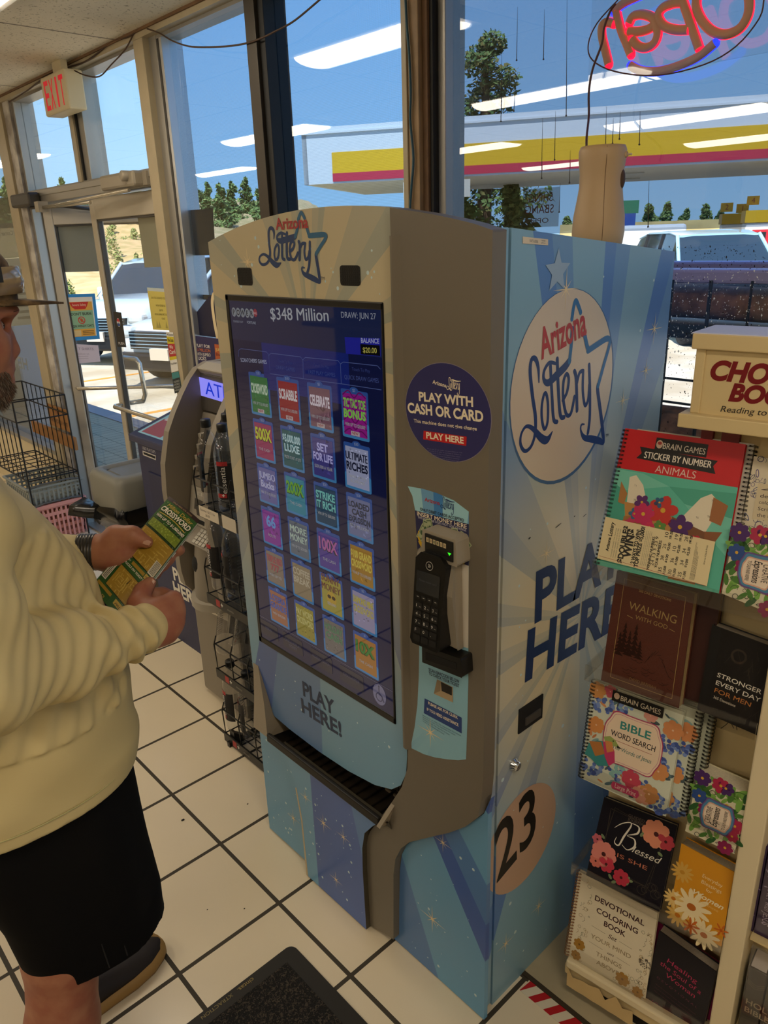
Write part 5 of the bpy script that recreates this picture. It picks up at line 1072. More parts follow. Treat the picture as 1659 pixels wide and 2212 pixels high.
# ---- bin
mBin = M('bin_grey_plastic', '7c7a70', .5); mBinL = M('bin_body_grey', '86847a', .5)
t = thing('rubbish_bin', 'grey bin with a moulded lid and black liner by the doors', 'bin', (.645, 1.09, 0)); cxb, cyb = .645, 1.09
def rr(cx_, cy_, hx, hy, r, z, n=6):
    o = []
    for (sx, sy, a0) in ((1, -1, -90), (1, 1, 0), (-1, 1, 90), (-1, -1, 180)):
        o += [(cx_+sx*(hx-r)+r*cos(radians(a0+90*i/n)), cy_+sy*(hy-r)+r*sin(radians(a0+90*i/n)), z) for i in range(n+1)]
    return o
b = MB(); b.loft([rr(cxb, cyb, .13, .12, .03, 0), rr(cxb, cyb, .155, .145, .035, .53)], mBinL); b.build('body', t)
b = MB(); b.loft([rr(cxb, cyb, .172, .162, .04, .545), rr(cxb, cyb, .178, .168, .04, .60), rr(cxb, cyb, .176, .166, .045, .69), rr(cxb, cyb, .165, .155, .045, .715), rr(cxb, cyb, .125, .115, .04, .722), rr(cxb, cyb, .118, .108, .04, .705)], mBin, caps=False); b.build('lid', t)
b = MB(); b.loft([rr(cxb, cyb, .12, .11, .035, .700), rr(cxb, cyb, .10, .09, .03, .712)], M('bin_flap', '6c6a62', .45)); b.build('swing_flap', t)
b = MB(); q = random.Random(4); rg = []
for z, k in ((.575, .176), (.545, .19), (.50, .184), (.47, .17), (.465, .158)):
    ring = rr(cxb, cyb, k, k-.01, .04, z, 8); rg.append([(x+q.uniform(-.006, .006), y+q.uniform(-.006, .006), z_+q.uniform(-.012, .012)-(.03 if (y > cyb and x < cxb) else 0)) for x, y, z_ in ring])
mBag = M('black_bin_liner', '0e0e10', .25); b.loft(rg, mBag, caps=False)
b.loft([[(cxb-.17, cyb+.13+k, .55), (cxb-.19-o_, cyb+.15+k, .53), (cxb-.21-o_, cyb+.13+k, .49), (cxb-.17, cyb+.12+k, .47)] for k, o_ in ((-.05, 0), (0, .03), (.05, .05), (.09, .07), (.13, .02))], mBag); b.build('bin_liner', t)

# ================================================================== bottle rack and bottles
t = thing('bottle_rack', 'black wire rack of bottled water left of the lottery machine', 'rack', (.42, -.40, 0)); RK = t
yA, yB = -.185, -.60
b = MB()
for y in (yA-.02, yB+.02): b = MB(); b.box(.515, .53, y-.012, y+.012, 0.0, 1.15, mBlk); b.build('post', t)
b = MB()
b.box(.27, .54, yB+.03, yB+.045, 0, .02, mBlk); b.build('foot', t); b = MB(); b.box(.27, .54, yA-.045, yA-.03, 0, .02, mBlk); b.prism([(.285, yA-.03, .02), (.285, yA-.03, .065), (.34, yA-.03, .02)], (0, -.03, 0), mBlk); b.build('foot', t); b = MB(); b.tube([(.515, yA-.02, 1.14), (.44, yA-.1, 1.15), (.44, yB, 1.15)], .005, mBlk, n=6); b.build('top_rail', t)
shz = [.915, .60, .305, .035]
for k, z in enumerate(shz):
    b = MB(); xf, xk = .285, .51
    b.tube([(xf, yA, z+.10), (xf, yB, z+.10)], .0028, mBlk, n=6); b.tube([(xf, yA, z+.10), (xk, yA, z+.10)], .0028, mBlk, n=6)
    for i in range(9): x = xf+(xk-xf)*i/8; b.tube([(x, yA, z-.002), (x, yB, z-.002)], .0022, mBlk, n=5)
    for y in (yA, yA-.105, yA-.21, yA-.315, yB): b.tube([(xf, y-.012, z+.135), (xf-.004, y, z+.10), (xf, y, z), (xk, y, z)], .0028, mBlk, n=6)
    SH = b.build('shelf', t)
    b = MB(); b.box(xf-.008, xf-.003, yB, yA, z-.028, z+.006, mBlk); c = Print(b, (xf-.008, -yA*0, 0), (0, -1, 0), (0, 0, 1)); a = -yA
    if k == 0: c.rect(a+.02, z-.026, a+.14, z+.012, ink('d9cdb8'), L=1); c.text('Essentia 1.5LT 2 for', a+.03, z-.004, .008, ink('4a4440'), 2, maxw=.09); c.text('$6.00', a+.06, z-.018, .008, ink('4a4440'), 2); c.rect(a+.16, z-.03, a+.24, z+.014, ink('d2c8b6'), L=1)
    else: c.rect(a+.06, z-.022, a+.085, z+.003, ink('a83030'), L=1); c.text('+', a+.09, z-.018, .018, ink('e4e0d8'), 2, bold=.04); c.text('essentia', a+.13, z-.015, .008, ink('9a9690'), 1)
    b.build('sign_strip', SH)
gBot = see('clear_bottle_plastic', (.93, .935, .94), ior=1.45); mCap = M('black_cap', '141414', .4)
Rb = .0355
def bot_warp(a, b_, h): return Vector(((Rb+.0012+h)*cos(a/Rb), (Rb+.0012+h)*sin(a/Rb), b_))
BOT = thing('water_bottle', 'x', 'bottle', (0, 0, 0), 'bottles of water in the wire rack')
b = MB(); b.lathe([(.004, .004), (.026, 0), (.034, .006), (.0355, .02), (.0345, .05), (.0355, .06), (.0355, .18), (.0345, .195), (.030, .215), (.021, .235), (.0145, .246), (.0135, .262), (.0135, .275)], gBot, n=22); b.build('bottle_body', BOT)
b = MB(); b.lathe([(.0155, .258), (.0165, .26), (.0165, .280), (.015, .283), (.002, .2835)], mCap, n=20); b.build('cap', BOT)
b = MB(); c = Print(b, (0, 0, 0), (1, 0, 0), (0, 0, 1), warp=bot_warp)
def strip(a0, a1, z0, z1, m, L, n=8):
    c.L = L
    for i in range(n): x0_ = a0+(a1-a0)*i/n; x1_ = a0+(a1-a0)*(i+1)/n; c.poly([(x0_, z0), (x1_, z0), (x1_, z1), (x0_, z1)], m)
strip(-.034, .026, .05, .165, ink('17161a'), 0, 12); strip(.03, .09, .05, .165, see('clear_label', (.75, .74, .74), refl=.3), 0, 8); strip(-.034, .0, .158, .172, ink('b02c30'), 1, 6); strip(-.04, -.01, .055, .068, ink('b02c30'), 1, 4)
v, f, tw = glyphs('essentia', .0, 0); kx = .085/tw
b.add([c.at(.012-y_*.016-.02, .070+x_*kx, .0014) for x_, y_ in v], f, ink('e4e0da'))
v, f, tw = glyphs('+', .05, 0); b.add([c.at(-.025+x_*.012, .057+y_*.012, .0014) for x_, y_ in v], f, ink('e4e0da'))
for i in range(9): strip(.052, .1, .06+i*.011, .0625+i*.011, ink('6e6a68'), 1, 4)
b.build('label', BOT)
bl = [(445, 925, .33, 0, 'left front bottle on the top shelf', 0, 2.6), (480, 932, .33, 0, 'second bottle from the left on the top shelf', 0, 4.3), (490, 916, .42, 0, 'bottle behind the second one on the top shelf', 1, 2.6),
      (464, 1122, .34, 1, 'left front bottle on the second shelf', 0, 3.5), (497, 1138, .33, 1, 'second bottle from the left on the second shelf', 0, 3.0), (499, 1125, .42, 1, 'bottle behind at the second shelf', 0, 2.0),
      (457, 1326, .36, 2, 'left leaning bottle on the third shelf', 0, 4.6), (490, 1341, .36, 2, 'front leaning bottle on the third shelf', 0, 5.2), (508, 1305, .43, 2, 'rear bottle on the third shelf', 0, 1.0),
      (499, 1457, .33, 3, 'left bottle on the lowest shelf', 0, 3.4), (533, 1480, .33, 3, 'right bottle on the lowest shelf', 0, 2.9)]
for i, (u, v, x, k, lb, _, rz) in enumerate(bl):
    p = P(u, v, 'x', x); lab = 'clear water bottle with black cap, '+lb
    z = shz[k]+.003; o = BOT if i == 0 else dup(BOT, (0, 0, 0))
    y = {0: -.228, 1: -.318, 2: -.33, 3: -.235, 4: -.325, 5: -.30, 6: -.225, 7: -.315, 8: -.30, 9: -.23, 10: -.322}[i]
    y = p.y; o.location = (x, y, z); o.rotation_euler = (0, 0, rz); o['label'] = lab
    if k == 2: o.rotation_euler = Matrix.Rotation(radians(18 if i != 8 else 0), 3, 'X').to_euler(); o.location = (x, y-.07 if i != 8 else y, z+(.012 if i != 8 else 0))
# ---- floor mat, tape, slab
t = thing('floor_mat', 'black ribbed rubber-edged floor mat in front of the machine', 'mat', (-.5, -1.5, 0)); mRub = M('mat_rubber', '211e19', .6)
b = MB(); b.loft([rr(-.515, -1.50, .465, .455, .02, .0005), rr(-.515, -1.50, .462, .452, .02, .006)], mRub); MT2 = b.build('rubber_border', t)
m = bpy.data.materials.new('mat_pile'); n, L, bb = nodes(m); tc = n.new('ShaderNodeTexCoord'); no = n.new('ShaderNodeTexNoise'); no.inputs['Scale'].default_value = 170; no.inputs['Detail'].default_value = 2; no.inputs['Distortion'].default_value = 1.2; L.new(tc.outputs['Object'], no.inputs['Vector'])
k = math_n(n, L, 'GREATER_THAN', no.outputs[0], .56); L.new(mixc(n, L, k, lin('0c0907'), lin('4a4034')), bb.inputs['Base Color']); bb.inputs['Roughness'].default_value = .9; bp = n.new('ShaderNodeBump'); bp.inputs['Distance'].default_value = .01; L.new(no.outputs[0], bp.inputs['Height']); L.new(bp.outputs[0], bb.inputs['Normal'])
b = MB(); b.box(-.955, -.095, -1.925, -1.085, .006, .009, m); b.build('pile', t)
b = MB(); c = Print(b, (-.18, -1.0535, .006), (-1, 0, 0), (0, -1, 0)); c.text('cintas.', 0, .003, .011, ink('a08a4a'), 1, w=.045); c.text('XTRACTION', .06, .003, .009, ink('8a7a48'), 1, w=.085); b.build('lettering', MT2)
MB().box(.3165, WX, -5, -1.48, 0, .0025, M('worn_cream_slab', 'b9ab8c', .5, noise=.18, nscale=5)).build('floor_slab', kind='structure')
MB().box(.306, .3175, -5, -1.513, 0, .0035, M('dark_floor_strip', '3a3022', .6)).build('floor_strip', kind='structure')
b = MB(); A = (.268, -1.530); b.box(.268, .3055, -2.6, -1.535, 0, .001, ink('d9cfb8')); c = Print(b, (.268, -1.535, .001), (0, -1, 0), (1, 0, 0))
for i in range(22): s = i*.043; c.poly([(s-.018, .0), (s+.002, .0), (s+.022, .0375), (s+.002, .0375)] if i else [(0, 0.0), (.002, 0), (.022, .0375), (.004, .0375)], ink('b21d22'), 1)
tag(b.build('striped_floor_tape', loc=(.287, -2, 0)), 'red and white striped tape on the floor beside the machine', 'tape')
q = random.Random(21)
for (u, v, s) in ((395, 1772, .006), (535, 1737, .003), (448, 1965, .002), (528, 1963, .0025)):
    p = P(u, v, 'z', 0); b = MB(); b.ball((p.x, p.y, s*.3), s, ink('2b2418'), n=8, sc=(1, .7, .35)); tag(b.build('floor_crumb', loc=(p.x, p.y, 0)), 'dark crumb on the cream tiles', 'crumb', 'crumbs on the floor')

# ================================================================== neon sign and tan canister
t = thing('neon_sign', 'lit neon open sign hanging in the right window, seen from behind', 'neon sign', P(1490, 120, 'x', .84)); NX = .84
mNB = M('tube_back_paint', 'efb592', .5); mNR = M('neon_red', '30040a', .4, emit=2.4, ecol='ff1030'); mNBl = M('neon_blue', '04041c', .4, emit=2.6, ecol='1830ff'); mNBb = M('blue_tube_back', 'd8b4b8', .5)
def neon(name, pts, mf, mb_, r=.0095, sm=5, parent=None):
    q_ = [P(u/3.9594+1240, v/3.9594, 'x', NX) for u, v in pts]; q_ = [Vector(p) for p in smooth_pts([tuple(p) for p in q_], sm)]
    b = MB(); n_ = 10; k = len(q_); rF = []; rB = []
    for i in range(k):
        tn = (q_[min(i+1, k-1)]-q_[max(i-1, 0)]).normalized(); sd_ = tn.cross(Vector((1, 0, 0))).normalized()
        mk = lambda a: q_[i]+sd_*r*cos(a)+Vector((-1, 0, 0))*r*sin(a)
        rB.append([mk(a) for a in np.linspace(.5, pi-.35, n_)]); rF.append([mk(a) for a in np.linspace(pi-.35, 2*pi+.5, n_)])
    b.loft(rB, mb_, closed=False, caps=False); b.loft(rF, mf, closed=False, caps=False)
    for e_ in (q_[0], q_[-1]): b.ball(e_, r, mf, n=8)
    return b.build(name, t)
neon('letter_tube', [(300, 555), (270, 430), (240, 300), (245, 220), (290, 190), (345, 205)], mNR, mNB); neon('letter_tube', [(365, 100), (400, 240), (455, 380), (490, 470)], mNR, mNB)
neon('letter_tube', [(470, 270), (560, 270), (650, 245), (690, 200), (670, 150), (590, 125), (510, 140), (475, 200)], mNR, mNB, sm=6); neon('letter_tube', [(690, 190), (720, 280), (690, 370), (620, 410), (550, 395), (500, 335)], mNR, mNB)
neon('letter_tube', [(930, 0), (975, 130), (1030, 290), (1075, 420)], mNR, mNB); neon('letter_tube', [(930, 20), (850, 30), (760, 70), (725, 140), (770, 220), (870, 255), (985, 255)], mNR, mNB)
neon('letter_tube', [(1060, -60), (1050, 60), (1100, 180), (1190, 270), (1300, 295), (1420, 245), (1490, 130), (1500, 0), (1470, -110), (1390, -190), (1250, -200), (1130, -140), (1060, -60)], mNR, mNB)
neon('arc_tube', [(340, 100), (430, 30), (530, -20), (700, -90), (900, -140)], mNBl, mNBb); neon('arc_tube', [(485, 560), (580, 605), (720, 610), (880, 570), (1060, 490), (1210, 370)], mNBl, mNBb)
gAc = see('clear_acrylic', (.95, .95, .95), ior=1.3)
b = MB(); b.box(NX-.016, NX-.013, P(1215, 0, 'x', NX).y-.62, P(1285, 60, 'x', NX).y, P(1400, 165, 'x', NX).z, P(1400, -110, 'x', NX).z, gAc); b.build('acrylic_backing', t)
b = MB(); pts = [(1330, 8), (1318, 25), (1305, 60), (1300, 95), (1280, 150), (1272, 200), (1272, 250), (1267, 300), (1268, 335)]; b.tube(smooth_pts([tuple(P(u, v, 'x', .80 if v < 260 else .74)) for u, v in pts], 4), .0025, M('wire_brown', '5a3a34', .5), n=6); b.build('power_cord', t)
b = MB(); pts = [(1335, 0), (1290, 50), (1271, 95), (1280, 130), (1330, 155), (1420, 163), (1520, 140), (1590, 100), (1640, 40), (1650, 0)]; b.tube(smooth_pts([tuple(P(u, v, 'x', .815)) for u, v in pts], 4), .0015, M('wire_brown'), n=5); b.build('loop_wire', t)
tx0, ty0 = .62, -1.400
t = thing('tan_canister', 'tan plastic waisted canister standing on top of the lottery machine', 'canister', (tx0, ty0, 1.6845)); mTn = M('tan_plastic', 'cfae82', .45)
b = MB(); b.lathe([(.002, .0), (.044, .0), (.050, .008), (.0525, .03), (.051, .06), (.046, .09), (.0425, .115), (.0425, .14), (.046, .165), (.0465, .182), (.043, .190), (.02, .192), (.002, .192)], mTn, c=(tx0, ty0, 1.6845), n=40); CN = b.build('shell', t)
sm = MB()
for z, r in ((.0, .051), (.03, .0525), (.06, .051), (.09, .046), (.115, .0425), (.14, .0425), (.165, .046), (.185, .0465)): pass
ang = radians(222); ln = [Vector((tx0+r*cos(ang), ty0+r*sin(ang), 1.683+z)) for z, r in ((.004, .048), (.03, .0526), (.06, .0511), (.09, .0461), (.115, .0426), (.14, .0426), (.165, .0461), (.188, .0445))]
sm.tube(ln, .0007, ink('7a5830'), n=5); sm.build('seam', CN)
ang = radians(285); d_ = Vector((cos(ang), sin(ang), 0)); b = MB(); b.ball(Vector((tx0, ty0, 1.6845+.128))+d_*.040, .02, M('hand_hole', '5a3f22', .6), n=14, sc=(.55, .35, 1.0)); b.build('hand_hole', CN)
b = MB(); Q = Matrix.Rotation(ang, 4, 'Z') @ Matrix.Rotation(pi/2, 4, 'Y'); b.lathe([(.006, .0), (.006, .005), (.004, .007), (.001, .007)], mTn, c=Vector((tx0, ty0, 1.6845+.172))+d_*.043, X=Q, n=14); b.tube([Vector((tx0, ty0, 1.6845+.172))+d_*.049, Vector((tx0, ty0, 1.6845+.172))+d_*.058], .002, ink('e8d8b8'), n=6); b.build('button', CN)
# ================================================================== book rack
EV = Vector((.1305, -.9914, 0)); NB = Vector((.9914, .1305, 0)); K0 = Vector((.40, -1.62, 0)); UPZ = Vector((0, 0, 1))
def K(s, off, z): return K0+EV*s+NB*off+UPZ*z
XK = Matrix(((EV.x, NB.x, 0, K0.x), (EV.y, NB.y, 0, K0.y), (0, 0, 1, 0), (0, 0, 0, 1)))   # (s, off, z) -> world
mCream = M('cream_rack_paint', 'dcc592', .5); mCreamW = M('cream_stile', 'e6d6b0', .5); gTray = see('tray_acrylic', (.955, .95, .94), ior=1.4)
BR_ = thing('book_rack', 'cream wooden book rack with a lettered header by the window', 'book rack', K(.2, .05, .0))
b = MB(); b.box(0, .62, .075, .095, .06, 1.29, mCream, XK); b.box(.13, .62, .076, .094, 1.29, 1.40, mCream, XK); b.build('back_panel', BR_)
b = MB(); b.box(.298, .337, -.03, .075, .05, 1.36, mCreamW, XK); b.build('side_stile', BR_, bevel=.003)
b = MB(); b.box(-.022, .34, -.052, .09, .055, .085, mCream, XK); b.box(-.016, .34, -.06, .0, .085, .108, mCreamW, XK); b.build('bottom_moulding', BR_, bevel=.004)
b = MB(); b.box(.025, .6, -.03, .12, 0, .055, mBlkM, XK); b.build('black_base', BR_, bevel=.006)
b = MB(); b.loft([[K(-.012+i*.02, -.058-.012*(i % 2), .086-.012*(i % 3)*.6) for i in range(9)], [K(-.004+i*.02, -.066-.008*((i+1) % 2), .05-.012*(i % 2)) for i in range(9)]], M('torn_card', 'cdb07a', .7), closed=False, caps=False); b.build('torn_card_edge', BR_)
# header
b = MB(); b.box(.114, .62, -.0, .10, 1.41, 1.545, mCream, XK); HD = b.build('header_box', BR_, bevel=.002)
b = MB(); b.box(.106, .62, -.012, .11, 1.528, 1.553, mCream, XK); b.box(.098, .62, -.018, .115, 1.396, 1.42, mCream, XK); b.box(.112, .128, -.004, .0, 1.42, 1.53, mCream, XK); b.build('header_moulding', BR_, bevel=.003)
b = MB(); b.box(.104, .62, -.010, .112, 1.553, 1.5545, M('white_top', 'dcdcf0', .6), XK); b.build('header_top', BR_)
hb = MB(); c = Print(hb, K(0, 0, 0), EV, UPZ); mMar = ink('7c1218')
c.tpx('CHOICE', (1533, 818), (1758, 838), 40, mMar, 1, bold=.07, shear=.22); c.tpx('BOOKS', (1573, 864), (1765, 884), 36, mMar, 1, bold=.07, shear=.22); c.tpx('Reading to', (1556, 889), (1656, 898), 13, ink('2b2420'), 1, shear=.22)
hb.build('header_lettering', HD)
b = MB(); b.box(.115, .135, .064, .085, 1.29, 1.397, M('stub_red', '8c4444', .6), XK); b.box(.15, .18, .064, .085, 1.29, 1.397, M('stub_red'), XK); b.build('header_bracket', BR_)
TZ = [1.095, .865, .628, .357, .115]
for k, z in enumerate(TZ):
    t = MB(); s0, s1 = -.022, .30
    t.box(s0, s1, -.053, -.050, z, z+.035, gTray, XK); t.box(s0, s1, -.05, .06, z-.003, z, gTray, XK); t.box(s0, s0+.003, -.05, .05, z, z+.033, gTray, XK)
    t.build('clear_tray', BR_)

def book(name, label, cat, c, quad, th, cover, draw=None, spiral=None, group=None, pages='e8dcc0', shift=0.0, spcol='1c1a18', closed=False, lo=.0, flipdraw=False):
    """quad: photo pixels TL TR BR BL of the front cover on canvas c; shift pushes it back"""
    pts = [Vector(c.at(*p, -shift)) for p in c.pp(quad)]; N = c.N
    base = (pts[2]+pts[3])/2-N*(th/2); t = thing(name, label, cat, base, group)
    b = MB(); b.prism(pts, -N*.0022, cover); o_ = c.O; cc_ = Print(b, c.O-N*shift, c.U, c.V, base=.0003, step=.0002)
    if draw: draw(cc_, quad)
    b.build('front_cover', t)
    ins = lambda f: [pts[0]+(pts[1]-pts[0])*f-(pts[0]-pts[3])*f, pts[1]-(pts[1]-pts[0])*f-(pts[1]-pts[2])*f, pts[2]-(pts[2]-pts[3])*f, pts[3]+(pts[2]-pts[3])*f]
    pin = ins(.012); b = MB(); b.prism([p-N*.0023 for p in pin], -N*(th-.0045), M('pages_'+pages, pages, .8, noise=.12, nscale=300)); b.build('page_block', t)
    b = MB(); b.prism([p-N*(th-.0022) for p in pts], -N*.0022, cover); b.build('back_cover', t)
    if closed: b = MB(); b.prism([pts[0], pts[3], pts[3]-N*th, pts[0]-N*th], (pts[1]-pts[0]).normalized()*-.002, cover); b.build('spine', t)
    if spiral:
        a, d = (pts[0], pts[3]) if spiral == 'l' else (pts[1], pts[2]); inw = (pts[1]-pts[0]).normalized()*(1 if spiral == 'l' else -1)
        b = MB(); L_ = (d-a).length; n_ = int(L_/.0078); mS = M('spiral_'+spcol, spcol, .35, metal=.5); R_ = th/2+.004
        for i in range(n_):
            q_ = a+(d-a)*((i+.5)/n_)-N*(th/2)
            for dz in (-.0009, .0011): b.tube([q_+(d-a).normalized()*dz+inw*(.002+R_*.8*cos(u))+N*R_*sin(u) for u in np.linspace(.5, 2*pi-.5, 11)], .0006, mS, n=4)
            if spiral: 
                h_ = q_+inw*.0055+N*(th/2+.0006); w_ = (d-a).normalized()*.0014; b.add([h_-w_-inw*.0012, h_-w_+inw*.0012, h_+w_+inw*.0012, h_+w_-inw*.0012], [(0, 1, 2, 3)], mBlkM)
        b.build('spiral_binding', t)
    return t
def canv(k, tilt, off=-.044, ds=0):
    a = radians(tilt); return Print(MB(), K(ds, off, TZ[k]), EV, UPZ*cos(a)+NB*sin(a))
def QC(c, q, s, t): return c.px(*lerp(q, s, t))
def flower(c, q, s, t, r, col, n=6, mid='d8a830', L=3, rot=0, squash=.45):
    a = QC(c, q, s, t)
    for i in range(n): g = rot+2*pi*i/n; c.ell(a[0]+r*.55*cos(g), a[1]+r*.55*sin(g), r*.5, r*squash*.55, ink(col), L+(i % 2), n=10, rot=g)
    c.ell(a[0], a[1], r*.18, r*.18, ink(mid), L+2, n=8)
def leaf2(c, q, s, t, r, ang, col, L=2, w=.3):
    a = QC(c, q, s, t); c.ell(a[0], a[1], r, r*w, ink(col), L, n=10, rot=ang)
def plaque(c, q, x0, y0, x1, y1, m, L, lob=.04):
    p = []
    for i in range(48):
        u = 2*pi*i/48; k = 1+lob*cos(6*u); ex = lambda v: math.copysign(abs(v)**.55, v)
        p.append(((x0+x1)/2+(x1-x0)/2*k*ex(cos(u)), (y0+y1)/2+(y1-y0)/2*k*ex(sin(u))))
    qp(c, q, p, m, L)
# ---- tray 1
def dr_sticker(c, q):
    qp(c, q, rc(0, 0, 1, .30), ink('cc161e'), 0); qp(c, q, rc(0, .29, 1, 1), ink('5cbca2'), 0)
    for poly, col in (([(0, .3), (.22, .3), (.45, .36), (.1, .44), (0, .4)], '78cab2'), ([(.45, .36), (1, .33), (1, .5), (.6, .46)], '4aa88e'), ([(.6, .46), (1, .5), (1, .75), (.8, .62)], '72c6ae'), ([(0, .4), (.1, .44), (.16, .7), (0, .8)], '48a48c'), ([(.8, .62), (1, .75), (1, 1), (.72, 1)], '54b298')): qp(c, q, poly, ink(col), 1)
    qp(c, q, rc(.27, .035, .70, .125), ink('191413'), 2); a = QC(c, q, .305, .08); c.ell(a[0], a[1], .0062, .0078, ink('d8b8a0'), 3, n=12); c.ell(a[0], a[1]+.002, .004, .003, ink('b03a30'), 4, n=10); qt(c, q, 'BRAIN GAMES', .335, .685, .107, .042, ink('ece2d0'), 3, bold=.01)
    qp(c, q, [(.15, .115), (.80, .135), (.77, .175), (.80, .225), (.14, .20), (.175, .16)], ink('191413'), 2); qt(c, q, 'STICKER BY NUMBER', .20, .755, .190, .046, ink('ece2d0'), 3, bold=.03); qt(c, q, 'ANIMALS', .31, .645, .278, .05, ink('e6c4b4'), 3)
    ear = ink('e8dcc0'); br = ['a8743c', 'c08a48', '7a4a26', '94602e', '5c381e']
    qp(c, q, [(.12, .34), (.17, .32), (.24, .38), (.31, .52), (.25, .60), (.14, .52)], ear, 3); qp(c, q, [(.06, .38), (.13, .46), (.12, .54), (.07, .53)], ink('b07a40'), 3); qp(c, q, [(.12, .52), (.31, .52), (.34, .62), (.16, .66)], ink('c08a48'), 3)
    qp(c, q, [(.60, .55), (.72, .40), (.80, .36), (.86, .40), (.84, .55), (.78, .68), (.68, .68)], ear, 3); qp(c, q, [(.82, .38), (.95, .42), (.92, .56), (.82, .54)], ink('a06434'), 4); qp(c, q, [(.78, .62), (.94, .60), (.88, .70), (.80, .70)], ink('8a5228'), 4); qp(c, q, [(.64, .52), (.70, .58), (.69, .66), (.60, .58)], ear, 4)
    for i, poly in enumerate(([(.14, .62), (.34, .58), (.42, .80), (.14, .80)], [(.34, .58), (.52, .56), (.54, .84), (.42, .86)], [(.52, .56), (.80, .62), (.84, .90), (.54, .90)], [(.14, .74), (.36, .70), (.44, .92), (.16, .86)], [(.44, .66), (.58, .66), (.62, .95), (.42, .95)], [(.60, .72), (.84, .76), (.80, .98), (.58, .98)])): qp(c, q, poly, ink(br[i % 5]), 4)
    for s, t in ((.30, .80), (.64, .84)):
        a = QC(c, q, s, t); c.ell(a[0], a[1], .016, .013, ink('3a2416'), 5, n=16); c.ell(a[0], a[1], .011, .010, ink('b8983c'), 6, n=14); c.ell(a[0], a[1], .005, .006, ink('14100c'), 7, n=10)
    for (s, t, r, col, n) in ((.26, .50, .018, '5a2468', 5), (.29, .58, .026, 'c8245c', 8), (.44, .53, .034, 'c83024', 5), (.60, .62, .028, '4c1c64', 5), (.13, .70, .018, 'd04828', 5), (.20, .66, .013, 'c8345c', 6), (.36, .66, .013, 'd02c58', 7), (.44, .64, .014, '5c8a3c', 7), (.22, .73, .018, '54246c', 5), (.74, .70, .016, 'c8283c', 7), (.76, .78, .018, 'd03c28', 5), (.62, .76, .013, '3c7090', 6), (.40, .48, .013, '2c5a80', 5), (.22, .59, .014, '38688c', 5), (.66, .75, .012, '6a8c3c', 6)):
        flower(c, q, s, t, r*.78, col, n, L=8, rot=s*9, squash=.7)
    for s, t, x in ((.18, .40, 'T1'), (.20, .50, 'T2'), (.72, .54, 'T6'), (.82, .41, 'T7'), (.81, .52, 'T8'), (.69, .60, 'T5'), (.77, .66, 'T9')): a = QC(c, q, s, t); c.text(x, a[0], a[1], .0032, ink('6a5a48'), 6, align='c')
c = canv(0, 20); q1 = [(1351, 925), (1611, 960), (1553, 1282), (1287, 1219)]
book('sticker_book', 'front red and green sticker by number book with flowers, in the top tray', 'book', c, q1, .011, ink('cc161e', .3), dr_sticker, 'l', 'sticker books')
book('sticker_book', 'second sticker by number book hidden behind the front one, only its spine coils showing', 'book', c, [(1372, 924), (1626, 957), (1569, 1280), (1308, 1216)], .011, ink('c9c2b0', .3), None, 'r', 'sticker books', shift=.0135)
def dr_slip(c, q):
    k = ink('2b2620'); r = ink('b04a44'); A = lambda s, x, y0, y1, h, m=k, **kw: None
    def col(s, x, y0, y1, hpx, m=k, **kw):   # text that runs up the slip
        c.tpx(s, lerp(q, x, y0), lerp(q, x, y1), hpx, m, 2, **kw)
    def vt(s, x, y0, y1, w, m=k, **kw):
        P0_ = Vector(QC(c, q, x, y0)); P1_ = Vector(QC(c, q, x, y1)); d = P1_-P0_; c.text(s, P0_.x, P0_.y, w, m, 2, w=d.length, rot=atan2(d.y, d.x), **kw)
    vt('Arizona', .085, .78, .45, .0055, k, bold=.05); vt('Lottery', .09, .42, .08, .0075, k, shear=.2, bold=.03)
    for i in range(3): vt('WAGER ISSUED TO PLAYER', .12+i*.02, .9, .2, .0018, ink('8a8272'))
    vt('$DOUBLE$', .225, .97, .10, .010, k, bold=.06); vt('WIN$', .285, .82, .14, .014, k, bold=.06); vt('2 WAYS TO WIN!', .33, .92, .12, .0068, k, bold=.06); vt('TOP PRIZE $5,000!', .365, .98, .03, .0068, k, bold=.06)
    for i in range(4): vt('Match any number to win the prize shown below', .39+i*.015, .9, .1, .0016, ink('8a8272'))
    vt('WINNING NUMBERS', .47, .98, .2, .005, k, bold=.06); vt('24 13 3 23 9', .50, .85, .18, .0055); vt('YOUR NUMBERS', .535, .88, .25, .005, k, bold=.06)
    for i in range(3):
        for j, (n1, n2) in enumerate((('16', '$1,000'), ('22', '$100'), ('9', '$2.00'), ('18', '$5'))):
            y = .95-j*.27; x = .58+i*.09; vt(str((int(n1)*(i+1)*7) % 39+1), x, y, y-.11, .006); vt(n2, x+.035, y+.03, y-.16, .0042, k, bold=.04)
    for i in range(4): vt('T2YS8P-BCNUF-2UDUR-UU20721CFGCD'[:30-i*3], .845+i*.012, .95, .1+i*.1, .0018, ink('6a6254'))
    vt('Scan to Check Prize', .945, .55, .12, .0026); q_ = random.Random(2)
    c.stroke([QC(c, q, .01, .93), QC(c, q, .99, 1.0)], .0006, r, 1, sm=0)
c2_ = Print(MB(), c.O+c.N*.0055, EV, c.V); qs = [(1308, 1116), (1545, 1170), (1527, 1266), (1290, 1206)]
b = MB(); pts = [c2_.at(*p, .0) for p in c2_.pp(qs)]; b.prism(pts, -c.N*.0004, ink('e6d4a4', .6)); cs_ = Print(b, c2_.O, c2_.U, c2_.V, base=.0002, step=.0001); dr_slip(cs_, qs)
tag(b.build('lottery_slip', loc=(pts[2]+pts[3])/2), 'printed double win lottery slip leaning on the sticker book', 'ticket')
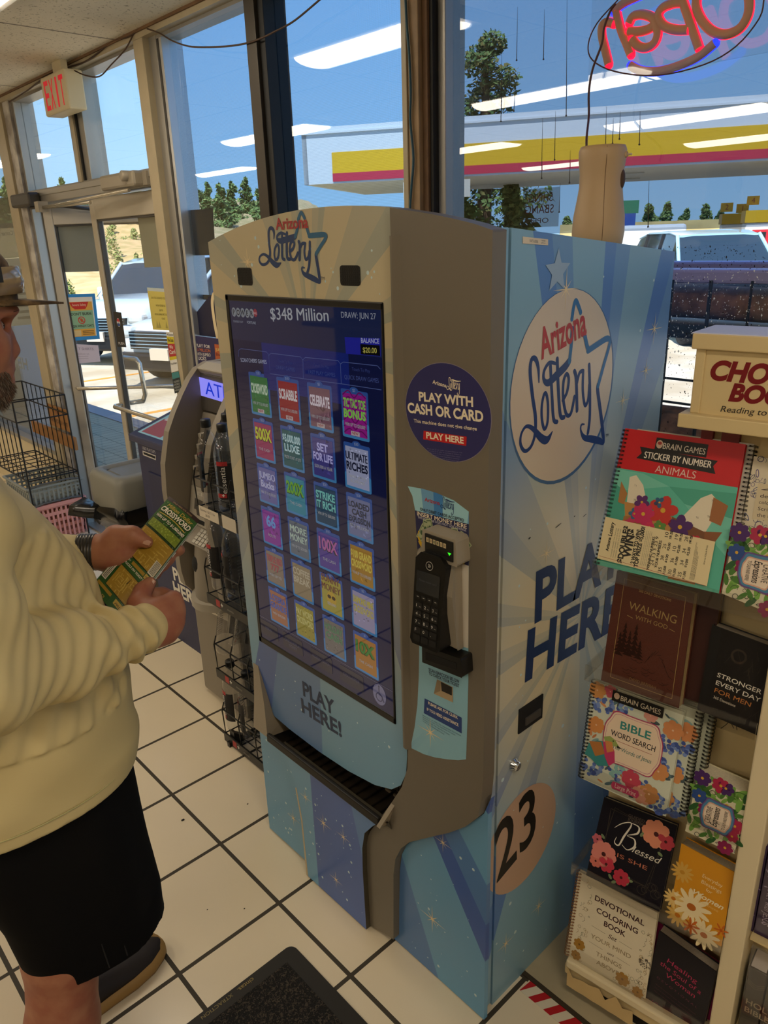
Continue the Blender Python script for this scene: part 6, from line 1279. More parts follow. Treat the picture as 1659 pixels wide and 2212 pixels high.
def dr_line(c, q, n=60, seed=1, cols=('3a4a7a', '6a5a8c', '2e3a5c'), y0=0, y1=1):
    r = random.Random(seed)
    for i in range(n):
        s, t = r.uniform(.03, .97), r.uniform(y0+.02, y1-.02); a = QC(c, q, s, t); k = r.uniform(.003, .008); cl = ink(r.choice(cols)); g = r.uniform(0, 6.3)
        if i % 3 == 0: c.ring(a[0], a[1], k*.55, k*.7, cl, 1, n=10)
        elif i % 3 == 1: c.stroke([(a[0]+k*cos(g+j*.9)*(.4+j*.25), a[1]+k*sin(g+j*.9)*(.4+j*.25)) for j in range(5)], .0006, cl, 1, sm=2)
        else: c.ell(a[0], a[1], k, k*.35, cl, 1, n=8, rot=g); c.ell(a[0], a[1], k*.75, k*.2, ink('e4d8bc'), 2, n=8, rot=g)
def dr_top(c, q):
    dr_line(c, q, 70, 3); qp(c, q, rc(.22, .36, 1, .86), ink('e0d0ac'), 3)
    for i, s in enumerate(('44', 'designs', 'color with', 'Scripture', 'the book')): qt(c, q, s, .32, .9, .46+i*.09, .05, ink('4a3c3c'), 4)
c = canv(0, 14, off=-.006); book('colouring_book', 'white and indigo line-art book at the right edge of the top tray', 'book', c, [(1629, 985), (1715, 1000), (1694, 1150), (1600, 1140)], .03, ink('e4d8bc'), dr_top)
def dr_cre(c, q):
    r = random.Random(9)
    for i in range(60): leaf2(c, q, r.uniform(0, 1), r.uniform(0, 1), r.uniform(.008, .016), r.uniform(0, 6.3), r.choice(('4c7a30', '6c9a40', '2e5c2c', '7aa84c')), 1, .4)
    dr_line(c, q, 40, 5, ('2c2c2c', '3a3a3a', '4a3c2c'))
    for i in range(11): flower(c, q, r.uniform(.03, .97), r.uniform(.05, .97), r.uniform(.010, .017), r.choice(('4a2464', 'b0284c', 'd8b020', '8c1c50', '2c4c8c', 'c83848')), 7, L=3, squash=.7)
    plaque(c, q, .20, .30, .86, .80, ink('6c4a84'), 7); plaque(c, q, .22, .32, .84, .78, ink('4c84a8'), 8); plaque(c, q, .26, .36, .80, .75, ink('d8a890'), 9); plaque(c, q, .28, .38, .78, .73, ink('ecd8c0'), 10)
def vtext(c, q, s, x, y0, y1, h, m, L, **k):
    A = Vector(QC(c, q, x, y0)); B_ = Vector(QC(c, q, x, y1)); d = B_-A; c.text(s, A.x, A.y, h, m, L, w=d.length, rot=atan2(d.y, d.x), **k)
def dr_cre1(c, q): dr_cre(c, q); vtext(c, q, 'CREATIVE', .62, .42, .66, .010, ink('2a2420'), 12); vtext(c, q, 'Expressions', .46, .40, .70, .012, ink('2a2420'), 12, shear=.3, bold=.02); vtext(c, q, 'TO CALM AND INSPIRE', .34, .42, .70, .006, ink('2a2420'), 12)
def dr_cre2(c, q): dr_cre(c, q); vtext(c, q, 'CREATIVE', .42, .70, .44, .010, ink('2a2420'), 12); vtext(c, q, 'Expressions', .56, .71, .40, .012, ink('2a2420'), 12, shear=.3, bold=.02); vtext(c, q, 'TO CALM AND INSPIRE', .72, .72, .40, .006, ink('2a2420'), 12)
c = canv(0, 14); book('card_box', 'colourful flower-patterned boxed book in the top tray, text running downward', 'boxed book', c, [(1588, 1140), (1708, 1156), (1680, 1332), (1559, 1282)], .03, ink('d8d0b0'), dr_cre1, None, 'creative flower boxes')
# ---- tray 2
def dr_walk(c, q):
    g = ink('a08450'); b_ = .0011
    pl = [QC(c, q, *p) for p in ((.10, .05), (.90, .05), (.90, .94), (.10, .94))]
    for i in range(4): c.stroke([pl[i], pl[(i+1) % 4]], b_, g, 1, sm=0)
    qt(c, q, '365 DAILY DEVOTIONS', .30, .72, .125, .022, g, 1, bold=.02); qt(c, q, 'WALKING', .20, .82, .30, .07, g, 1); qt(c, q, 'WITH GOD', .30, .72, .37, .038, g, 1); qt(c, q, 'DAVID JEREMIAH', .34, .68, .91, .026, ink('8a6c44'), 1)
    for s0_, s1_ in ((.2, .27), (.75, .82)): c.stroke([QC(c, q, s0_, .36), QC(c, q, s1_, .37)], b_, g, 1, sm=0)
    dk = ink('2c130a', .35)
    for s, t0_, h_ in ((.2, .68, .26), (.27, .70, .22), (.34, .68, .28), (.15, .72, .2), (.41, .70, .16)):
        for j in range(6): w_ = .018+.010*j; y = t0_-h_+h_*j/6; qp(c, q, [(s, y), (s-w_, y+h_/5), (s+w_, y+h_/5)], dk, 1)
    for i in range(16): r_ = random.Random(i); s = r_.uniform(.15, .85); t_ = r_.uniform(.70, .88); c.stroke([QC(c, q, s, t_), QC(c, q, s+.05, t_+.01), QC(c, q, s+.09, t_-.005)], .0008, dk, 1)
    for i in range(10): r_ = random.Random(i+50); s = .5+.35*i/10; c.stroke([QC(c, q, s, .72-.1*sin(i*.4)), QC(c, q, s+.05, .68-.1*sin(i*.5+.3))], .0008, dk, 1)
c = canv(1, 13); mLea = M('brown_leather', '55281a', .38, bump=.15, bscale=600)
book('devotional_book', 'brown leather Walking devotional with a gold frame in the second tray', 'book', c, [(1335, 1233), (1500, 1283), (1466, 1530), (1300, 1470)], .03, mLea, dr_walk, closed=True, pages='b8a070')
book('devotional_book', 'dark brown book standing behind the leather Walking devotional', 'book', c, [(1390, 1243), (1547, 1290), (1510, 1532), (1345, 1478)], .026, M('dark_leather', '3a1a12', .45), None, pages='7a5a3c', shift=.034)
def dr_str(c, q):
    qp(c, q, rc(0, 0, .13, 1), ink('14110e'), 0); m1 = ink('231d18'); m2 = ink('1a1511')
    for i in range(60): r_ = random.Random(i); a = QC(c, q, r_.uniform(.25, .9), r_.uniform(.1, .95)); k = r_.uniform(.01, .03); g = r_.uniform(1, 2.2); c.stroke([(a[0], a[1]), (a[0]+k*cos(g)*.5, a[1]-k*.5), (a[0]+k*cos(g), a[1]-k*sin(g))], .0012, m1 if i % 2 else ink('2e2720'), 1)
    a = QC(c, q, .42, .24); c.ring(a[0], a[1], .010, .014, ink('33291f'), 2, n=16)
    for s, y, h_, cl, x1 in (('STRONGER', .55, .052, 'e4dccc', .80), ('EVERY DAY', .64, .052, 'e4dccc', .80), ('FOR MEN', .73, .052, 'b8753c', .68), ('365 Devotions', .80, .03, 'd0c4b0', .48)): qt(c, q, s, .17, x1, y, h_, ink(cl), 3, bold=.01)
c = canv(1, 13, off=-.02); book('devotional_book', 'black book with a faint lion, STRONGER title, right of the leather devotional', 'book', c, [(1541, 1350), (1690, 1405), (1662, 1600), (1508, 1533)], .035, M('black_cover', '1e1a17', .35), dr_str, closed=True, pages='c9c2b8')
# ---- tray 3
def dr_bible(c, q):
    r = random.Random(31)
    for i in range(46):
        s, t_ = r.choice(((r.uniform(.02, .98), r.uniform(.02, .22)), (r.uniform(.02, .98), r.uniform(.72, .97)), (r.uniform(.0, .16), r.uniform(.1, .9)), (r.uniform(.86, 1), r.uniform(.1, .9)))); leaf2(c, q, s, t_, r.uniform(.006, .013), r.uniform(0, 6.3), r.choice(('8cb0b0', '5c7a84', 'd8905c', 'c87c48', '4c5c60')), 1, .35)
    for s, t_, R_, cl in ((.14, .20, .022, '5c74b8'), (.36, .13, .018, '8cb4bc'), (.88, .34, .022, '5a70b4'), (.12, .84, .024, '6078b8'), (.66, .84, .022, '5068a8'), (.40, .80, .018, '8cbcb8'), (.90, .92, .022, '4c68b0'), (.86, .55, .014, '6a84c0')):
        for i in range(26): g = r.uniform(0, 6.3); d = R_*sqrt(r.random()); a = QC(c, q, s, t_); c.ell(a[0]+d*cos(g), a[1]+d*sin(g), .0045, .0045, ink(r.choice((cl, cl, '7c94cc', '44589c'))), 2+(i % 3), n=7)
    for s, t_, R_, cl in ((.20, .05, .014, 'c85a68'), (.56, .80, .020, 'c8485c'), (.70, .90, .020, 'dc9c84'), (.66, .14, .014, 'd89888'), (.06, .08, .018, 'd89858'), (.10, .42, .018, 'd89050'), (.92, .20, .020, 'd8905c'), (.84, .62, .02, 'd8945c'), (.78, .86, .02, 'c88c54')):
        flower(c, q, s, t_, R_, cl, 7, mid=cl, L=5, squash=.8); flower(c, q, s, t_, R_*.6, cl, 5, mid='e8c0a0', L=8, rot=.5, squash=.8)
    plaque(c, q, .20, .20, .84, .72, ink('b8406c'), 11); plaque(c, q, .21, .21, .83, .71, ink('f0d8bc'), 12); plaque(c, q, .225, .225, .815, .695, ink('c8789c'), 13); plaque(c, q, .229, .229, .811, .691, ink('f0d8bc'), 14)
    qp(c, q, rc(.225, .02, .79, .125), ink('16120f'), 12); a = QC(c, q, .275, .068); c.ell(a[0], a[1], .006, .007, ink('d8b8a0'), 13, n=12); qt(c, q, 'BRAIN GAMES', .32, .76, .098, .05, ink('e8dcc4'), 13, bold=.01)
    qt(c, q, 'BIBLE', .36, .70, .36, .075, ink('3c8c84'), 16, bold=.03); qt(c, q, 'WORD SEARCH', .27, .77, .455, .055, ink('1f1a18'), 16, bold=.01); qt(c, q, 'The Words of Jesus', .31, .75, .575, .042, ink('3c7a74'), 16, shear=.15); c.stroke([QC(c, q, .30, .49), QC(c, q, .74, .49)], .0008, ink('b85c50'), 16, sm=0)
    qp(c, q, [(.37, .885), (.66, .875), (.68, .91), (.66, .945), (.37, .955), (.355, .92)], ink('c8406c'), 14); qt(c, q, 'Large Print', .40, .64, .935, .045, ink('f4dcd0'), 15)
    for poly, cl in (([(.05, .62), (.14, .56), (.24, .54), (.30, .58), (.34, .68), (.30, .76), (.18, .80), (.10, .76), (.02, .74)], '3c8c8c'), ([(.20, .55), (.28, .52), (.34, .60), (.36, .70), (.30, .76), (.24, .68)], 'c83c6c'), ([(.05, .60), (.18, .56), (.24, .66), (.14, .72)], 'b8783c'), ([(.20, .50), (.27, .47), (.33, .49), (.39, .545), (.33, .55), (.24, .57)], '9cac60'), ([(.22, .53), (.30, .52), (.33, .60), (.26, .64)], 'd88c50')): qp(c, q, poly, ink(cl), 17)
    a = QC(c, q, .31, .505); c.ell(a[0], a[1], .0015, .0015, ink('16120f'), 18, n=8); qp(c, q, [(.36, .53), (.42, .55), (.36, .555)], ink('2a2420'), 18)
c = canv(2, 10); qb = [(1282, 1469), (1478, 1538), (1438, 1764), (1253, 1680)]
book('puzzle_book', 'front floral Bible word search book with black coils in the third tray', 'book', c, qb, .012, ink('d8dcc8', .3), dr_bible, 'l', 'word search books')
book('puzzle_book', 'second floral word search book turned round behind the front one', 'book', c, [(1316, 1473), (1508, 1542), (1470, 1770), (1290, 1685)], .012, ink('cfd4c0', .3), dr_bible, 'r', 'word search books', shift=.0155)
book('puzzle_book', 'rearmost coil-bound word search book in the third tray', 'book', c, [(1345, 1480), (1532, 1548), (1492, 1778), (1315, 1692)], .012, ink('b8bca8', .3), None, 'r', 'word search books', shift=.031)
c = canv(2, 8, off=-.03); book('card_box', 'colourful flower-patterned boxed book in the third tray, text running upward', 'boxed book', c, [(1509, 1668), (1617, 1716), (1586, 1845), (1480, 1795)], .05, ink('d8d0b0'), dr_cre2, None, 'creative flower boxes')
# ---- tray 4
def dr_bles(c, q):
    g = ink('5a5044')
    for k in range(2):
        pl = [QC(c, q, *p) for p in ((.12+k*.05, .10-k*.03), (.88, .14+k*.04), (.80-k*.04, .80), (.16-k*.06, .82-k*.05))]
        for i in range(4): c.stroke([pl[i], pl[(i+1) % 4]], .0005, g, 1, sm=0)
    qt(c, q, 'GUIDED', .36, .58, .11, .035, ink('6a5c54'), 2); qt(c, q, 'JOURNAL', .36, .60, .155, .035, ink('6a5c54'), 2)
    w = ink('e8e0d0'); S = lambda pts: [QC(c, q, *p) for p in pts]
    c.stroke(S([(.22, .30), (.30, .22), (.40, .17), (.42, .21), (.36, .36), (.32, .48), (.26, .47), (.27, .40)]), [.0008, .002, .002, .003, .004, .003, .002, .001], w, 3); c.stroke(S([(.40, .17), (.52, .18), (.52, .26), (.40, .33), (.50, .34), (.52, .42), (.44, .49), (.36, .46)]), [.001, .003, .004, .001, .003, .004, .002, .001], w, 3)
    qt(c, q, 'lessed', .50, .90, .49, .085, w, 3, shear=.35, bold=.0); qt(c, q, 'IS SHE', .33, .74, .62, .05, ink('c8785c'), 3)
    r = random.Random(4)
    for s, t_, R_, cl, n in ((.76, .18, .030, 'e09070', 8), (.90, .22, .018, 'b83c48', 7), (.16, .66, .028, 'e0887c', 9), (.22, .76, .018, 'c8384c', 7), (.44, .83, .018, 'c03448', 7), (.04, .52, .012, 'c86470', 6), (.08, .78, .014, 'd87868', 7)): flower(c, q, s, t_, R_, cl, n, mid='4a1c1c', L=4, squash=.75)
    for s, t_ in ((.60, .20), (.63, .24), (.58, .25), (.52, .80), (.56, .82), (.53, .86), (.86, .38), (.10, .46), (.30, .88), (.36, .92)): leaf2(c, q, s, t_, .006, r.uniform(0, 3), '7c8c64', 3, .55)
    for s, t_ in ((.72, .86), (.9, .84), (.84, .78)): a = QC(c, q, s, t_); c.ring(a[0], a[1], .009, .0095, g, 2, n=12); c.ring(a[0]+.006, a[1]+.003, .006, .0065, g, 2, n=12)
c = canv(3, 18); book('guided_journal', 'black Blessed guided journal with pink flowers in the fourth tray', 'book', c, [(1305, 1722), (1463, 1784), (1424, 1970), (1266, 1890)], .014, M('black_floral_cover', '14121c', .3), dr_bles)
def dr_evd(c, q):
    qp(c, q, rc(0, 0, 1, 1), ink('d8941c'), 0)
    def daisy(s, t_, R_, cl, mid, n=12):
        a = QC(c, q, s, t_)
        for i in range(n): g = 2*pi*i/n+.2; c.ell(a[0]+R_*.6*cos(g), a[1]+R_*.6*sin(g), R_*.45, R_*.14, ink(cl), 3, n=10, rot=g)
        c.ell(a[0], a[1], R_*.24, R_*.2, ink(mid), 4, n=12)
    daisy(.10, .35, .022, 'd8a84c', 'c8902c'); daisy(.36, .72, .038, 'f0dcac', 'b8641c'); daisy(.66, .98, .03, 'ecd8a8', 'b8641c'); daisy(.14, .92, .024, 'e0b45c', 'c8781c'); daisy(.95, .80, .014, 'c8641c', 'b8540c', 6); daisy(.40, .96, .018, 'c8641c', 'b8540c', 8); daisy(.02, .74, .02, 'e8c478', 'c8781c')
    for s, x0_, x1_, y, h_ in (('Everyday', .46, .84, .27, .05), ('Blessings', .46, .84, .35, .05), ('for', .56, .68, .42, .045)): qt(c, q, s, x0_, x1_, y, h_, ink('f2dca8'), 5)
    qt(c, q, 'Women', .34, .92, .54, .07, ink('f2e2b8'), 5, shear=.3, bold=.03); qt(c, q, '365 DEVOTIONS', .44, .84, .60, .022, ink('e8c880'), 5)
c = canv(3, 13); book('devotional_book', 'orange Everyday book with white daisies in the fourth tray', 'book', c, [(1472, 1822), (1586, 1884), (1558, 2045), (1446, 1980)], .035, ink('d8941c', .35), dr_evd, pages='c8bca4')
# ---- tray 5
def dr_dev(c, q):
    k = ink('4a2c2c'); g = ink('8a7a5c')
    for s, y, x0_, x1_ in (('DEVOTIONAL', .22, .24, .86), ('COLORING', .345, .28, .80), ('BOOK', .45, .39, .66)): qt(c, q, s, x0_, x1_, y, .062, k, 2, bold=.03)
    for y in (.53, .72): c.stroke([QC(c, q, .25, y-.01), QC(c, q, .42, y)], .0006, g, 2, sm=0); c.stroke([QC(c, q, .60, y), QC(c, q, .76, y+.01)], .0006, g, 2, sm=0)
    qt(c, q, 'Set', .46, .57, .555, .05, ink('5a4434'), 2, shear=.3); qt(c, q, 'on', .48, .56, .735, .03, ink('5a4434'), 2, shear=.3)
    for s, y, x0_, x1_ in (('YOUR MIND', .655, .26, .76), ('THINGS', .82, .35, .67), ('ABOVE', .91, .37, .65)): qt(c, q, s, x0_, x1_, y, .05, ink('a89470'), 2, bold=.01)
    r = random.Random(12)
    for i in range(90):
        s, t_ = r.choice(((r.uniform(.08, .22), r.uniform(.02, .99)), (r.uniform(.86, .99), r.uniform(.25, .99)), (r.uniform(.6, .98), r.uniform(.86, .99)))); a = QC(c, q, s, t_); kx = r.uniform(.002, .006); cl = ink(r.choice(('6a5a3c', '8a6c34', '5c6048', 'a8803c')))
        if i % 2: c.ring(a[0], a[1], kx*.7, kx*.7+.0006, cl, 2, n=9)
        else: c.stroke([(a[0], a[1]), (a[0]+kx, a[1]+kx*1.3), (a[0]+kx*.3, a[1]+kx*2.4)], .0006, cl, 2, sm=2)
    for s, t_, R_ in ((.14, .80, .014), (.12, .94, .012), (.70, .92, .016), (.90, .97, .013)): flower(c, q, s, t_, R_, 'b08030', 7, mid='7a5420', L=3, squash=.7)
    for i in range(40): g_ = r.uniform(0, 6.3); d = .013*sqrt(r.random()); a = QC(c, q, .93, .62); c.ring(a[0]+d*cos(g_), a[1]+d*sin(g_), .0008, .0016, ink('4a3c34'), 3, n=6)
c = canv(4, 13); book('colouring_book', 'white Devotional Coloring Book with copper coils in the lowest tray', 'book', c, [(1250, 1882), (1421, 1972), (1394, 2158), (1222, 2062)], .012, ink('eaddbf', .4), dr_dev, 'l', spcol='a8744a')
def dr_heal(c, q):
    m = ink('b8385c')
    for s, y, x0_, x1_ in (('Healing', .30, .22, .74), ('the Soul of a', .39, .12, .84), ('Woman', .48, .24, .76)): qt(c, q, s, x0_, x1_, y, .062, m, 2)
    qt(c, q, 'D E V O T I O N A L', .12, .84, .575, .028, ink('6c3044'), 2)
    for i in range(3): qt(c, q, 'How to overcome your emotional wounds', .12, .84-i*.05, .66+i*.045, .018, ink('5a2c3c'), 2)
    qt(c, q, 'JOYCE MEYER', .10, .92, .92, .06, ink('8c3048'), 2)
c = canv(4, 11, off=-.035); book('devotional_book', 'black Healing the Soul book with pink lettering in the lowest tray', 'book', c, [(1424, 2010), (1548, 2100), (1508, 2262), (1390, 2168)], .03, M('black_pink_cover', '17131a', .35), dr_heal, pages='b8ac9c')
c = canv(4, 11, off=.0); book('devotional_book', 'magenta-edged book behind the black Healing book', 'book', c, [(1420, 1994), (1560, 2085), (1530, 2240), (1400, 2160)], .006, M('magenta_cover', 'a01c5c', .4), None, pages='a01c5c')
# ---- shelves past the stile
cR = Print(MB(), K(0, .02, 0), EV, UPZ)
t = MB(); t.box(.345, .62, .005, .008, .40, .62, gTray, XK); t.box(.345, .62, .005, .008, .12, .36, gTray, XK); t.box(.34, .62, .0, .075, .375, .38, mCream, XK); t.box(.34, .62, .0, .075, .105, .11, mCream, XK); t.box(.34, .62, .0, .075, .70, .705, mCream, XK); t.build('side_shelf', BR_)
def spine(name, label, s0, s1, z0, z1, m, txt, cat, group, vert=True):
    t = thing(name, label, cat, K((s0+s1)/2, .04, z0), group); b = MB(); b.box(s0, s1, .016, .07, z0, z1, m, XK); c = Print(b, K(0, .016, 0), EV, UPZ); w_ = s1-s0
    if vert:
        c.text(txt[0], s0+w_*.32, z1-.05, w_*.38, ink('b8a8c4'), 1, w=(z1-z0)*.62, rot=-pi/2, shear=.15)
        r = random.Random(int(s0*1000))
        for i in range(12): c.ell(s0+w_*r.uniform(.1, .9), r.uniform(z0, z1), .004, .0014, ink('9c8cb4'), 1, n=8, rot=r.uniform(0, 3))
    else:
        for i, s in enumerate(txt): c.text(s, s0+.006, z1-.10-i*.022, .014, ink('b8a88c'), 1, bold=.02)
        for i in range(3): c.stroke([(s0, z1-.03-i*.005), (s0+w_*.5, z1-.04-i*.005), (s1, z1-.03-i*.005)], .0006, ink('8a7c68'), 1)
    b.build('cover', t, bevel=.002); b = MB(); b.box(s0+.003, s1-.003, .02, .068, z1-.004, z1+.001, ink('d8d0cc', .8), XK); b.build('page_block', t)
mPur = M('purple_cover', '34204a', .4)
cR_ = lambda u, v: cR.px(u, v)
a0 = cR.px(1616, 1885); a1 = cR.px(1649, 1890); b0_ = cR.px(1621, 2112)
spine('journey_book', 'purple journey book with leaf sprigs, nearer the cream stile', a0[0], a1[0], .381, .381+.215, mPur, ('A JOURNEY with JESUS',), 'book', 'purple journey books'); spine('journey_book', 'purple journey book at the very right edge', a1[0]+.002, a1[0]+.034, .381, .593, mPur, ('A JOURNEY with JESUS',), 'book', 'purple journey books')
a0 = cR.px(1592, 2090)
spine('boxed_bible', 'grey boxed holy bible beside the cream stile', .345, .380, .111, .29, M('bible_grey', '4f4a42', .5), ('HOLY', 'BIBLE'), 'boxed book', 'boxed bibles', False); spine('boxed_bible', 'grey boxed holy bible at the right edge, lower corner', .383, .45, .111, .27, M('bible_grey2', '5a544a', .5), ('HOLY', 'BIBLE'), 'boxed book', 'boxed bibles', False)
# ================================================================== the man with the ticket
import openvdb
class Field:
    def __init__(s, lo, hi, h):
        s.lo = np.array(lo, float); s.h = h; s.n = np.ceil((np.array(hi)-s.lo)/h).astype(int)+1
        s.a = np.full(s.n, .06, np.float32)
    def sub(s, lo, hi, pad):
        i0 = np.maximum(0, np.floor((np.minimum(lo, hi)-pad-s.lo)/s.h).astype(int)); i1 = np.minimum(s.n, np.ceil((np.maximum(lo, hi)+pad-s.lo)/s.h).astype(int)+1)
        sl = tuple(slice(i0[k], i1[k]) for k in range(3))
        g = [(s.lo[k]+s.h*np.arange(i0[k], i1[k])).astype(np.float32).reshape([-1 if j == k else 1 for j in range(3)]) for k in range(3)]
        return sl, g
    def mix(s, sl, d, k, cut=False):
        a = s.a[sl]
        if cut: a = -a
        if k > 0:
            h = np.maximum(k-np.abs(a-d), 0)/k; r = np.minimum(a, d)-h*h*k*.25
        else: r = np.minimum(a, d)
        s.a[sl] = -r if cut else r
    def cap(s, a, b, ra, rb=None, k=.015, cut=False):
        rb = ra if rb is None else rb; a = np.array(a, float); b = np.array(b, float); sl, g = s.sub(a, b, max(ra, rb)+.05)
        ab = b-a; L = ab @ ab+1e-12; t = np.clip(sum((g[i]-a[i])*ab[i] for i in range(3))/L, 0, 1)
        d = np.sqrt(sum((g[i]-a[i]-ab[i]*t)**2 for i in range(3)))-(ra+(rb-ra)*t); s.mix(sl, d.astype(np.float32), k, cut)
    def chain(s, pts, rs, k=.015):
        for i in range(len(pts)-1): s.cap(pts[i], pts[i+1], rs[i], rs[i+1], k)
    def ell(s, c, r, k=.015, R=None, cut=False):
        c = np.array(c, float); r = np.array(r, float); sl, g = s.sub(c, c, r.max()+.05)
        q = [g[i]-c[i] for i in range(3)]
        if R is not None: R = np.array(R.to_3x3().transposed()); q = [sum(R[i][j]*q[j] for j in range(3)) for i in range(3)]
        k0 = np.sqrt(sum((q[i]/r[i])**2 for i in range(3))); k1 = np.sqrt(sum((q[i]/r[i]**2)**2 for i in range(3)))+1e-9
        s.mix(sl, (k0*(k0-1)/k1).astype(np.float32), k, cut)
    def rings(s, st, k=.02, p=2.4):
        """stacked superellipse stations (z, xc, yc, rx, ry)"""
        st = sorted(st); z = [q[0] for q in st]; lo = np.array([min(q[1]-q[3] for q in st), min(q[2]-q[4] for q in st), z[0]]); hi = np.array([max(q[1]+q[3] for q in st), max(q[2]+q[4] for q in st), z[-1]])
        sl, g = s.sub(lo, hi, .05); f = lambda j: np.interp(g[2].ravel(), z, [q[j] for q in st]).reshape(g[2].shape)
        xc, yc, rx, ry = f(1), f(2), f(3), f(4); e = (np.abs((g[0]-xc)/rx)**p+np.abs((g[1]-yc)/ry)**p)**(1/p)
        d = (e-1)*np.minimum(rx, ry); d = np.maximum(d, np.maximum(z[0]-g[2], g[2]-z[-1])); s.mix(sl, d.astype(np.float32), k)
    def wave(s, lo, hi, fn):
        sl, g = s.sub(np.array(lo), np.array(hi), 0); s.a[sl] += fn(*g).astype(np.float32)
    def mesh(s, b, m, sm=2):
        gr = openvdb.FloatGrid(.06); gr.copyFromArray(np.ascontiguousarray(s.a)); p, q = gr.convertToQuads(0.0)
        p = p.astype(float)
        for _ in range(sm):
            acc = np.zeros_like(p); cn = np.zeros(len(p))
            for i in range(4):
                for j in ((i+1) % 4, (i+3) % 4): np.add.at(acc, q[:, i], p[q[:, j]]); np.add.at(cn, q[:, i], 1)
            p = p*.5+acc/cn[:, None]*.5
        b.add((p*s.h+s.lo).tolist(), q[:, ::-1].tolist(), m, True); return b
YC = -1.05
def PY(u, v, y=YC): return np.array(P(u, v, 'y', y))
V3 = lambda *a: np.array(a, float)
mSkin = M('skin', 'b0785a', .5, noise=.12, nscale=25, col2='a0624a', spec=.4); mShirt = M('pale_yellow_knit', 'd2be88', .55, spec=.3); mShort = M('black_short_fabric', '0e0d0d', .8, spec=.15)
mHair = M('beard_hair', '5a4534', .7); mHairG = M('beard_grey', '8a7a68', .7); mCamo = M('camo_cloth', '86683e', .8, noise=1, nscale=45, col2='463620'); mShoe = M('dark_brown_shoe', '241c17', .6); mSole = M('gum_sole', 'a07c44', .6)
MAN = thing('person', 'man in a pale yellow long-sleeved shirt, black shorts and camouflage cap reading lottery tickets', 'person', (-.55, YC, 0))
# ticket plane, used by both hands
TA = P(312, 1205, 'y', -1.085); TN = ((Vector(CAM)-TA).normalized()*.86+Vector((-.10, .05, .45))).normalized()
def T(u, v, h=0): return np.array(PP(u, v, TA+TN*h, TN))
# ---------------- body
fb = Field((-.90, -1.46, -.01), (-.14, -.62, 1.78), .0036)
fx = PY(17, 695)[0]; zb = PY(17, 690)[2]
sk = V3(fx-.096, YC, zb+.010)
fb.ell(sk, (.098, .078, .112), .02); fb.ell(sk+V3(.018, 0, -.070), (.066, .062, .072), .03)
fb.ell(PY(31, 667)-V3(.020, 0, 0), (.022, .052, .011), .016)
fb.ell(PY(20, 800)-V3(.034, 0, 0), (.036, .036, .036), .02); fb.ell(PY(24, 846)-V3(.024, 0, 0), (.024, .028, .020), .02)
fb.chain([PY(19, 697)-V3(.012, 0, 0), PY(32, 724)-V3(.012, 0, 0), PY(46, 753)-V3(.0125, 0, 0)], [.009, .0095, .0115], .008)
for sgn in (-1, 1):
    fb.ell(PY(34, 763)+V3(-.012, sgn*.012, .0), (.012, .008, .0075), .007); fb.ell(PY(13, 696)+V3(-.018, sgn*.034, 0), (.014, .017, .011), .010, cut=True)
    fb.ell(PY(12, 697)+V3(-.027, sgn*.032, 0), (.013, .013, .011), .004); fb.ell(sk+V3(.045, sgn*.050, -.045), (.03, .02, .025), .02); fb.ell(sk+V3(-.012, sgn*.083, -.025), (.016, .008, .032), .008)
fb.ell(PY(28, 792)-V3(.013, 0, 0), (.013, .021, .007), .006); fb.ell(PY(28, 820)-V3(.013, 0, 0), (.013, .019, .0075), .006); fb.cap(PY(20, 805)+V3(0, -.022, 0), PY(20, 805)+V3(0, .022, 0), .0028, .0028, .004, cut=True)
fb.cap(sk+V3(-.025, 0, -.09), V3(-.60, YC, 1.38), .058, .066, .03)
fb.rings([(.88, -.575, YC, .17, .165), (1.0, -.575, YC, .17, .165), (1.2, -.585, YC, .14, .17), (1.34, -.60, YC, .10, .17), (1.41, -.60, YC, .06, .10)], .04)
SR, ER = V3(-.625, YC-.205, 1.375), V3(-.660, -1.305, 1.19); WR = T(318, 1350, .035)
fb.chain([SR, ER, WR], [.05, .042, .027], .02)
SL, EL = V3(-.60, YC+.20, 1.375), V3(-.585, -.84, 1.20); WL = T(212, 1192, -.02); fb.chain([SL, EL, WL], [.05, .042, .027], .02)
# right hand: back of the hand to the viewer, thumb on the ticket, fingers curled under it
kn = [(374, 1296), (380, 1319), (377, 1346), (362, 1369)]
for i, (u, v) in enumerate(kn):
    k_ = T(u, v, .020); o_ = i-1.5; bt = T(330, 1330+i*12, .034)
    fb.chain([WR, bt, k_], [.026, .022, .0155], .018)
    p1 = T(u+4, v-4, -.016); p2 = T(u-22, v-14, -.030); p3 = T(u-44, v-16, -.022); fb.chain([k_, p1, p2, p3], [.0145, .0125, .0115, .010], .006)
fb.ell(T(346, 1338, .028), (.030, .024, .034), .02)
th = [T(322, 1340, .036), T(300, 1304, .030), T(308, 1277, .020), T(324, 1259, .013)]; fb.chain(th, [.022, .0175, .0138, .0115], .012)
# left hand: thumb across the face of the ticket, finger tips past its right edge
pc = T(262, 1186, -.004)
fb.cap(WL, pc, .028, .024, .02); fb.ell(T(258, 1200, -.020), (.040, .030, .030), .02)
fb.chain([WL+(pc-WL)*.35, T(250, 1160, .010), T(286, 1157, .016), T(317, 1171, .012)], [.024, .019, .0155, .0115], .015)
for (a, b_, c1, r) in (((272, 1172), (330, 1172), (386, 1188), .0105), ((268, 1186), (315, 1192), (363, 1206), .012), ((264, 1200), (310, 1212), (350, 1219), .0125), ((258, 1214), (300, 1228), (334, 1238), .0115)):
    fb.chain([T(*a, -.026), T(*b_, -.034), T(*c1, -.016), T(c1[0]-2, c1[1]-2, -.006)], [r*1.25, r*1.15, r, r*.9], .006)
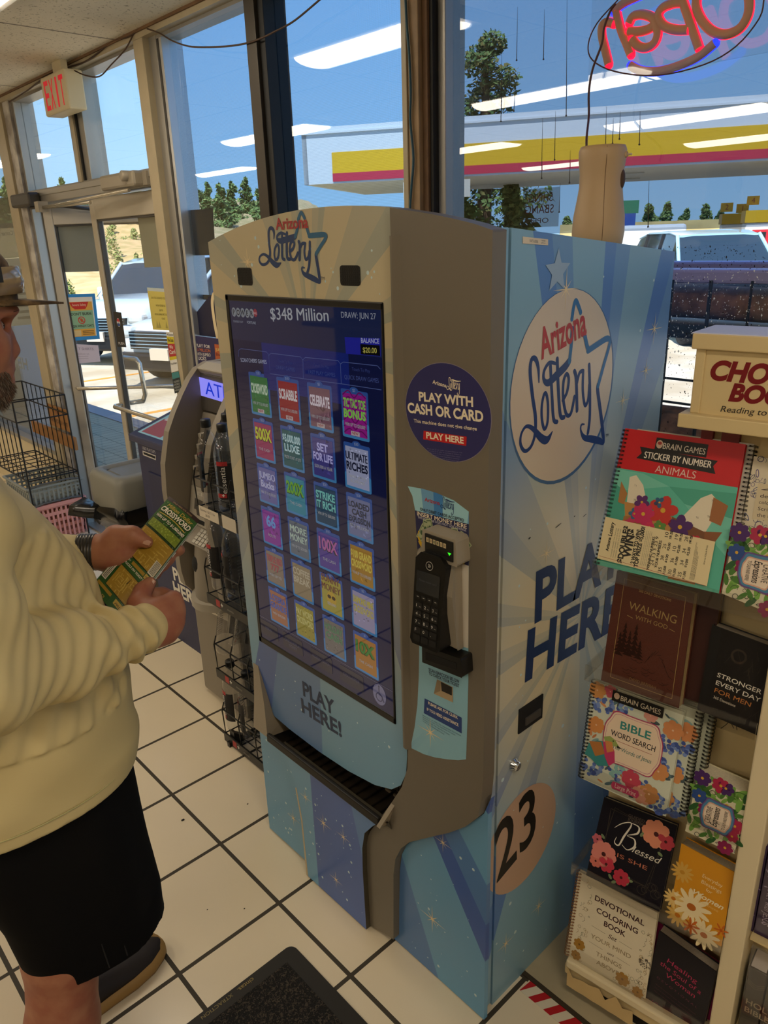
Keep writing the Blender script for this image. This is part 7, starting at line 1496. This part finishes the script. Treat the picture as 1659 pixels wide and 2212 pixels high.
# legs
KR, AR = V3(-.585, -1.115, .50), V3(-.640, -1.125, .085); fb.chain([V3(-.56, -1.12, .86), KR, V3(-.617, -1.122, .33), AR], [.085, .066, .062, .042], .03)
KL, AL = V3(-.52, -.94, .50), V3(-.545, -.848, .085); fb.chain([V3(-.55, -.98, .86), KL, V3(-.545, -.895, .33), AL], [.085, .066, .060, .042], .03)
b = MB(); fb.mesh(b, mSkin); BODY_ = b.build('body', MAN)
# nails
b = MB()
def nail(c, d, n, w=.0055, l=.008):
    c = Vector(c); d = Vector(d).normalized(); n = Vector(n); n = (n-d*n.dot(d)).normalized(); s_ = d.cross(n); rg = []
    for i in range(6): t_ = i/5; rg.append([c+d*l*(t_*2-1)+s_*w*x*(1-.25*t_*t_)+n*(-.0022*x*x) for x in (-1, -.5, 0, .5, 1)])
    b.loft(rg, M('finger_nail', 'c99a80', .3), closed=False, caps=False)
nail(T(316, 1170, .0236), T(317, 1171)-T(290, 1158), TN); b.build('thumb_nail', BODY_); b = MB(); nail(T(325, 1259, .0237), T(326, 1258)-T(312, 1272), TN)
b.build('thumb_nail', BODY_)
# ---------------- shirt
fs = Field((-.90, -1.46, .80), (-.28, -.62, 1.46), .004)
fs.rings([(.845, -.585, YC, .205, .190), (.90, -.580, YC, .218, .192), (1.0, -.575, YC, .208, .188), (1.10, -.580, YC, .203, .184), (1.20, -.590, YC, .186, .182), (1.28, -.600, YC, .160, .185), (1.34, -.605, YC, .130, .185), (1.385, -.61, YC, .10, .15), (1.425, -.61, YC, .075, .085)], .03, 2.3)
fs.cap(SR+V3(0, .02, 0), SR+V3(0, .12, .02), .075, .09, .05); fs.cap(SL+V3(0, -.02, 0), SL+V3(0, -.12, .02), .075, .09, .05)
CR = WR+(ER-WR)*.035; CLf = WL+(EL-WL)*.16
fs.chain([SR, (SR+ER)/2+V3(-.012, -.012, 0), ER], [.074, .074, .073], .035); fs.chain([ER, (ER+CR)/2+V3(0, 0, -.010), CR], [.072, .062, .039], .03)
fs.chain([SL, EL], [.072, .07], .035); fs.chain([EL, CLf], [.068, .037], .03)
dE = (CR-ER); LE = np.linalg.norm(dE); dE = dE/LE
def folds(x, y, z):
    t = (x-ER[0])*dE[0]+(y-ER[1])*dE[1]+(z-ER[2])*dE[2]
    w = np.clip((t+.02)/.05, 0, 1)*np.clip((LE+.01-t)/.03, 0, 1)*np.clip((-1.12-y)/.05, 0, 1)
    return w*(.0050*np.sin(t*95+(z-ER[2])*55+6*np.sin(x*17))+.0022*np.sin(t*170-z*70+y*30))
fs.wave((-.70, -1.46, 1.0), (-.28, -1.05, 1.32), folds)
def folds2(x, y, z):
    w = np.clip((z-.86)/.06, 0, 1)
    return w*(.003*np.sin(x*28+z*19+np.sin(z*13+y*9)*1.6)+.0035*np.sin(z*31-x*22+y*15)*np.clip((1.3-z)/.2, 0, 1))
fs.wave((-.90, -1.46, .80), (-.28, -.62, 1.46), folds2)
fs.cap(CR+(CR-ER)*.0, CR+(CR-ER)*.2, .030, .030, .004, cut=True)
b = MB(); fs.mesh(b, mShirt, 3); SHT = b.build('shirt', MAN)
b = MB()
hem = [Vector((-.585+.2075*math.copysign(abs(cos(u))**.87, cos(u)), YC+.1925*math.copysign(abs(sin(u))**.87, sin(u)), .872)) for u in np.linspace(0, 2*pi, 60)]
b.tube(hem, .0013, M('shirt_stitch', 'b8ae78', .7), n=5, closed=True); b.build('hem_stitch', SHT)
# ---------------- shorts
fq = Field((-.86, -1.32, .44), (-.30, -.74, .95), .0045)
fq.rings([(.462, -.520, -1.100, .132, .098), (.60, -.535, -1.105, .140, .105), (.75, -.560, -1.10, .155, .115), (.93, -.575, -1.07, .17, .14)], .03, 2.2); fq.rings([(.462, -.505, -.955, .122, .092), (.60, -.53, -.965, .135, .10), (.75, -.56, -.99, .15, .11), (.93, -.575, -1.02, .17, .14)], .02, 2.2)
fq.wave((-.86, -1.32, .44), (-.30, -.74, .95), lambda x, y, z: (.004*np.sin(x*38+y*30+z*5)+.002*np.sin(x*21-z*14))*np.clip((z-.47)/.06, .25, 1))
b = MB(); fq.mesh(b, mShort, 2); SHO = b.build('shorts', MAN)
b = MB(); 
for yo, xo in ((-1.193, -.50), (-1.195, -.535)): b.tube([(xo-.04, -1.20, .80), (xo-.015, -1.206, .65), (xo, -1.199, .475)], .0014, M('shorts_seam', '1c1b1a', .7), n=5)
b.build('seam', SHO)
# ---------------- shoes
def shoe(nm, A, toe):
    A = Vector((A[0], A[1], 0)); d = Vector((toe[0]-A.x, toe[1]-A.y, 0)); d.normalize(); s_ = Vector((-d.y, d.x, 0)); toe = Vector((toe[0], toe[1], 0)); L_ = (toe-A).length+.055; H = A-d*.055
    st = [(0, .030, .075), (.04, .038, .085), (.25, .038, .09), (.45, .043, .075), (.65, .050, .060), (.82, .048, .050), (.94, .036, .042), (1.0, .012, .034)]
    def ring(k, w, z0, z1): c = H+d*L_*k; return [c+s_*w*cos(u)*(1 if z1 > .03 else 1)+UPZ*(z0+(z1-z0)*max(0, sin(u))) for u in np.linspace(-.001, pi+.001, 9)]
    b = MB(); b.loft([ring(k, w, .022, h_) for k, w, h_ in st], mShoe); t = b.build('shoe', MAN)
    b = MB(); b.loft([[H+d*L_*k+s_*w*1.1*x+UPZ*z for x, z in ((-1, .002), (-1.04, .012), (-1, .032), (1, .032), (1.04, .012), (1, .002))] for k, w, h_ in [(-.01, .026, 0)]+st[:-1]+[(1.0, .024, 0), (1.012, .010, 0)]], mSole); b.build('sole', t)
shoe('left', AL, (-.302, -.812)); shoe('right', AR, (-.385, -1.16))
# ---------------- cap, sunglasses, beard, watch
zbr = PY(60, 660, -1.10)[2]; fxx = fx
b = MB(); rg = []
for z, k in ((0, 1.0), (.03, 1.0), (.06, .95), (.085, .80), (.10, .55), (.108, .2)): rg.append([(sk[0]+.006+(.108*k)*cos(u), YC+.088*k*sin(u), zbr+.002+z) for u in np.linspace(0, 2*pi, 25)[:-1]])
b.loft(rg, mCamo); CAPO = b.build('cap', MAN)
tipx = PY(131, 656)[0]; b = MB(); rg = []
for j in range(9):
    f_ = j/8*2-1; yy = YC+f_*.072; xt = sk[0]+.075+(tipx-sk[0]-.075)*sqrt(max(0, 1-abs(f_)**2.6)); xb_ = sk[0]+.108*sqrt(max(0, 1-(f_*.88)**2))-.012
    zc = zbr+.006*f_*f_; rg.append([(xb_, yy, zc+.009), ((xb_+xt)/2, yy, zc+.005), (xt, yy, zc-.001), (xt, yy, zc-.004), ((xb_+xt)/2, yy, zc+.002), (xb_, yy, zc+.006)])
b.loft(rg, mCamo); b.build('brim', CAPO)
b = MB(); arc = [(sk[0]+.010+.113*cos(u), YC+.095*sin(u)) for u in np.linspace(-1.15, 1.15, 17)]
rg = [[(x, y, zbr+.018), (x+.004*cos(0), y, zbr+.035), (x, y, zbr+.056), (x-.005, y, zbr+.056), (x-.004, y, zbr+.018)] for x, y in arc]; b.loft(rg, M('mirror_lens', 'b39a74', .15, metal=.3)); SG = b.build('sunglasses', MAN)
b = MB()
for sgn in (1, -1):
    b = MB(); b.box(sk[0]-.06, sk[0]+.072, YC+sgn*.094-.002, YC+sgn*.094+.002, zbr+.036, zbr+.058, mBlk)
    if sgn == 1: b.build('temple_arm', SG)
c = Print(b, (sk[0], YC-.0965, zbr+.043), (1, 0, 0), (0, 0, 1)); c.text('HEAVEN', .012, 0, .008, ink('d8d4cc'), 1, w=.032, flip=True); b.build('temple_arm', SG)
b = MB(); r = random.Random(6); b.ball(sk+V3(.020, 0, -.108), .06, mHair, n=18, sc=(1.05, 1.0, .55))
for i in range(3200):
    u = r.uniform(-1.5, 1.5); t_ = r.random(); c0 = sk+V3(.016, 0, -.088)
    p = V3(c0[0]+.069*cos(u)*(1-.35*t_*t_), c0[1]+.065*sin(u)*(1-.2*t_), c0[2]-.045*t_+.035*(1-cos(u))*(1-t_))
    if cos(u) > .80 and t_ < .25: continue
    d = V3(.45*cos(u), .45*sin(u), -1)+V3(r.uniform(-.3, .3), r.uniform(-.3, .3), r.uniform(-.2, .2)); d /= np.linalg.norm(d); l_ = r.uniform(.010, .020); q_ = p-d*.007
    b.tube([q_, q_+d*l_*.6, q_+d*l_+V3(0, 0, -.002)], [.0006, .0005, .0001], mHair if i % 3 else mHairG, n=3)
for i in range(160):
    s_ = r.uniform(-1, 1); p = PY(26, 783)+V3(-.010-.014*s_*s_, s_*.028, .002-.010*abs(s_)); b.tube([p, p+V3(.006, s_*.004, -.010)], [.0008, .0002], mHair if i % 2 else mHairG, n=3)
b.build('beard', MAN)
b = MB()
for sgn in (-1, 1):
    for i in range(40): p = PY(31, 672)+V3(-.006-.014*(i/40)**2, sgn*(.012+.034*i/40), .001); b.tube([p, p+V3(.004, sgn*.008, .002)], [.0009, .0003], mHair, n=3)
b.build('eyebrows', MAN)
b = MB()
for sgn in (-1, 1): e0 = PY(12, 697)+V3(-.026, sgn*.032, -.001); b.ball(e0+V3(.004, 0, 0), .0095, M('eye_white', '9a8a80', .2), n=12); b.ball(e0+V3(.0085, 0, 0), .0065, M('iris', '3a2a1c', .1), n=10)
b.build('eyes', BODY_)
ax = Vector(WL-EL).normalized(); w0 = WL-(WL-EL)/np.linalg.norm(WL-EL)*.018; b = MB(); Q = ax.to_track_quat('Z', 'Y').to_matrix().to_4x4(); mWb = M('watch_band', '2a2826', .5)
b.lathe([(.030, -.016), (.0335, -.015), (.0335, .015), (.030, .016)], mWb, c=w0, X=Q, n=24)
for k in range(6): b.lathe([(.0338, -.014+k*.0052), (.0345, -.0125+k*.0052), (.0338, -.011+k*.0052)], M('watch_link', '4a4640', .3, metal=.6), c=w0, X=Q, n=24)
b.build('watch', MAN)
# ---------------- tickets in his hands
def ticket(name, label, quad, h, draw, cyl=.006):
    b = MB(); pts = [Vector(T(u, v, h)) for u, v in quad]; U = ((pts[1]-pts[0])+(pts[2]-pts[3])).normalized(); V = TN.cross(U)
    O_ = pts[3]; c = Print(b, O_, U, V, base=.0003, step=.0002); Wd = (pts[1]-pts[0]).length
    c.warp = lambda a, b_, hh: O_+U*a+V*b_+c.N*(hh+cyl*(1-(2*(a/Wd)-1)**2)+.0)
    loc = [c.px(*p) for p in []]
    q2 = [((p-O_).dot(U), (p-O_).dot(V)) for p in pts]
    f = lambda s, t: ((q2[0][0]+(q2[1][0]-q2[0][0])*s)*(1-t)+(q2[3][0]+(q2[2][0]-q2[3][0])*s)*t, (q2[0][1]+(q2[1][1]-q2[0][1])*s)*(1-t)+(q2[3][1]+(q2[2][1]-q2[3][1])*s)*t)
    def area(s0, t0, s1, t1, m, L):
        n_ = max(2, int(abs(s1-s0)*12)); c.L = L
        for i in range(n_): a0 = s0+(s1-s0)*i/n_; a1 = s0+(s1-s0)*(i+1)/n_; c.poly([f(a0, t1), f(a1, t1), f(a1, t0), f(a0, t0)], m)
    def txt(s, s0, s1, t_, hh, m, L, **k): A = f(s0, t_); B_ = f(s1, t_); H_ = abs(f(.5, 0)[1]-f(.5, 1)[1]); c.text(s, A[0], A[1], hh*H_, m, L, w=sqrt((B_[0]-A[0])**2+(B_[1]-A[1])**2), rot=atan2(B_[1]-A[1], B_[0]-A[0]), **k)
    rg = [[c.at(*f(s, t_), hh) for s in np.linspace(0, 1, 13)] for t_, hh in ((0, 0), (1, 0), (1, -.0008), (0, -.0008))]
    b.loft(rg+[rg[0]], ink('2c3a1c'), closed=False, caps=False)
    draw(area, txt, c, f); print(name, 'size', [(pts[i]-pts[(i+1) % 4]).length for i in range(4)])
    return tag(b.build(name, loc=pts[2]), label, 'ticket', 'scratch tickets in his hands')
def dr1(area, txt, c, f):
    gn = ink('2f5a26', .35); go = ink('a8842c', .35); gd = ink('c8a84c', .35); dk = ink('1c2a14'); ol = ink('7c8c2c', .35); wh = ink('ece4cc')
    area(0, 0, 1, 1, gn, 0); area(0, 0, 1, .035, ink('2a1414'), 1); txt('FOLD HERE FOR MORE', .2, .8, .028, .012, ink('a88c5c'), 2)
    r = random.Random(3)
    for i in range(60): a = f(r.uniform(.03, .97), r.uniform(.05, .25)); c.ell(a[0], a[1], .0012, .0012, ink(r.choice(('4c8038', '6c9c48', '244a1c'))), 1, n=6)
    txt('Million Dollar', .14, .92, .085, .034, gd, 3, bold=.02); txt('CROSSWORD', .035, .965, .1425, .046, dk, 3, bold=.10); txt('CROSSWORD', .05, .95, .14, .044, wh, 4, bold=.04)
    pts = [f(.1+.8*i/8, .165-.012*sin(pi*i/8)) for i in range(9)]; c.stroke(pts, .0016, gd, 3, sm=3)
    txt('WIN UP TO $1,000,000!', .05, .95, .205, .026, dk, 3, bold=.09); txt('WIN UP TO $1,000,000!', .06, .94, .2045, .025, wh, 4, bold=.03)
    area(.03, .225, .97, .315, dk, 1); area(.05, .232, .95, .308, ol, 2)
    for i in range(50): a = f(r.uniform(.07, .93), r.uniform(.237, .302)); c.star(a[0], a[1], .0022, .0008, 4, ink(r.choice(('98a840', 'a8b850', '647824'))), 3)
    def cross(s0, t0, s1, t1, n, m, seed):
        r_ = random.Random(seed); area(s0, t0, s1, t1, dk, 1); area(s0+.012, t0+.005, s1-.012, t1-.005, go, 2)
        for i in range(n):
            a0, b0 = r_.uniform(s0+.04, s1-.25), r_.uniform(t0+.012, t1-.02)
            if i % 2: area(a0, b0, a0+r_.uniform(.1, .22), b0+.006, gd, 3); area(a0+.006, b0+.0012, a0+.09, b0+.0048, go, 4)
            else: area(a0, b0, a0+.018, min(t1-.008, b0+r_.uniform(.02, .07)), gd, 3)
    cross(.02, .325, .98, .60, 60, gd, 5); area(.80, .48, .965, .60, ink('d8d0b8'), 5)
    for i in range(12): area(.82, .485+i*.009, .95, .489+i*.009, ink('3a3428'), 6)
    area(.02, .61, .98, .70, gn, 3); txt('BONUS WORD 1', .06, .34, .64, .014, wh, 5, bold=.03); area(.40, .618, .78, .645, go, 4); txt('EXTRA PUZZLE ON TICKET BACK', .05, .97, .675, .016, wh, 5, bold=.03); area(.80, .612, .95, .65, gd, 4); txt('PRIZE', .82, .93, .64, .014, dk, 5)
    cross(.22, .70, .98, .90, 46, gd, 9); area(.03, .71, .17, .88, ink('d8d0b8'), 5)
    for i in range(14): area(.05, .715+i*.0115, .15, .72+i*.0115, ink('3a3428'), 6)
    area(.05, .915, .5, .94, go, 4); area(.62, .915, .95, .955, gd, 4); txt('PRIZE', .66, .91, .95, .018, dk, 5); txt('RESULTS', .06, .40, .985, .016, gd, 5)
QT = [(362, 1060), (432, 1126), (262, 1346), (196, 1266)]
ticket('scratch_ticket', 'top green and gold crossword scratch ticket held in both hands', QT, 0, dr1)
ticket('scratch_ticket', 'ticket under the top one, its purple corner showing at the bottom', [(366, 1066), (428, 1132), (254, 1362), (205, 1290)], -.004, lambda area, txt, c, f: (area(0, 0, 1, 1, ink('d8d2c4'), 0), area(0, .86, 1, 1, ink('5a3a78'), 1)))
